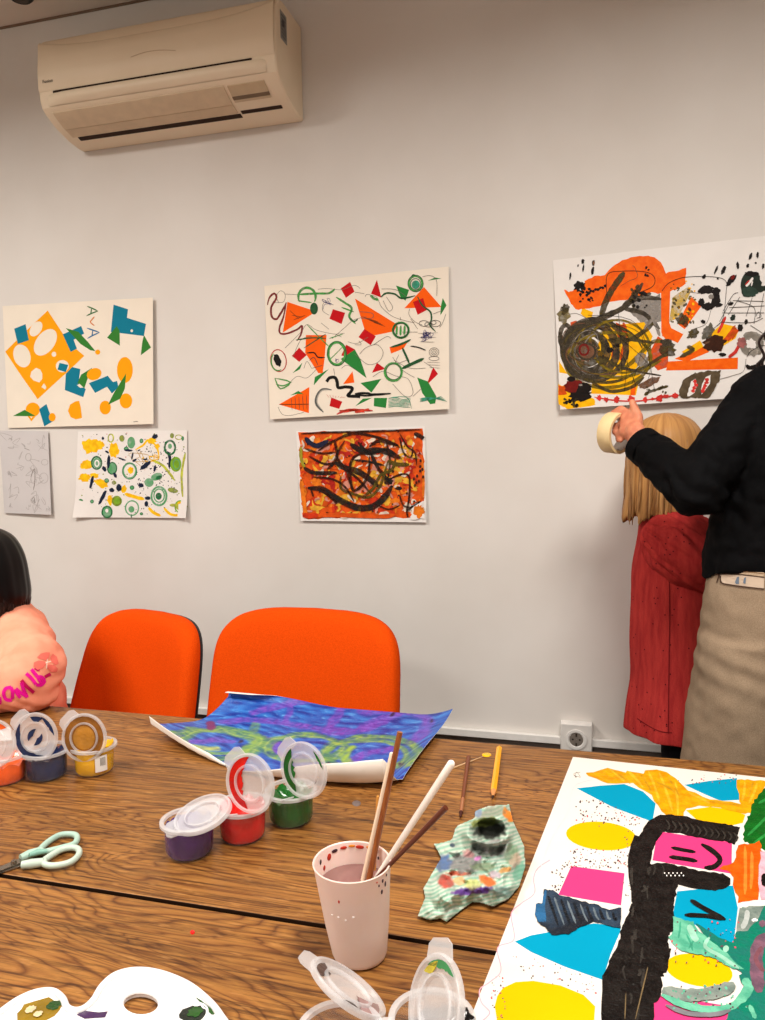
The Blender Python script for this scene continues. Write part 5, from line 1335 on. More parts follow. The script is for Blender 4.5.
brush_in_cup('thick white brush with a rounded end leaning right in the cup', through(375, 880, 451, 764, cy + 0.02, 0.035), 0.0030, 0.0042, ww)
brush_in_cup('short dark brown brush leaning furthest right in the cup', through(372, 883, 446, 807.5, cy - 0.012, 0.035), 0.0020, 0.0032, wd_, False)
brush_in_cup('short tan brush end showing behind the cream brush in the cup', through(374, 870, 378, 797, cy + 0.03, 0.04), 0.0022, 0.0018, wo)

# ---- pencil and brush on the table
def lying(name, label, cat, px1, px2, parts, r, group=None, seg=14):
    a = atZ(px1[0], px1[1], TZ + r); b = atZ(px2[0], px2[1], TZ + r)
    t = thing(name, label, cat, (a.x, a.y, TZ), 0, group); d = b - a
    for nm, t0, t1, r0, r1, m in parts:
        s = MB(); pts = [V((0, 0, r)) + d * (t0 + (t1 - t0) * k / 6) for k in range(7)]
        s.tube(pts, [r0 + (r1 - r0) * k / 6 for k in range(7)], seg); s.build(nm, m, t, angle=35)
    return t
lying('pencil', 'sharpened yellow pencil lying on the table', 'pencil', (492.6, 798.5), (499.3, 748.5),
      [('lead', 0.0, 0.045, 0.0006, 0.0018, mat('lead_dark', (46, 30, 26), 0.5)), ('sharpened_wood', 0.045, 0.13, 0.0018, 0.0049, mat('pencil_wood', (206, 140, 84), 0.6)), ('barrel', 0.13, 1.0, 0.0052, 0.0052, mat('pencil_yellow', (250, 170, 10), 0.3, coat=0.4))], 0.0052, seg=6)
lying('paint_brush', 'thin brown brush lying on the table left of the yellow pencil', 'brush', (460.5, 817), (468.5, 757),
      [('bristles', 0.0, 0.07, 0.0012, 0.0030, mat('bristle_dark', (66, 26, 20), 0.7)), ('ferrule', 0.07, 0.27, 0.0030, 0.0028, mat('ferrule_copper', (200, 140, 100), 0.3, metal=0.6)), ('handle', 0.27, 1.0, 0.0030, 0.0036, mat('handle_redbrown', (112, 58, 32), 0.35, coat=0.3))], 0.0036)
def spot(label, px, py, rx, ry, m, name='paint_spot', n=18, z=0.0003):
    c = atZ(px, py, TZ)
    pts = []
    for k in range(n):
        a = 2 * PI * k / n
        p = atZ(px + rx * math.cos(a), py + ry * math.sin(a), TZ); pts.append(p - c)
    s = MB(); s.rings([[V((p.x, p.y, 0.0002)) for p in pts], [V((p.x * 0.9, p.y * 0.9, z + 0.0006)) for p in pts], [V((p.x * 0.5, p.y * 0.5, z + 0.0009)) for p in pts]])
    o = s.build(name, m, None, loc=(c.x, c.y, TZ))
    return tag(o, label, 'paint spot')
spot('yellow oval paint spot on the table left of the pencil', 486.7, 754.8, 4.8, 2.2, yelp)
spot('tiny red paint spot on the foreground table above the palette', 192.5, 932.5, 2.6, 2.2, redp, n=8)
spot('faint grey blue paint spot on the table right of the green pot', 356.5, 803.5, 4.5, 3, mat('spot_blue', (110, 96, 92), 0.5), n=9)
a = atZ(452, 768.5, TZ + 0.0006); b = atZ(483, 756.5, TZ + 0.0006)
s = MB(); s.tube([V((0, 0, 0.0006)), (b - a) * 0.5 + V((0, 0, 0.0006)), b - a + V((0, 0, 0.0006))], [0.0016, 0.0013, 0.0007], 8)
o = s.build('bristle_hair', mat('pale_streak', (206, 170, 130), 0.3), None, loc=(a.x, a.y, TZ)); tag(o, 'thin pale plastic thread on the table running up to the yellow spot', 'thread')

# ---- scrap of white paper at the far left
a = atZ(-20, 742, TZ); pts = [atZ(x, y, TZ + 0.0006) - V((a.x, a.y, TZ)) for x, y in ((-40, 728), (10, 727), (12, 740), (-40, 744))]
s = MB(); s.rings([pts, [p - V((0, 0, 0.0005)) for p in pts]]); o = s.build('paper_scrap', white, None, smooth=False, loc=(a.x, a.y, TZ)); tag(o, 'scrap of white paper behind the orange paint pot', 'paper')

# ---- crumpled rag
rag_px = [(40, 745), (85, 635), (75, 580), (120, 500), (180, 400), (160, 360), (135, 315), (190, 306), (245, 290), (262, 230), (278, 205), (325, 185), (375, 165), (382, 120), (460, 90), (585, 80), (612, 190), (640, 250), (676, 330), (682, 450), (645, 570), (580, 645), (490, 690), (430, 670), (370, 662), (290, 720), (215, 780), (180, 760), (120, 770)]
def colour_mesh(mb, name, rough, parent=None, bump=0.2, bscale=300, coat=0.0, colfn=None, mats_extra=(), angle=180):
    m = bpy.data.materials.new(name + '_mat'); m.use_nodes = True; nt = m.node_tree
    at = nt.nodes.new('ShaderNodeVertexColor'); at.layer_name = 'paint'
    b = nt.nodes['Principled BSDF']; nt.links.new(at.outputs['Color'], b.inputs['Base Color']); b.inputs['Roughness'].default_value = rough; b.inputs['Coat Weight'].default_value = coat
    nz = nt.nodes.new('ShaderNodeTexNoise'); nz.inputs['Scale'].default_value = bscale
    bu = nt.nodes.new('ShaderNodeBump'); bu.inputs['Strength'].default_value = bump; bu.inputs['Distance'].default_value = 0.002
    nt.links.new(nz.outputs['Fac'], bu.inputs['Height']); nt.links.new(bu.outputs['Normal'], b.inputs['Normal'])
    o = mb.build(name, [m] + list(mats_extra), parent, angle=angle, recalc=False)
    ca = o.data.color_attributes.new('paint', 'FLOAT_COLOR', 'POINT')
    for i, v in enumerate(o.data.vertices): ca.data[i].color = lin(colfn(v.co))
    return o
def inside(p, poly):
    x, y = p; c = False; n = len(poly); j = n - 1
    for i in range(n):
        xi, yi = poly[i]; xj, yj = poly[j]
        if ((yi > y) != (yj > y)) and (x < (xj - xi) * (y - yi) / (yj - yi + 1e-9) + xi): c = not c
        j = i
    return c
def dist_edge(p, poly):
    x, y = p; best = 1e9; n = len(poly)
    for i in range(n):
        x1, y1 = poly[i]; x2, y2 = poly[(i + 1) % n]
        dx, dy = x2 - x1, y2 - y1; t = max(0, min(1, ((x - x1) * dx + (y - y1) * dy) / (dx * dx + dy * dy + 1e-9)))
        best = min(best, math.hypot(x - x1 - t * dx, y - y1 - t * dy))
    return best
def lerp3(a, b, t): t = max(0, min(1, t)); return tuple(a[i] + (b[i] - a[i]) * t for i in range(3))
rg = MB(); ragO = atZ(410 + 380 / 5.885, 790 + 450 / 5.885, TZ)
N_R = 130; ids = {}; ragpx = {}
SH = 26
for j in range(N_R + 1):
    for i in range(N_R + 1):
        x = 30 + 670 * i / N_R; y = 70 + 720 * j / N_R
        ragpx[(i, j)] = (x, y, inside((x, y), rag_px))
def rag_h(x, y):
    de = dist_edge((x, y), rag_px)
    base = min(1, de / 90.0)
    q = V((x / 110, y / 110, 0.3))
    ridge = abs(noise.noise(q * 1.1 + V((3, 1, 0)))) * -1.0 + 0.5
    h = 0.003 + 0.010 * base ** 0.7 + 0.016 * base * ridge + 0.006 * base * noise.noise(q * 3.2)
    # big roll around the hollow, the hollow itself and the front fold
    d = math.hypot((x - 465) / 100, (y - 235) / 62)
    h += 0.022 * math.exp(-((d - 1.25) / 0.38) ** 2) * min(1, base * 1.5)
    if d < 1.0: h = 0.003 + (h - 0.003) * d ** 2
    fold = (y - 615) + (x - 300) * 0.12
    h += 0.010 * math.exp(-(fold / 42) ** 2) * base
    h += 0.008 * math.exp(-(((x - 620) * 0.9 + (y - 400) * 0.25) / 40) ** 2) * base
    return max(h, 0.0012)
base_pos = {}
for k, (x, y, ins) in ragpx.items():
    if ins:
        h = rag_h(x, y)
        p = atZ(410 + x / 5.885, 790 + y / 5.885, TZ + h) - ragO
        ids[k] = rg.add([p])[0]; base_pos[ids[k]] = (x, y)
for j in range(N_R):
    for i in range(N_R):
        q = [(i, j), (i + 1, j), (i + 1, j + 1), (i, j + 1)]
        if all(k in ids for k in q): rg.face([ids[k] for k in q][::-1])
        else:
            t3 = [k for k in q if k in ids]
            if len(t3) == 3: rg.face([ids[k] for k in t3][::-1])
stains_and_shade = [((370, 592), 105, 22, -6, (84, 40, 130), 1), ((458, 535), 46, 26, 20, (226, 104, 40), 1), ((578, 150), 22, 44, -35, (236, 128, 30), 1), ((210, 540), 44, 36, 20, (190, 74, 60), .95), ((285, 490), 60, 12, 0, (200, 80, 50), .9), ((370, 555), 46, 30, 0, (196, 200, 110), .8), ((290, 535), 30, 26, 0, (226, 170, 110), .8),
          ((200, 430), 46, 42, -40, (70, 96, 146), .9), ((330, 430), 90, 60, 0, (118, 110, 112), .75), ((400, 402), 22, 12, -20, (216, 130, 200), 1), ((345, 375), 30, 22, 20, (196, 120, 120), .7), ((470, 235), 90, 52, 0, (26, 30, 22), 1), ((440, 190), 80, 26, -10, (110, 120, 40), .9), ((420, 345), 60, 34, 0, (84, 92, 86), .85), ((250, 325), 14, 12, 0, (40, 60, 80), 1),  # the near-black oval paints shade into the hollow; the others are stains
          ((510, 340), 80, 50, 0, (150, 140, 142), .6), ((600, 380), 40, 60, 0, (96, 124, 84), .6), ((620, 415), 30, 40, 20, (206, 160, 140), .6), ((560, 470), 40, 14, -20, (206, 130, 50), .8), ((430, 450), 60, 24, 0, (110, 130, 90), .7), ((480, 130), 80, 30, -10, (130, 130, 110), .6), ((400, 135), 22, 24, 0, (120, 140, 180), .7), ((640, 480), 30, 50, 20, (80, 160, 130), .6), ((500, 500), 30, 20, 0, (190, 160, 180), .7), ((540, 600), 50, 34, 0, (90, 130, 130), .5)]
def ragcol_xy(x, y):
    w = 0.5 + 0.5 * math.sin((y + 0.25 * x) * 0.26 + 5 * noise.noise(V((x / 90, y / 90, 2))))
    c = lerp3((206, 214, 198), (122, 178, 152), w * 0.8 + 0.3 * noise.noise(V((x / 60, y / 60, 8))))
    for (cx, cy_), rx, ry, rot, col_, s_ in stains_and_shade:
        a = math.radians(rot); dx, dy = x - cx, y - cy_
        u, v_ = (dx * math.cos(a) + dy * math.sin(a)) / rx, (-dx * math.sin(a) + dy * math.cos(a)) / ry
        d = math.hypot(u, v_) + 0.45 * noise.noise(V((x / 26, y / 26, cx * 0.1)))
        c = lerp3(c, col_, s_ * max(0, min(1, (1.25 - d) / 0.4)))
    g = noise.noise(V((x / 70, y / 70, 31))) + 0.5 * noise.noise(V((x / 18, y / 18, 12)))
    c = lerp3(c, (104, 108, 104), 0.5 * max(0, g) + 0.22 * max(0, 1 - math.hypot((x - 420) / 240, (y - 380) / 240)))
    return c
vcount = {}
def ragcol(co):
    k = (round(co.x, 6), round(co.y, 6), round(co.z, 6))
    return vcount[k]
for i, v in enumerate(rg.v):
    vv = V(v); me_k = None
    vcount[i] = ragcol_xy(*base_pos[i])
o = None
m_idx = [0]
def ragcol2(co):
    c = vcount[m_idx[0]]; m_idx[0] += 1; return c
rag = colour_mesh(rg, 'crumpled_rag', 0.85, None, 0.3, 500, colfn=ragcol2)
rag.location = (ragO.x, ragO.y, TZ)
sm = rag.modifiers.new('solid', 'SOLIDIFY'); sm.thickness = 0.0008; sm.offset = -1
rag.modifiers.new('sub', 'SUBSURF').render_levels = 1
tag(rag, 'crumpled green patterned paper towel smeared with paint, between the cup and the poster', 'paper towel')

# ---- blue painting, curling on the table
def bsurf(u, v):
    """u along the near edge left -> right, v near -> far; the sheet curls up at three places"""
    Lc = V((-0.822, -0.950, TZ)); Fc = V((-0.300, -1.028, TZ)); Rc = V((-0.276, -0.700, TZ)); Bc = V((-0.738, -0.778, TZ))
    ramp_ = max(0.0, min(1.0, (u - 0.40) / 0.5)) * max(0.0, min(1.0, (0.99 - u) / 0.035))
    cf = 1.0 if ramp_ > 0 else 0.0
    cb = max(0.0, min(1.0, (0.50 - u) / 0.38))
    wf, wb_ = 0.26 * ramp_ + 1e-4, 0.87
    vv = v * (1 - cf) + cf * max(0.0, (v - wf) / (1 - wf))
    top = vv
    if cb > 0: top = vv * (1 - cb) + cb * min(1.0, vv / wb_)
    p = (Lc * (1 - u) + Fc * u) * (1 - top) + (Bc * (1 - u) + Rc * u) * top
    p.y -= 0.052 * math.sin(PI * min(1, u * 1.05)) * (1 - top)
    z = 0.0015 + 0.002 * noise.noise(V((u * 3, v * 3, 1)))
    l = max(0, 1 - u / 0.42) * max(0, 1 - top / 0.75)
    z += 0.030 * l ** 1.4
    r = max(0, (u - 0.84) / 0.16)
    z += 0.010 * r ** 2 * (0.5 + 0.5 * math.sin(top * 5.2 + 0.6)) + 0.012 * r ** 2 * top
    b = max(0, (top - 0.55) / 0.45)
    z += 0.030 * b ** 2 * max(0, 1 - u / 0.9)
    if v < wf and cf > 0:
        t = (wf - v) / wf
        rad = 0.010 + 0.026 * ramp_
        ang = min(wf * 0.30 * t / rad, 1.9)
        z += rad * (1 - math.cos(ang)); p.y += -rad * math.sin(ang)
    wl = 0.055 * max(0.0, 1 - u / 0.42)
    if u < 0.42 and v < wl:
        t = (wl - v) / wl
        z += 0.010 * t * min(1, (0.42 - u) / 0.1); p.y += wl * 0.2 * t + 0.003 * t
    if vv > wb_ and cb > 0:
        t = (vv - wb_) / (1 - wb_)
        rad = 0.007
        ang = 3.0 * t * cb
        z += rad * (1 - math.cos(ang)); p.y += rad * math.sin(ang) - 0.012 * max(0, ang - 2.2)
    return V((p.x, p.y, TZ + max(z, 0.0012)))
NU, NV_ = 220, 150
bO = V((-0.52, -0.87, TZ))
bm1 = MB(); uv = []
G = [[None] * (NU + 1) for _ in range(NV_ + 1)]
for j in range(NV_ + 1):
    for i in range(NU + 1):
        u, v = i / NU, j / NV_
        G[j][i] = bm1.add([bsurf(u, v) - bO])[0]; uv.append((u, v))
nf = len(bm1.v)
for j in range(NV_):
    for i in range(NU): bm1.face((G[j][i], G[j][i + 1], G[j + 1][i + 1], G[j + 1][i]), 0)
# white underside
me_n = {}
du = 0.004
def nrm(u, v):
    a = bsurf(min(u + du, 1), v) - bsurf(max(u - du, 0), v); b = bsurf(u, min(v + du, 1)) - bsurf(u, max(v - du, 0))
    return a.cross(b).normalized()
G2 = [[None] * (NU + 1) for _ in range(NV_ + 1)]
for j in range(NV_ + 1):
    for i in range(NU + 1):
        u, v = i / NU, j / NV_
        G2[j][i] = bm1.add([bsurf(u, v) - nrm(u, v) * 0.0006 - bO])[0]; uv.append((u, v))
for j in range(NV_):
    for i in range(NU): bm1.face((G2[j][i], G2[j + 1][i], G2[j + 1][i + 1], G2[j][i + 1]), 1)
for k in range(NU):
    bm1.face((G[0][k], G2[0][k], G2[0][k + 1], G[0][k + 1]), 1); bm1.face((G[NV_][k], G[NV_][k + 1], G2[NV_][k + 1], G2[NV_][k]), 1)
for k in range(NV_):
    bm1.face((G[k][0], G[k + 1][0], G2[k + 1][0], G2[k][0]), 1); bm1.face((G[k][NU], G2[k][NU], G2[k + 1][NU], G[k + 1][NU]), 1)
def bluecol(u, v, co):
    px, py, _ = project(co)
    n1 = noise.noise(V((u * 16, v * 26, 0))); n2 = noise.noise(V((u * 40 + 3 * n1, v * 60, 4))); n3 = noise.noise(V((u * 5, v * 5, 9)))
    c = lerp3((14, 56, 150), (48, 118, 196), 0.45 + 0.9 * n1 + 0.3 * n2)
    c = lerp3(c, (140, 184, 226), max(0, n2 * 1.1 - 0.3 + 0.3 * n1))
    c = lerp3(c, (10, 30, 120), max(0, -n1 * 1.3 - 0.25))
    jx = 5 * noise.noise(V((u * 9, v * 9, 20))); jy = 2.5 * noise.noise(V((u * 9, v * 9, 30)))
    x, y = px + jx, py + jy
    st_ = 0.8 + 0.5 * noise.noise(V((u * 60, v * 20, 40)))
    def band(d, w): return max(0, min(1, (w - abs(d)) / (0.45 * w))) * min(1, st_)
    PUR = lerp3((84, 44, 150), (122, 84, 190), 0.5 + n2); PUD = (66, 34, 130)
    def seg(x0, y0, x1, y1):
        dx, dy = x1 - x0, y1 - y0; t = max(0, min(1, ((x - x0) * dx + (y - y0) * dy) / (dx * dx + dy * dy))); return math.hypot(x - x0 - t * dx, (y - y0 - t * dy) * 1.5)
    def pl(pts): return min(seg(a[0], a[1], b[0], b[1]) for a, b in zip(pts[:-1], pts[1:]))
    for pts, w in (([(222, 722), (245, 720), (285, 722), (320, 730), (355, 732), (385, 722)], 6), ([(340, 692), (338, 715), (328, 730)], 7), ([(255, 712), (290, 702), (330, 697), (380, 703), (412, 708)], 6), ([(285, 722), (290, 706)], 5), ([(365, 712), (395, 706), (420, 714), (428, 722), (420, 735), (412, 742)], 8),
                   ([(365, 728), (385, 718), (400, 712)], 9), ([(350, 760), (375, 752), (395, 748)], 5), ([(280, 745), (262, 738), (255, 740)], 5), ([(190, 742), (215, 740), (232, 742)], 5), ([(285, 757), (275, 748)], 5), ([(168, 742), (178, 735)], 4)):
        c = lerp3(c, PUR, band(pl(pts), w))
    GRE = lerp3((56, 116, 92), (128, 160, 74), 0.5 + n1 + 0.9 * n2)
    def el(cx, cy_, rx, ry, w):
        d = math.hypot((x - cx) / rx, (y - cy_) / ry)
        return band((d - 1) * rx, w)
    for (cx, cy_, rx, ry, w) in ((207, 745, 52, 15, 11), (222, 741, 40, 12, 8), (305, 748, 38, 13, 8), (372, 753, 47, 16, 8), (366, 755, 41, 15, 5)):
        c = lerp3(c, GRE, el(cx, cy_, rx, ry, w))
        c = lerp3(c, (206, 204, 110), 0.4 * el(cx - 2, cy_ + 1, rx * 1.02, ry * 1.03, w * 0.18))
    c = lerp3(c, (206, 204, 84), 0.8 * band(pl([(180, 744), (195, 747), (215, 748)]), 4)); c = lerp3(c, (140, 172, 70), band(pl([(352, 748), (344, 757), (350, 766)]), 6)); c = lerp3(c, (140, 172, 70), 0.6 * band(pl([(255, 726), (258, 740), (245, 752)]), 6))
    for (sx, sy, r) in ((212, 725, 5), (345, 768, 3), (392, 714, 3), (430, 720, 2), (330, 762, 2), (240, 741, 3), (400, 765, 3)):
        c = lerp3(c, (40, 20, 70) if sx != 212 else (110, 20, 90), max(0, min(1, (r - math.hypot(x - sx, y - sy)) / 1.5)))
    return c
bi = [0]
def bcol(co):
    i = bi[0]; bi[0] += 1
    u, v = uv[i]; return bluecol(u, v, co + bO)
bp_ = colour_mesh(bm1, 'blue_painting', 0.38, None, 0.35, 160, colfn=bcol, mats_extra=[paper_col('back_white', (240, 232, 222))])
bp_.location = bO
tag(bp_, 'curling blue and purple painting with green rings, lying in front of the chairs', 'painting')
# ================================================================ people
skin = mat('skin', (218, 150, 118), 0.5, (206, 134, 104), vscale=30, sss=0.15)
skin2 = mat('skin_hand', (214, 140, 106), 0.5, (198, 118, 88), vscale=60, sss=0.15)
def person(label, base):
    return thing('person', label, 'person', base)
def shift(o, root):
    o.data.transform(Matrix.Translation(-V(root.location))); o.parent = root
    return o
def loft(rings_def, name, mats, root, seg=64, fold=None, cap=(False, False), angle=180):
    """rings_def: (centre, rx, ry, rz tilt matrix or None); fold(a, t) scales the radius"""
    mb = MB(); R = []; n = len(rings_def)
    for i, (c, rx, ry) in enumerate(rings_def):
        t = i / (n - 1); ring = []
        for k in range(seg):
            a = 2 * PI * k / seg; f = fold(a, t) if fold else 1
            ring.append(V(c) + V((rx * math.cos(a) * f, ry * math.sin(a) * f, 0)))
        R.append(ring)
    mb.rings(R, 0, *cap)
    o = mb.build(name, mats, None, angle=angle)
    return shift(o, root)
def resample(keys, n):
    """smooth (centre, rx, ry) keys"""
    P = catmull([V(k[0]) for k in keys], n); S = catmull([V((k[1], k[2], 0)) for k in keys], n)
    return [(p, s.x, s.y) for p, s in zip(P, S)]
def sleeve(keys, name, mats, root, seg=48, n=6, fold=None, cap=(False, True)):
    """tube along a path with folds: keys (point, radius)"""
    P = catmull([V(k[0]) for k in keys], n); S = [v.x for v in catmull([V((k[1], 0, 0)) for k in keys], n)]
    mb = MB(); R = []; up = None; N = len(P)
    for i, p in enumerate(P):
        t = (P[min(i + 1, N - 1)] - P[max(i - 1, 0)]).normalized()
        if up is None: up = V((0, 0, 1))
        a = (up - t * up.dot(t)).normalized(); b = t.cross(a); up = a
        ring = []
        for k in range(seg):
            an = 2 * PI * k / seg; f = fold(an, i / (N - 1), p) if fold else 1
            ring.append(p + (a * math.cos(an) + b * math.sin(an)) * S[i] * f)
        R.append(ring)
    mb.rings(R, 0, *cap)
    return shift(mb.build(name, mats, None, angle=180), root)
def world_bvh(o):
    me = o.data; M = Matrix.Translation(V(o.parent.location)) if o.parent else Matrix()
    return BVHTree.FromPolygons([M @ v.co for v in me.vertices], [tuple(p.vertices) for p in me.polygons])
def decal(bvh, pts, m, name, root, off=0.0012, parent=None):
    """a painted or printed patch lying on a garment: outline given in view, dropped onto the cloth"""
    mb = MB(); q = []
    cx = sum(p[0] for p in pts) / len(pts); cy_ = sum(p[1] for p in pts) / len(pts)
    rings = []
    for f in (1.0, 0.66, 0.33, 0.02):
        r = []
        for x, y in pts:
            d = ray(cx + (x - cx) * f, cy_ + (y - cy_) * f).normalized()
            h = bvh.ray_cast(CAM, d)
            if h[0] is None: return None
            r.append(h[0] - d * off)
        rings.append(r)
    mb.rings(rings, 0, False, True)
    o = mb.build(name, m, None, smooth=False); return shift(o, root) if not parent else o
def dense(pts, k=4):
    out = []
    for a, b in zip(pts, pts[1:] + pts[:1]):
        for i in range(k): out.append((a[0] + (b[0] - a[0]) * i / k, a[1] + (b[1] - a[1]) * i / k))
    return out
def stroke_decal(bvh, pts, w, m, name, root, off=0.0012, n=6):
    q = catmull([V((x, y, 0)) for x, y in pts], n); mb = MB(); A_, B_ = [], []
    for i, p in enumerate(q):
        t = (q[min(i + 1, len(q) - 1)] - q[max(i - 1, 0)]).normalized(); nn = V((-t.y, t.x, 0)) * w / 2
        for s, L_ in ((1, A_), (-1, B_)):
            c = p + nn * s; d = ray(c.x, c.y).normalized(); h = bvh.ray_cast(CAM, d)
            if h[0] is None: return None
            L_.append(h[0] - d * off)
    ia, ib = mb.add(A_), mb.add(B_)
    for i in range(len(q) - 1): mb.face((ia[i], ia[i + 1], ib[i + 1], ib[i]))
    return shift(mb.build(name, m, None, smooth=False), root)
def head(mb, c, r, yaw, tilt=0.0):
    """head with brow, nose, lips, chin and ears; faces local +y turned by yaw"""
    M = Matrix.Translation(V(c)) @ Matrix.Rotation(yaw, 4, 'Z') @ Matrix.Rotation(-tilt, 4, 'X')
    def e(p, rr): mb.sphere((0, 0, 0), tuple(x * r for x in rr), 20, 14, M=M @ Matrix.Translation(V(p) * r))
    e((0, -0.08, 0.12), (0.80, 0.98, 0.92)); e((0, 0.10, -0.35), (0.62, 0.74, 0.72)); e((0, 0.52, -0.86), (0.30, 0.26, 0.22))
    e((0, 0.84, -0.18), (0.10, 0.16, 0.20)); e((0, 0.94, -0.28), (0.13, 0.12, 0.10)); e((0, 0.74, -0.54), (0.26, 0.12, 0.06)); e((0, 0.73, -0.62), (0.22, 0.11, 0.06))
    e((0, 0.74, 0.14), (0.5, 0.10, 0.08))
    for s in (-1, 1): e((s * 0.80, -0.02, -0.10), (0.10, 0.22, 0.30)); e((s * 0.42, 0.58, -0.30), (0.26, 0.22, 0.26))
    return M
def eyes(M, r, root, iris):
    for s in (-1, 1):
        b_ = MB(); b_.sphere((0, 0, 0), 0.12 * r, 14, 10, M=M @ Matrix.Translation(V((s * 0.33, 0.72, 0.0)) * r)); shift(b_.build('eye', mat('eye_white', (236, 230, 224), 0.2), None), root)
        b_ = MB(); b_.sphere((0, 0, 0), (0.06 * r, 0.03 * r, 0.06 * r), 12, 8, M=M @ Matrix.Translation(V((s * 0.33, 0.83, 0.0)) * r)); shift(b_.build('iris', iris, None), root)
iris_m = mat('iris_brown', (70, 44, 28), 0.2)
def cloth(name, rgb, rgb2=None, vs=40, rough=0.9, bump=0.25, bscale=500, st=(1, 1, 1), sheen=0.0):
    return mat(name, rgb, rough, rgb2, vscale=vs, bump=bump, bscale=bscale, vstretch=st, spec=0.08, sheen=sheen)
def hand(mb, wrist, palm, knuckles, chains, thumb, rw=0.024):
    """palm and five separate bent fingers"""
    capsule(mb, wrist, V(wrist).lerp(V(palm), 0.5), rw * 0.95, rw * 0.98, sq=(1, 0.8))
    for k in knuckles: capsule(mb, V(wrist).lerp(V(palm), 0.35), k, 0.0165, 0.0115)
    for ch, r0 in chains:
        for a, b, q in zip(ch[:-1], ch[1:], range(9)): capsule(mb, a, b, r0 * (1 - 0.10 * q), r0 * (1 - 0.10 * (q + 1)), 12)
    for a, b, q in zip(thumb[:-1], thumb[1:], range(9)): capsule(mb, a, b, 0.0125 - 0.0014 * q, 0.0125 - 0.0014 * (q + 1), 12)

# ---------------------------------------------------------------- woman at the right edge
wp = person('person in a black jacket and beige jeans, left hand raised with a tape roll', (0.425, -0.45, 0))
WX = 0.425
B_ = MB()
Mh = head(B_, (WX + 0.045, -0.40, 1.585), 0.105, math.radians(14), 0.05)
capsule(B_, (WX + 0.015, -0.43, 1.40), (WX + 0.04, -0.415, 1.53), 0.055, 0.052)
capsule(B_, (WX, -0.44, 1.00), (WX, -0.44, 1.30), 0.095, 0.105, sq=(0.8, 1)); capsule(B_, (0.335, -0.44, 1.37), (0.52, -0.44, 1.37), 0.05, 0.05)
capsule(B_, (0.355, -0.45, 0.93), (0.495, -0.45, 0.93), 0.095, 0.095)
for s in (-1, 1):
    hx = WX + s * 0.09; fx_ = WX + s * 0.12
    capsule(B_, (hx, -0.45, 0.90), (fx_, -0.445, 0.50), 0.078, 0.056); capsule(B_, (fx_, -0.445, 0.50), (fx_, -0.465, 0.10), 0.055, 0.04); capsule(B_, (fx_, -0.47, 0.05), (fx_, -0.34, 0.035), 0.04, 0.03)
EL = atY(699, 491, -0.53)
HS = 0.905
def nr(p): return CAM + (V(p) - CAM) * HS
WR = nr((0.106, -0.207, 1.282))
capsule(B_, (0.325, -0.44, 1.37), EL, 0.044, 0.030); capsule(B_, EL, WR, 0.030, 0.025)
capsule(B_, (0.56, -0.43, 1.37), (0.66, -0.34, 1.20), 0.052, 0.042); capsule(B_, (0.66, -0.34, 1.20), (0.62, -0.13, 1.38), 0.042, 0.026)
hand(B_, WR, nr((0.084, -0.170, 1.335)),
     [nr((0.082, -0.150, 1.357)), nr((0.072, -0.152, 1.345)), nr((0.068, -0.157, 1.330)), nr((0.068, -0.166, 1.312))],
     [([nr((0.082, -0.150, 1.357)), nr((0.062, -0.133, 1.372)), nr((0.044, -0.122, 1.362)), nr((0.034, -0.124, 1.350))], 0.0098 * 0.94),
      ([nr((0.074, -0.150, 1.347)), nr((0.052, -0.128, 1.358)), nr((0.038, -0.122, 1.345)), nr((0.040, -0.132, 1.332))], 0.0094),
      ([nr((0.070, -0.156, 1.332)), nr((0.052, -0.138, 1.328)), nr((0.046, -0.146, 1.312)), nr((0.056, -0.158, 1.306))], 0.0095 * 0.94),
      ([nr((0.070, -0.166, 1.314)), nr((0.056, -0.152, 1.304)), nr((0.054, -0.160, 1.292)), nr((0.062, -0.170, 1.290))], 0.0085 * 0.94)],
     [nr((0.100, -0.186, 1.318)), nr((0.103, -0.172, 1.348)), nr((0.094, -0.162, 1.370)), nr((0.088, -0.158, 1.386))], 0.027)
hand(B_, (0.62, -0.13, 1.38), (0.615, -0.075, 1.43),
     [(0.600, -0.055, 1.45), (0.612, -0.05, 1.455), (0.625, -0.05, 1.453), (0.637, -0.055, 1.445)],
     [([(0.600, -0.055, 1.45), (0.592, -0.040, 1.475), (0.588, -0.030, 1.495)], 0.0095), ([(0.612, -0.05, 1.455), (0.610, -0.036, 1.485), (0.609, -0.028, 1.505)], 0.0095), ([(0.625, -0.05, 1.453), (0.627, -0.038, 1.480), (0.629, -0.030, 1.498)], 0.009), ([(0.637, -0.055, 1.445), (0.643, -0.044, 1.465), (0.647, -0.035, 1.480)], 0.008)],
     [(0.600, -0.10, 1.405), (0.580, -0.085, 1.425), (0.572, -0.070, 1.445), (0.568, -0.060, 1.460)])
shift(fuse(B_, 'body', skin2, None, voxel=0.0042, smooth=3), wp)
eyes(Mh, 0.105, wp, iris_m)
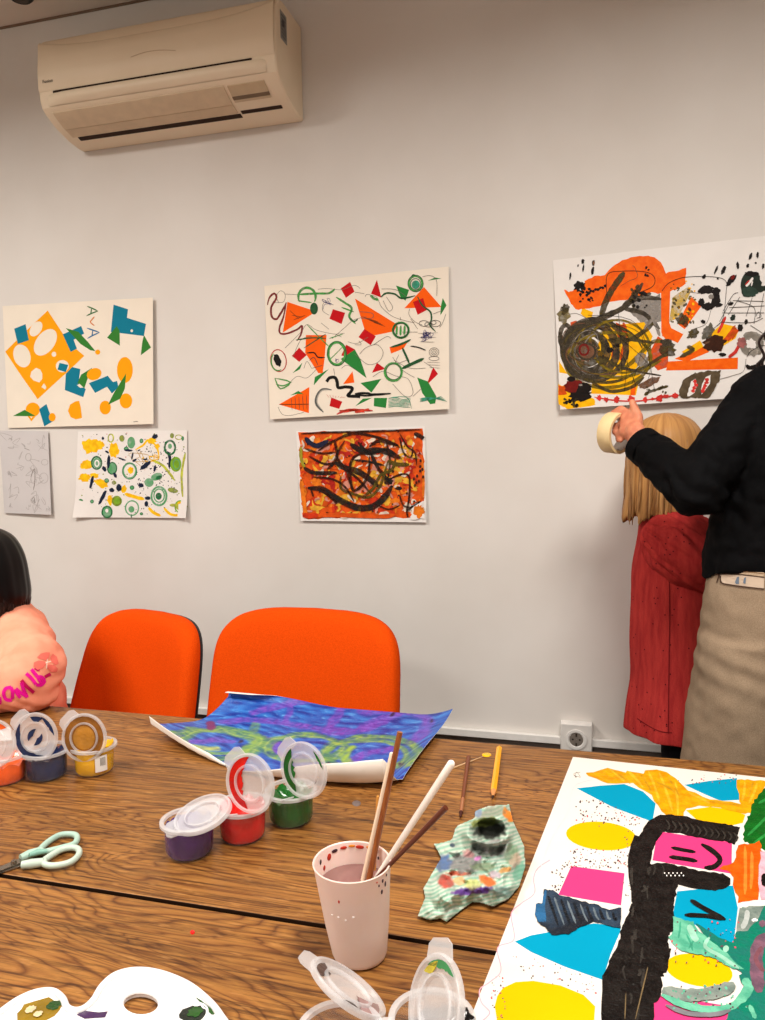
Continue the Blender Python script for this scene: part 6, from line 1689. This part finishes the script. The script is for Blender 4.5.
# dark curly hair
hm = mat('hair_dark', (40, 24, 20), 0.45, (24, 14, 12), vscale=30, vstretch=(6, 6, 1), bump=0.6, bscale=60, spec=0.25)
H_ = MB()
H_.sphere((WX + 0.047, -0.42, 1.60), (0.095, 0.105, 0.115), 24, 16)
rr = random.Random(5)
for k in range(60):
    a = rr.uniform(math.radians(-200), math.radians(20)); x = WX + 0.045 + 0.082 * math.cos(a); y = -0.425 + 0.085 * math.sin(a); z = rr.uniform(1.52, 1.66); pts = []
    for j in range(9):
        t = j / 8; pts.append(V((x + 0.010 * math.sin(9 * t + k) + 0.012 * math.cos(a) * t, y + 0.010 * math.cos(9 * t + k) + 0.012 * math.sin(a) * t, z - (z - rr.uniform(1.42, 1.45)) * t)))
    H_.tube(pts, [0.010 - 0.006 * j / 8 for j in range(9)], 6)
shift(H_.build('hair', hm, None, angle=180), wp)
for k, pts in enumerate(([(768, 330), (759, 342), (764, 356), (757, 366), (766, 374)], [(770, 322), (765, 336), (770, 350), (762, 362), (768, 378)])):
    C_ = MB(); C_.tube(catmull([atY(x, y, -0.42) for x, y in pts], 6), 0.0028, 6); shift(C_.build('curl', hm, None, angle=180), wp)
# jacket: torso and both sleeves as one cloth
jm = cloth('jacket_black', (4, 4, 5), (8, 8, 10), vs=14, rough=0.8, bump=0.15)
J_ = MB()
R_ = []
for c, rx, ry in resample([((WX, -0.445, 1.024), 0.205, 0.130), ((WX, -0.445, 1.06), 0.202, 0.132), ((WX, -0.445, 1.15), 0.188, 0.133), ((WX, -0.445, 1.27), 0.165, 0.128), ((WX, -0.44, 1.36), 0.155, 0.105), ((WX, -0.435, 1.415), 0.125, 0.085), ((WX, -0.425, 1.452), 0.062, 0.062)], 5):
    R_.append([c + V((rx * math.cos(2 * PI * k / 40), ry * math.sin(2 * PI * k / 40), -0.040 * max(0, -math.cos(2 * PI * k / 40)) ** 8 * max(0, 1 - (c.z - 1.02) / 0.04))) for k in range(40)])
J_.rings(R_)
capsule(J_, (0.335, -0.44, 1.37), EL + V((0.006, 0.01, 0.02)), 0.066, 0.056); capsule(J_, (0.560, -0.44, 1.375), (0.66, -0.34, 1.20), 0.070, 0.058)
capsule(J_, (0.35, -0.44, 1.385), (0.41, -0.435, 1.415), 0.058, 0.05)
cuffd = (WR - EL).normalized()
J_.sphere(EL, 0.0545, 20, 14)
J_.tube([EL - cuffd * 0.030, EL - cuffd * 0.012, EL + cuffd * 0.02, EL.lerp(WR, 0.4), EL.lerp(WR, 0.75), EL.lerp(WR, 0.97)], [0.030, 0.050, 0.056, 0.051, 0.044, 0.0405], 28)
J_.tube([V((0.66, -0.34, 1.20)), V((0.645, -0.25, 1.28)), V((0.625, -0.15, 1.362))], [0.058, 0.052, 0.043], 24)
def jdisp(c, n):
    a = 0.0055 * noise.noise(V((c.x * 26 + c.z * 14, c.y * 20, c.z * 30 - c.x * 12)))
    w = max(0, 1 - (c - EL).length / 0.13)
    a += w * 0.006 * math.sin((c - EL).dot((V((-0.5, 0.4, 0.2)) - V((0.2, 0, 0.9))).normalized()) * 150 + 3 * noise.noise(c * 16))
    a += 0.0025 * noise.noise(c * 60)
    return c + n * a
shift(fuse(J_, 'jacket', jm, None, voxel=0.005, smooth=5, disp=jdisp), wp)
C_ = MB(); q = EL.lerp(WR, 0.965)
C_.tube([q - cuffd * 0.026, q - cuffd * 0.012, q + cuffd * 0.004, q + cuffd * 0.006, q + cuffd * 0.002], [0.0425, 0.0420, 0.0415, 0.0385, 0.0350], 32, caps=False); shift(C_.build('cuff', jm, None, angle=60), wp)
C_ = MB(); pb = atY(644, 455.5, -0.452); C_.sphere(pb, 0.0030, 10, 8); shift(C_.build('cuff_button', mat('button_pale', (150, 160, 168), 0.3), None), wp)
# jeans
jn = cloth('jeans_beige', (154, 134, 112), (138, 119, 98), vs=520, bump=0.25, bscale=900)
T_ = MB()
R_ = []
for c, rx, ry in resample([((WX, -0.45, 0.80), 0.205, 0.150), ((WX, -0.45, 0.88), 0.208, 0.150), ((WX, -0.45, 0.955), 0.203, 0.140), ((WX, -0.45, 1.005), 0.193, 0.128), ((WX, -0.45, 1.030), 0.190, 0.124)], 4):
    R_.append([c + V((rx * math.cos(2 * PI * k / 48), ry * math.sin(2 * PI * k / 48), 0)) for k in range(48)])
T_.rings(R_)
for s in (-1, 1):
    R_ = []
    for c, rx, ry in resample([((WX + s * 0.108, -0.45, 0.88), 0.102, 0.135), ((WX + s * 0.112, -0.45, 0.76), 0.112, 0.140), ((WX + s * 0.122, -0.45, 0.60), 0.119, 0.138), ((WX + s * 0.126, -0.452, 0.40), 0.122, 0.140), ((WX + s * 0.128, -0.455, 0.06), 0.122, 0.142)], 4):
        R_.append([c + V((rx * math.cos(2 * PI * k / 36), ry * math.sin(2 * PI * k / 36), 0)) for k in range(36)])
    T_.rings(R_)
def tdisp(c, n):
    a = 0.006 * noise.noise(V((c.x * 14 + c.z * 9, c.y * 10, c.z * 5 - c.x * 6))) + 0.002 * noise.noise(c * 40)
    a += 0.0022 * max(0, 1 - abs(c.z - 0.84) / 0.12) * math.sin(c.z * 130 + c.x * 40)
    return c + n * a
jeans = shift(fuse(T_, 'jeans', jn, None, voxel=0.006, smooth=8, disp=tdisp), wp)
bj = world_bvh(jeans)
ln = mat('stitch_dark', (70, 48, 36), 0.8); lg = cloth('jeans_light', (190, 168, 142), (170, 146, 120), vs=260, bump=0.3)
decal(bj, dense([(716, 568.5), (740, 569), (764, 571), (764, 576.5), (740, 574.5), (715, 574)]), lg, 'waistband', wp, 0.0014)
decal(bj, dense([(721, 574.5), (742, 575.5), (764, 578), (764, 588.5), (742, 586), (723, 583), (720, 579)]), mat('strap_beige', (196, 176, 156), 0.8, spec=0.1), 'back_strap', wp, 0.0020)
stroke_decal(bj, [(713, 575), (730, 574), (750, 575.5), (764.5, 577.5)], 1.0, ln, 'stitching', wp, 0.0026)
stroke_decal(bj, [(720.5, 576), (720.5, 580), (723, 583.5), (742, 586.5), (764.5, 589)], 1.3, ln, 'stitching', wp, 0.0026)
stroke_decal(bj, [(719, 575), (717.8, 579), (716.6, 582.5)], 1.2, ln, 'belt_loop', wp, 0.0026)
stroke_decal(bj, [(714, 571.5), (740, 571.5), (764.5, 573.5)], 0.6, mat('stitch_tan', (130, 92, 60), 0.8), 'stitching', wp, 0.0026)
for pts in ([(735, 582), (737, 577), (739, 576.5), (739, 584), (736, 584)], [(743, 583), (744, 578), (746, 577), (745.5, 584)]):
    decal(bj, dense(pts, 2), mat('strap_stain', (104, 118, 134), 0.7), 'paint_stain', wp, 0.0030)
stroke_decal(bj, [(699, 628), (697, 650), (693, 690), (688, 730), (684, 757)], 1.6, lg, 'side_seam', wp, 0.0012)
for s in (-1, 1):
    S_ = MB(); fx_ = WX + s * 0.12
    capsule(S_, (fx_, -0.50, 0.045), (fx_, -0.33, 0.04), 0.045, 0.04); S_.box(fx_ - 0.045, fx_ + 0.045, -0.545, -0.29, 0.001, 0.03)
    shift(fuse(S_, 'shoe', mat('shoe_black', (30, 28, 28), 0.5), None, voxel=0.006, smooth=4, disp=lambda c, n: V((c.x, c.y, max(c.z, 0.001)))), wp)

# masking tape roll in her hand ------------------------------------------------
ax = V((0.80, -0.58, -0.10)).normalized()
near = atY(621.5, 433.5, -0.335); tc_ = near - ax * 0.017
tp = thing('tape_roll', 'roll of cream masking tape held in the raised hand', 'tape', tc_)
Mt = ax.to_track_quat('Z', 'Y').to_matrix().to_4x4()
mb = MB(); mb.lathe([(0.0405, -0.017), (0.0470, -0.017), (0.0475, -0.0163), (0.0475, 0.0163), (0.0470, 0.017), (0.0405, 0.017), (0.0405, -0.017)], 56, M=Mt); mb.build('tape', mat('masking_tape', (232, 208, 158), 0.55, (226, 200, 148), vscale=20), tp, angle=40)
mb = MB(); mb.lathe([(0.0388, -0.0166), (0.0404, -0.0166), (0.0404, 0.0166), (0.0388, 0.0166), (0.0388, -0.0166)], 56, M=Mt); mb.build('core', mat('tape_core', (178, 168, 158), 0.7), tp, angle=40)

# ---------------------------------------------------------------- girl in the red dress
gp_ = person('small child with blond hair in a dark red dress, facing the wall under the picture', (0.19, -0.25, 0))
HC = V((0.172, -0.25, 1.243)); fdir = math.radians(-42)
B_ = MB()
Mg = head(B_, HC, 0.088, fdir, -0.05)
capsule(B_, (0.18, -0.25, 1.05), (0.176, -0.25, 1.17), 0.042, 0.038)
capsule(B_, (0.18, -0.25, 0.68), (0.18, -0.25, 1.02), 0.09, 0.075, sq=(1, 1)); capsule(B_, (0.155, -0.30, 1.05), (0.21, -0.20, 1.05), 0.04, 0.04)
for s, (lx, ly) in ((1, (0.196, -0.275)), (-1, (0.240, -0.215))):
    capsule(B_, (lx, ly, 0.66), (lx, ly, 0.36), 0.036, 0.027); capsule(B_, (lx, ly, 0.36), (lx, ly, 0.08), 0.027, 0.022); capsule(B_, (lx, ly, 0.035), (lx + 0.06, ly + 0.06, 0.03), 0.028, 0.024)
capsule(B_, (0.16, -0.31, 1.05), (0.30, -0.31, 0.97), 0.032, 0.028); capsule(B_, (0.30, -0.31, 0.97), (0.33, -0.19, 1.07), 0.028, 0.020)
capsule(B_, (0.21, -0.19, 1.05), (0.28, -0.12, 0.98), 0.032, 0.028); capsule(B_, (0.28, -0.12, 0.98), (0.33, -0.13, 1.12), 0.028, 0.020)
for hx, hy, hz in ((0.33, -0.19, 1.07), (0.33, -0.13, 1.12)):
    kn = [(hx + 0.008 * (k - 1.5), hy + 0.028, hz + 0.036) for k in range(4)]
    hand(B_, (hx, hy, hz), (hx + 0.002, hy + 0.022, hz + 0.028), kn, [([p, (p[0], p[1] + 0.008, p[2] + 0.02), (p[0], p[1] + 0.010, p[2] + 0.036)], 0.0068) for p in kn], [(hx - 0.012, hy + 0.01, hz + 0.014), (hx - 0.024, hy + 0.014, hz + 0.028), (hx - 0.028, hy + 0.018, hz + 0.04)], 0.017)
shift(fuse(B_, 'body', skin, None, voxel=0.0042, smooth=3), gp_)
eyes(Mg, 0.088, gp_, iris_m)
# dress
dm = cloth('dress_red', (186, 58, 54), (162, 44, 44), vs=26, bump=0.5, bscale=260, st=(3, 3, 0.5))
def dfold(a, t):
    d = max(0, t - 0.15)
    return 1 + 0.040 * d * math.sin(7 * a + 1.2 + 2 * t) + 0.030 * d * math.sin(13 * a + 4 * t) - 0.05 * max(0, 1 - abs(t - 0.32) / 0.2) * (1 - abs(math.sin(4 * a + 9 * t))) ** 2 + 0.012 * noise.noise(V((math.cos(a) * 2, math.sin(a) * 2, t * 5)))
keys = [((0.180, -0.25, 1.128), 0.042, 0.042), ((0.180, -0.25, 1.105), 0.072, 0.070), ((0.186, -0.25, 1.05), 0.086, 0.090), ((0.190, -0.25, 0.966), 0.104, 0.104), ((0.198, -0.25, 0.879), 0.114, 0.110), ((0.204, -0.25, 0.795), 0.121, 0.114), ((0.212, -0.25, 0.709), 0.126, 0.117), ((0.214, -0.25, 0.640), 0.135, 0.120), ((0.216, -0.25, 0.574), 0.142, 0.126), ((0.216, -0.25, 0.568), 0.139, 0.123)]
dress = loft(resample(keys, 8), 'dress', dm, gp_, 96, dfold)
def sfold(a, t, p):
    g = max(0.30, 1 - t / 0.8) * min(1, t * 7)
    w = 1.6 * noise.noise(V((math.cos(a) * 2, math.sin(a) * 2, t * 4)))
    return 1 + 0.02 - 0.23 * (1 - abs(math.sin(a * 6.5 + 1.4 * w + 1.2 * t))) ** 2 * g - 0.10 * (1 - abs(math.sin(a * 13 + 3 * w))) ** 2 * g + 0.03 * noise.noise(p * 22)
slv = sleeve([((0.125, -0.318, 1.088), 0.030), ((0.140, -0.325, 1.076), 0.058), ((0.165, -0.325, 1.058), 0.076), ((0.205, -0.325, 1.030), 0.084), ((0.245, -0.318, 1.000), 0.078), ((0.290, -0.305, 0.975), 0.060), ((0.318, -0.255, 1.005), 0.042), ((0.330, -0.198, 1.055), 0.027)], 'sleeve', dm, dress.parent, 120, 8, sfold)
slv.parent = gp_
s2 = sleeve([((0.205, -0.20, 1.07), 0.05), ((0.245, -0.155, 1.03), 0.066), ((0.28, -0.12, 0.985), 0.055), ((0.31, -0.125, 1.05), 0.040), ((0.328, -0.13, 1.105), 0.027)], 'sleeve', dm, gp_, 40, 6, sfold)
bd, bs = world_bvh(dress), world_bvh(slv)
dk = mat('dress_dark', (112, 26, 30), 0.9, spec=0.05); dot = mat('dress_dot', (70, 18, 26), 0.9, spec=0.05); lt = mat('dress_light', (196, 72, 70), 0.9, spec=0.05)
stroke_decal(bd, [(671, 580), (671.5, 620), (671, 660), (670.5, 700), (670, 742)], 1.1, dk, 'side_seam', gp_)
stroke_decal(bd, [(638, 726.5), (650, 734.5), (662, 740), (674, 741.5)], 0.9, dk, 'hem_stitch', gp_)
C_ = MB(); R_ = []
rr = random.Random(9)
nd = 0
for k in range(400):
    x, y = rr.uniform(631, 692), rr.uniform(520, 742)
    use = bs if y < 585 else bd
    d = ray(x, y).normalized(); h = use.ray_cast(CAM, d)
    if h[0] is None: continue
    p = h[0] - d * 0.001; r = 0.0017
    a1 = h[1].cross(V((0, 0, 1))); a1 = a1.normalized() if a1.length > 0.05 else V((1, 0, 0)); a2 = a1.cross(h[1]).normalized()
    C_.poly([p + a1 * r * math.cos(2 * PI * q / 7) + a2 * r * math.sin(2 * PI * q / 7) for q in range(7)]); nd += 1
    if nd > 60: break
o = shift(C_.build('dot_print', dot, None, smooth=False, recalc=False), gp_); o['kind'] = 'stuff'
# tights and shoes
tg = mat('tights_black', (26, 24, 28), 0.8, spec=0.1)
for lx, ly in ((0.196, -0.275), (0.240, -0.215)):
    C_ = MB(); C_.tube([(lx, ly, 0.66), (lx, ly, 0.50), (lx, ly, 0.36), (lx, ly, 0.22), (lx, ly, 0.06)], [0.040, 0.036, 0.031, 0.032, 0.026], 20); shift(C_.build('legging', tg, None), gp_)
    S_ = MB(); capsule(S_, (lx - 0.025, ly - 0.025, 0.035), (lx + 0.07, ly + 0.07, 0.032), 0.036, 0.032); capsule(S_, (lx, ly, 0.04), (lx, ly, 0.08), 0.036, 0.036)
    shift(fuse(S_, 'shoe', mat('shoe_grey', (70, 66, 66), 0.6), None, voxel=0.006, smooth=3, disp=lambda c, n: V((c.x, c.y, max(c.z, 0.001)))), gp_)
# bob of blond hair
bh = mat('hair_blond', (196, 148, 92), 0.42, (120, 78, 44), vscale=26, vstretch=(9, 9, 0.55), bump=0.8, bscale=45, spec=0.35, contrast=(0.32, 0.60), detail=6)
keys = [((0.166, -0.25, 1.3560), 0.004, 0.004), ((0.166, -0.25, 1.351), 0.030, 0.032), ((0.166, -0.25, 1.335), 0.060, 0.066), ((0.165, -0.25, 1.304), 0.082, 0.090), ((0.164, -0.25, 1.255), 0.092, 0.101), ((0.161, -0.25, 1.205), 0.091, 0.100), ((0.156, -0.25, 1.155), 0.087, 0.096), ((0.152, -0.25, 1.115), 0.083, 0.092), ((0.150, -0.25, 1.098), 0.077, 0.086), ((0.151, -0.25, 1.104), 0.066, 0.074)]
def hfold(a, t):
    s = 0.020 * noise.noise(V((math.cos(a) * 9, math.sin(a) * 9, t * 1.5))) + 0.012 * noise.noise(V((math.cos(a) * 22, math.sin(a) * 22, t * 2.5)))
    f = 1 + s * (0.3 + t)
    fa = PI / 2 + fdir
    d = abs((a - fa + PI) % (2 * PI) - PI)
    if t > 0.36 and d < 0.95: f *= 1 - 0.5 * min(1, (t - 0.36) / 0.1) * min(1, (0.95 - d) / 0.25)
    return f
gh = loft(resample(keys, 9), 'hair', bh, gp_, 180, hfold)
def strand_col(light, mid, dark, c0, z0, z1, sd):
    def f(co):
        w = co + V(gp_.location) if sd == 0 else co + V(kp.location)
        a = math.atan2(w.y - c0.y, w.x - c0.x); t = max(0, min(1, (z1 - w.z) / (z1 - z0)))
        n1 = noise.noise(V((math.cos(a) * 7, math.sin(a) * 7, t * 0.9 + sd))); n2 = noise.noise(V((math.cos(a) * 26, math.sin(a) * 26, t * 1.6 + sd)))
        c = lerp3(mid, light, 0.45 + 0.9 * n1 + 0.7 * n2); c = lerp3(c, dark, max(0, -0.10 - n1 - 0.7 * n2) * (0.1 + 1.5 * t * t))
        return c
    return f
def recolour(o, fn, rough):
    m = bpy.data.materials.new(o.name + '_strands'); m.use_nodes = True; nt = m.node_tree
    at = nt.nodes.new('ShaderNodeVertexColor'); at.layer_name = 'strands'; b = nt.nodes['Principled BSDF']
    nt.links.new(at.outputs['Color'], b.inputs['Base Color']); b.inputs['Roughness'].default_value = rough; b.inputs['Specular IOR Level'].default_value = 0.18
    o.data.materials.clear(); o.data.materials.append(m)
    ca = o.data.color_attributes.new('strands', 'FLOAT_COLOR', 'POINT')
    for i, v in enumerate(o.data.vertices): ca.data[i].color = lin(fn(v.co))
for v in gh.data.vertices:
    w = v.co + V(gp_.location); a = math.atan2(w.y + 0.25, w.x - 0.152); t = max(0, min(1, (1.16 - w.z) / 0.06))
    f_ = noise.noise(V((math.cos(a) * 5, math.sin(a) * 5, 3))) + 0.5 * noise.noise(V((math.cos(a) * 14, math.sin(a) * 14, 8)))
    v.co.z += t * 0.024 * f_ + 0.010 * t * max(0, math.cos(a)); v.co.x += t * (-0.007 * max(0, -math.cos(a)) + 0.006 * f_); v.co.y += 0.004 * t * f_
recolour(gh, strand_col((196, 146, 88), (164, 116, 68), (92, 56, 30), V((0.160, -0.25, 0)), 1.09, 1.35, 0), 0.42)
rr = random.Random(3)
for k in range(20):
    a = math.radians(rr.uniform(175, 320)); x0 = 0.160 + 0.088 * math.cos(a); y0 = -0.25 + 0.098 * math.sin(a)
    C_ = MB(); pts = []
    zb = rr.uniform(1.085, 1.125); z0 = rr.uniform(1.20, 1.30)
    out = rr.uniform(-0.006, 0.004)
    for j in range(7):
        t = j / 6; pts.append((x0 + math.cos(a) * (0.001 + out * t * t) - 0.006 * t, y0 + math.sin(a) * (0.001 + out * t * t), z0 + (zb - z0) * t))
    C_.tube(pts, [0.001, 0.0035, 0.0045, 0.0045, 0.004, 0.003, 0.0008], 6); shift(C_.build('hair_strand', bh, None, angle=180), gp_)
C_ = MB(); C_.tube(catmull([atY(x, y, -0.27) for x, y in ((637, 497), (636, 508), (633, 515), (628, 518))], 5), [0.004] * 12 + [0.003, 0.002, 0.001, 0.0006], 6); shift(C_.build('hair_strand', bh, None, angle=180), gp_)

gp_.location = V(gp_.location) + V((0.001, 0.055, 0))
# ---------------------------------------------------------------- child in pink at the left edge
kp = person('child with long black hair in a pink sweatshirt, arm resting on the table', (-1.47, -0.62, 0))
KX = -1.47
B_ = MB()
KH = V((-1.425, -0.715, 1.000))
Mk = head(B_, KH, 0.088, math.radians(196), 0.45)
capsule(B_, (KX + 0.005, -0.63, 0.86), (-1.445, -0.69, 0.94), 0.042, 0.04)
capsule(B_, (KX, -0.56, 0.55), (KX, -0.62, 0.82), 0.10, 0.09); capsule(B_, (KX - 0.10, -0.63, 0.86), (KX + 0.10, -0.63, 0.86), 0.045, 0.045)
KE, KW = V((-1.176, -0.850, 0.797)), V((-1.46, -0.995, 0.782))
capsule(B_, (-1.36, -0.64, 0.87), KE, 0.04, 0.035); capsule(B_, KE, KW, 0.035, 0.022)
kn = [(KW.x - 0.062, KW.y - 0.035 + 0.016 * k, 0.772) for k in range(4)]
hand(B_, KW, KW + V((-0.045, -0.015, -0.005)), kn, [([p, (p[0] - 0.022, p[1], 0.770), (p[0] - 0.038, p[1], 0.760), (p[0] - 0.045, p[1], 0.754)], 0.0075) for p in kn], [KW + V((-0.02, 0.014, -0.004)), KW + V((-0.04, 0.032, -0.012)), KW + V((-0.06, 0.038, -0.02))], 0.019)
KE2, KW2 = V((-1.70, -0.78, 0.80)), V((-1.60, -0.96, 0.782))
capsule(B_, (-1.58, -0.64, 0.87), KE2, 0.04, 0.035); capsule(B_, KE2, KW2, 0.035, 0.022)
kn = [(KW2.x + 0.010 + 0.014 * k, KW2.y - 0.05, 0.772) for k in range(4)]
hand(B_, KW2, KW2 + V((0.02, -0.03, -0.005)), kn, [([p, (p[0], p[1] - 0.02, 0.770), (p[0], p[1] - 0.036, 0.760)], 0.0075) for p in kn], [KW2 + V((0.02, 0.0, -0.004)), KW2 + V((0.04, -0.02, -0.012)), KW2 + V((0.05, -0.04, -0.02))], 0.019)
for s in (-1, 1):
    capsule(B_, (KX + s * 0.06, -0.58, 0.53), (KX + s * 0.09, -0.88, 0.53), 0.062, 0.05); capsule(B_, (KX + s * 0.09, -0.88, 0.53), (KX + s * 0.09, -0.90, 0.10), 0.045, 0.03); capsule(B_, (KX + s * 0.09, -0.90, 0.04), (KX + s * 0.09, -1.02, 0.032), 0.034, 0.028)
shift(fuse(B_, 'body', skin, None, voxel=0.0045, smooth=3), kp)
eyes(Mk, 0.088, kp, iris_m)
pk = cloth('sweatshirt_pink', (246, 160, 132), (236, 146, 118), vs=20, bump=0.15, bscale=600)
P_ = MB(); R_ = []
for c, rx, ry in resample([((KX, -0.56, 0.50), 0.150, 0.12), ((KX, -0.57, 0.62), 0.150, 0.125), ((KX, -0.60, 0.74), 0.145, 0.12), ((KX, -0.625, 0.84), 0.140, 0.10), ((KX, -0.635, 0.895), 0.10, 0.075), ((KX + 0.01, -0.655, 0.925), 0.055, 0.055)], 4):
    R_.append([c + V((rx * math.cos(2 * PI * k / 36), ry * math.sin(2 * PI * k / 36), 0)) for k in range(36)])
P_.rings(R_)
capsule(P_, (-1.375, -0.645, 0.868), (-1.325, -0.69, 0.862), 0.062, 0.066); capsule(P_, (-1.325, -0.69, 0.862), KE + V((-0.012, 0.006, 0.010)), 0.068, 0.064); capsule(P_, KE + V((-0.005, -0.005, 0.0)), KE.lerp(KW, 0.5) + V((0, 0, 0.004)), 0.061, 0.060); capsule(P_, KE.lerp(KW, 0.5), KE.lerp(KW, 0.86), 0.058, 0.042)
P_.sphere(atY(41, 670, -0.825), 0.054, 20, 14); capsule(P_, (-1.318, -0.70, 0.860), atY(37, 664, -0.815), 0.064, 0.060)
P_.sphere(KE + V((0.002, 0.006, -0.002)), 0.0660, 20, 14)
capsule(P_, (-1.58, -0.645, 0.865), KE2, 0.062, 0.055); capsule(P_, KE2, KE2.lerp(KW2, 0.8), 0.053, 0.036)
def pdisp(c, n):
    a = 0.008 * noise.noise(V((c.x * 16, c.y * 14, c.z * 22))) + 0.002 * noise.noise(c * 50)
    w = max(0, 1 - (c - KE).length / 0.15)
    a += w * 0.0030 * math.sin((c.x * 1.0 + c.z * 0.9) * 170 + 2.5 * noise.noise(c * 14))
    p = c + n * a
    if p.y < -0.79 and p.z < TZ + 0.002: p.z = TZ + 0.002
    return p
sw = shift(fuse(P_, 'sweatshirt', pk, None, voxel=0.0055, smooth=12, disp=pdisp), kp)
bk_ = world_bvh(sw)
mg = mat('print_magenta', (232, 18, 150), 0.6, spec=0.1); mg2 = mat('print_magenta_dark', (196, 16, 90), 0.6, spec=0.1); fl = mat('print_flower', (232, 112, 98), 0.6, spec=0.1); fw = mat('print_white', (252, 226, 206), 0.6, spec=0.1)
def sp_(x, y): return (x / 9.5625, 630 + y / 9.5625)
def let(strokes_, w, m, name='letter'):
    for k, s in enumerate(strokes_): stroke_decal(bk_, [sp_(*p) for p in s], w, m, name, kp, 0.0016 + 0.0002 * k, 5)
let([[(300, 375), (345, 430), (400, 510)]], 3.6, mg); let([[(250, 415), (300, 460), (345, 520)]], 3.6, mg); let([[(360, 450), (400, 450), (425, 490), (395, 525), (345, 525)]], 3.4, mg)
let([[(205, 480), (250, 535), (325, 600)]], 3.6, mg2); let([[(205, 500), (225, 570), (262, 645)]], 3.6, mg); let([[(150, 560), (200, 600), (262, 640)]], 3.4, mg); let([[(145, 565), (165, 610), (195, 650)]], 3.4, mg)
let([[(105, 545), (120, 600), (118, 660)]], 3.6, mg); let([[(110, 548), (55, 560), (35, 610), (60, 665), (115, 670)]], 3.6, mg)
let([[(0, 640), (5, 680), (2, 712)]], 2.4, mg); let([[(430, 450), (460, 432), (485, 420)]], 3.2, mg2); let([[(330, 365), (355, 378), (380, 385)]], 2.2, mg2)
for pts in ([(352, 262), (390, 225), (440, 212), (478, 215), (470, 262), (440, 290), (390, 275)], [(482, 260), (505, 225), (545, 255), (562, 320), (530, 340), (490, 300)], [(460, 330), (520, 335), (556, 370), (545, 400), (490, 405), (450, 360)], [(430, 300), (440, 330), (410, 365), (360, 380), (320, 350), (325, 310), (370, 290)]):
    decal(bk_, dense([sp_(*p) for p in pts], 3), fl, 'flower_print', kp, 0.0018)
let([[(375, 345), (450, 310), (520, 290)]], 0.8, fw, 'flower_line'); let([[(455, 250), (450, 310), (445, 370)]], 0.8, fw, 'flower_line')
kj = mat('trousers_dark', (50, 52, 66), 0.9, spec=0.1)
T_ = MB(); capsule(T_, (KX - 0.05, -0.56, 0.54), (KX + 0.05, -0.56, 0.54), 0.115, 0.115, sq=(0.7, 1))
for s in (-1, 1):
    capsule(T_, (KX + s * 0.06, -0.58, 0.54), (KX + s * 0.09, -0.88, 0.535), 0.078, 0.064); capsule(T_, (KX + s * 0.09, -0.88, 0.53), (KX + s * 0.09, -0.90, 0.14), 0.060, 0.05)
shift(fuse(T_, 'trousers', kj, None, voxel=0.007, smooth=5), kp)
for s in (-1, 1):
    S_ = MB(); capsule(S_, (KX + s * 0.09, -0.88, 0.04), (KX + s * 0.09, -1.02, 0.036), 0.042, 0.037); capsule(S_, (KX + s * 0.09, -0.90, 0.04), (KX + s * 0.09, -0.90, 0.09), 0.04, 0.04)
    shift(fuse(S_, 'shoe', mat('shoe_grey', (70, 66, 66), 0.6), None, voxel=0.006, smooth=3, disp=lambda c, n: V((c.x, c.y, max(c.z, 0.001)))), kp)
# long black hair
kb = mat('hair_black', (16, 12, 14), 0.35, (8, 6, 8), vscale=26, vstretch=(9, 9, 0.6), bump=0.5, bscale=45, spec=0.35)
keys = [((KH.x, KH.y + 0.02, 1.118), 0.004, 0.004), ((KH.x, KH.y + 0.02, 1.112), 0.036, 0.04), ((KH.x, KH.y + 0.018, 1.088), 0.078, 0.082), ((KH.x, KH.y + 0.015, 1.042), 0.104, 0.106), ((KH.x, KH.y + 0.012, 0.985), 0.116, 0.112), ((KH.x, KH.y + 0.012, 0.945), 0.118, 0.110), ((KH.x - 0.006, KH.y + 0.012, 0.905), 0.108, 0.104), ((KH.x - 0.014, KH.y + 0.015, 0.875), 0.086, 0.09), ((KH.x - 0.02, KH.y + 0.02, 0.862), 0.06, 0.07)]
def kfold(a, t):
    f = 1 + 0.03 * (0.3 + t) * noise.noise(V((math.cos(a) * 8, math.sin(a) * 8, t * 1.5)))
    d = abs((a - math.radians(286) + PI) % (2 * PI) - PI)
    if t > 0.36 and d < 0.75: f *= 1 - 0.45 * min(1, (t - 0.36) / 0.1) * min(1, (0.75 - d) / 0.25)
    return f
kh_ = loft(resample(keys, 9), 'hair', kb, kp, 150, kfold)
recolour(kh_, strand_col((16, 12, 13), (9, 7, 8), (4, 3, 4), V((KH.x, KH.y, 0)), 0.86, 1.11, 3), 0.38)
rr = random.Random(8)
for k in range(22):
    a = math.radians(rr.uniform(-28, 50)); C_ = MB(); pts = []; z0 = rr.uniform(0.97, 1.0); zb = rr.uniform(0.862, 0.885)
    for j in range(8):
        t = j / 7; z = z0 + (zb - z0) * t; q = 0.118 * (1 - 0.35 * max(0, (1.02 - z0) / 0.1) * 0 - 0.30 * max(0, (0.93 - z) / 0.07) ** 1.5) * (0.95 + 0.06 * min(1, t * 2))
        pts.append((KH.x + q * math.cos(a) - 0.012 * t, KH.y + 0.012 + q * 0.95 * math.sin(a), z))
    C_.tube(pts, [0.001, 0.0032, 0.004, 0.004, 0.0035, 0.003, 0.002, 0.0008], 6); shift(C_.build('hair_strand', kb, None, angle=180), kp)
make_chair('orange upholstered chair that the child in pink is sitting on', (-1.705, -0.60, 0), PI / 2, W=0.42, zt=0.86)
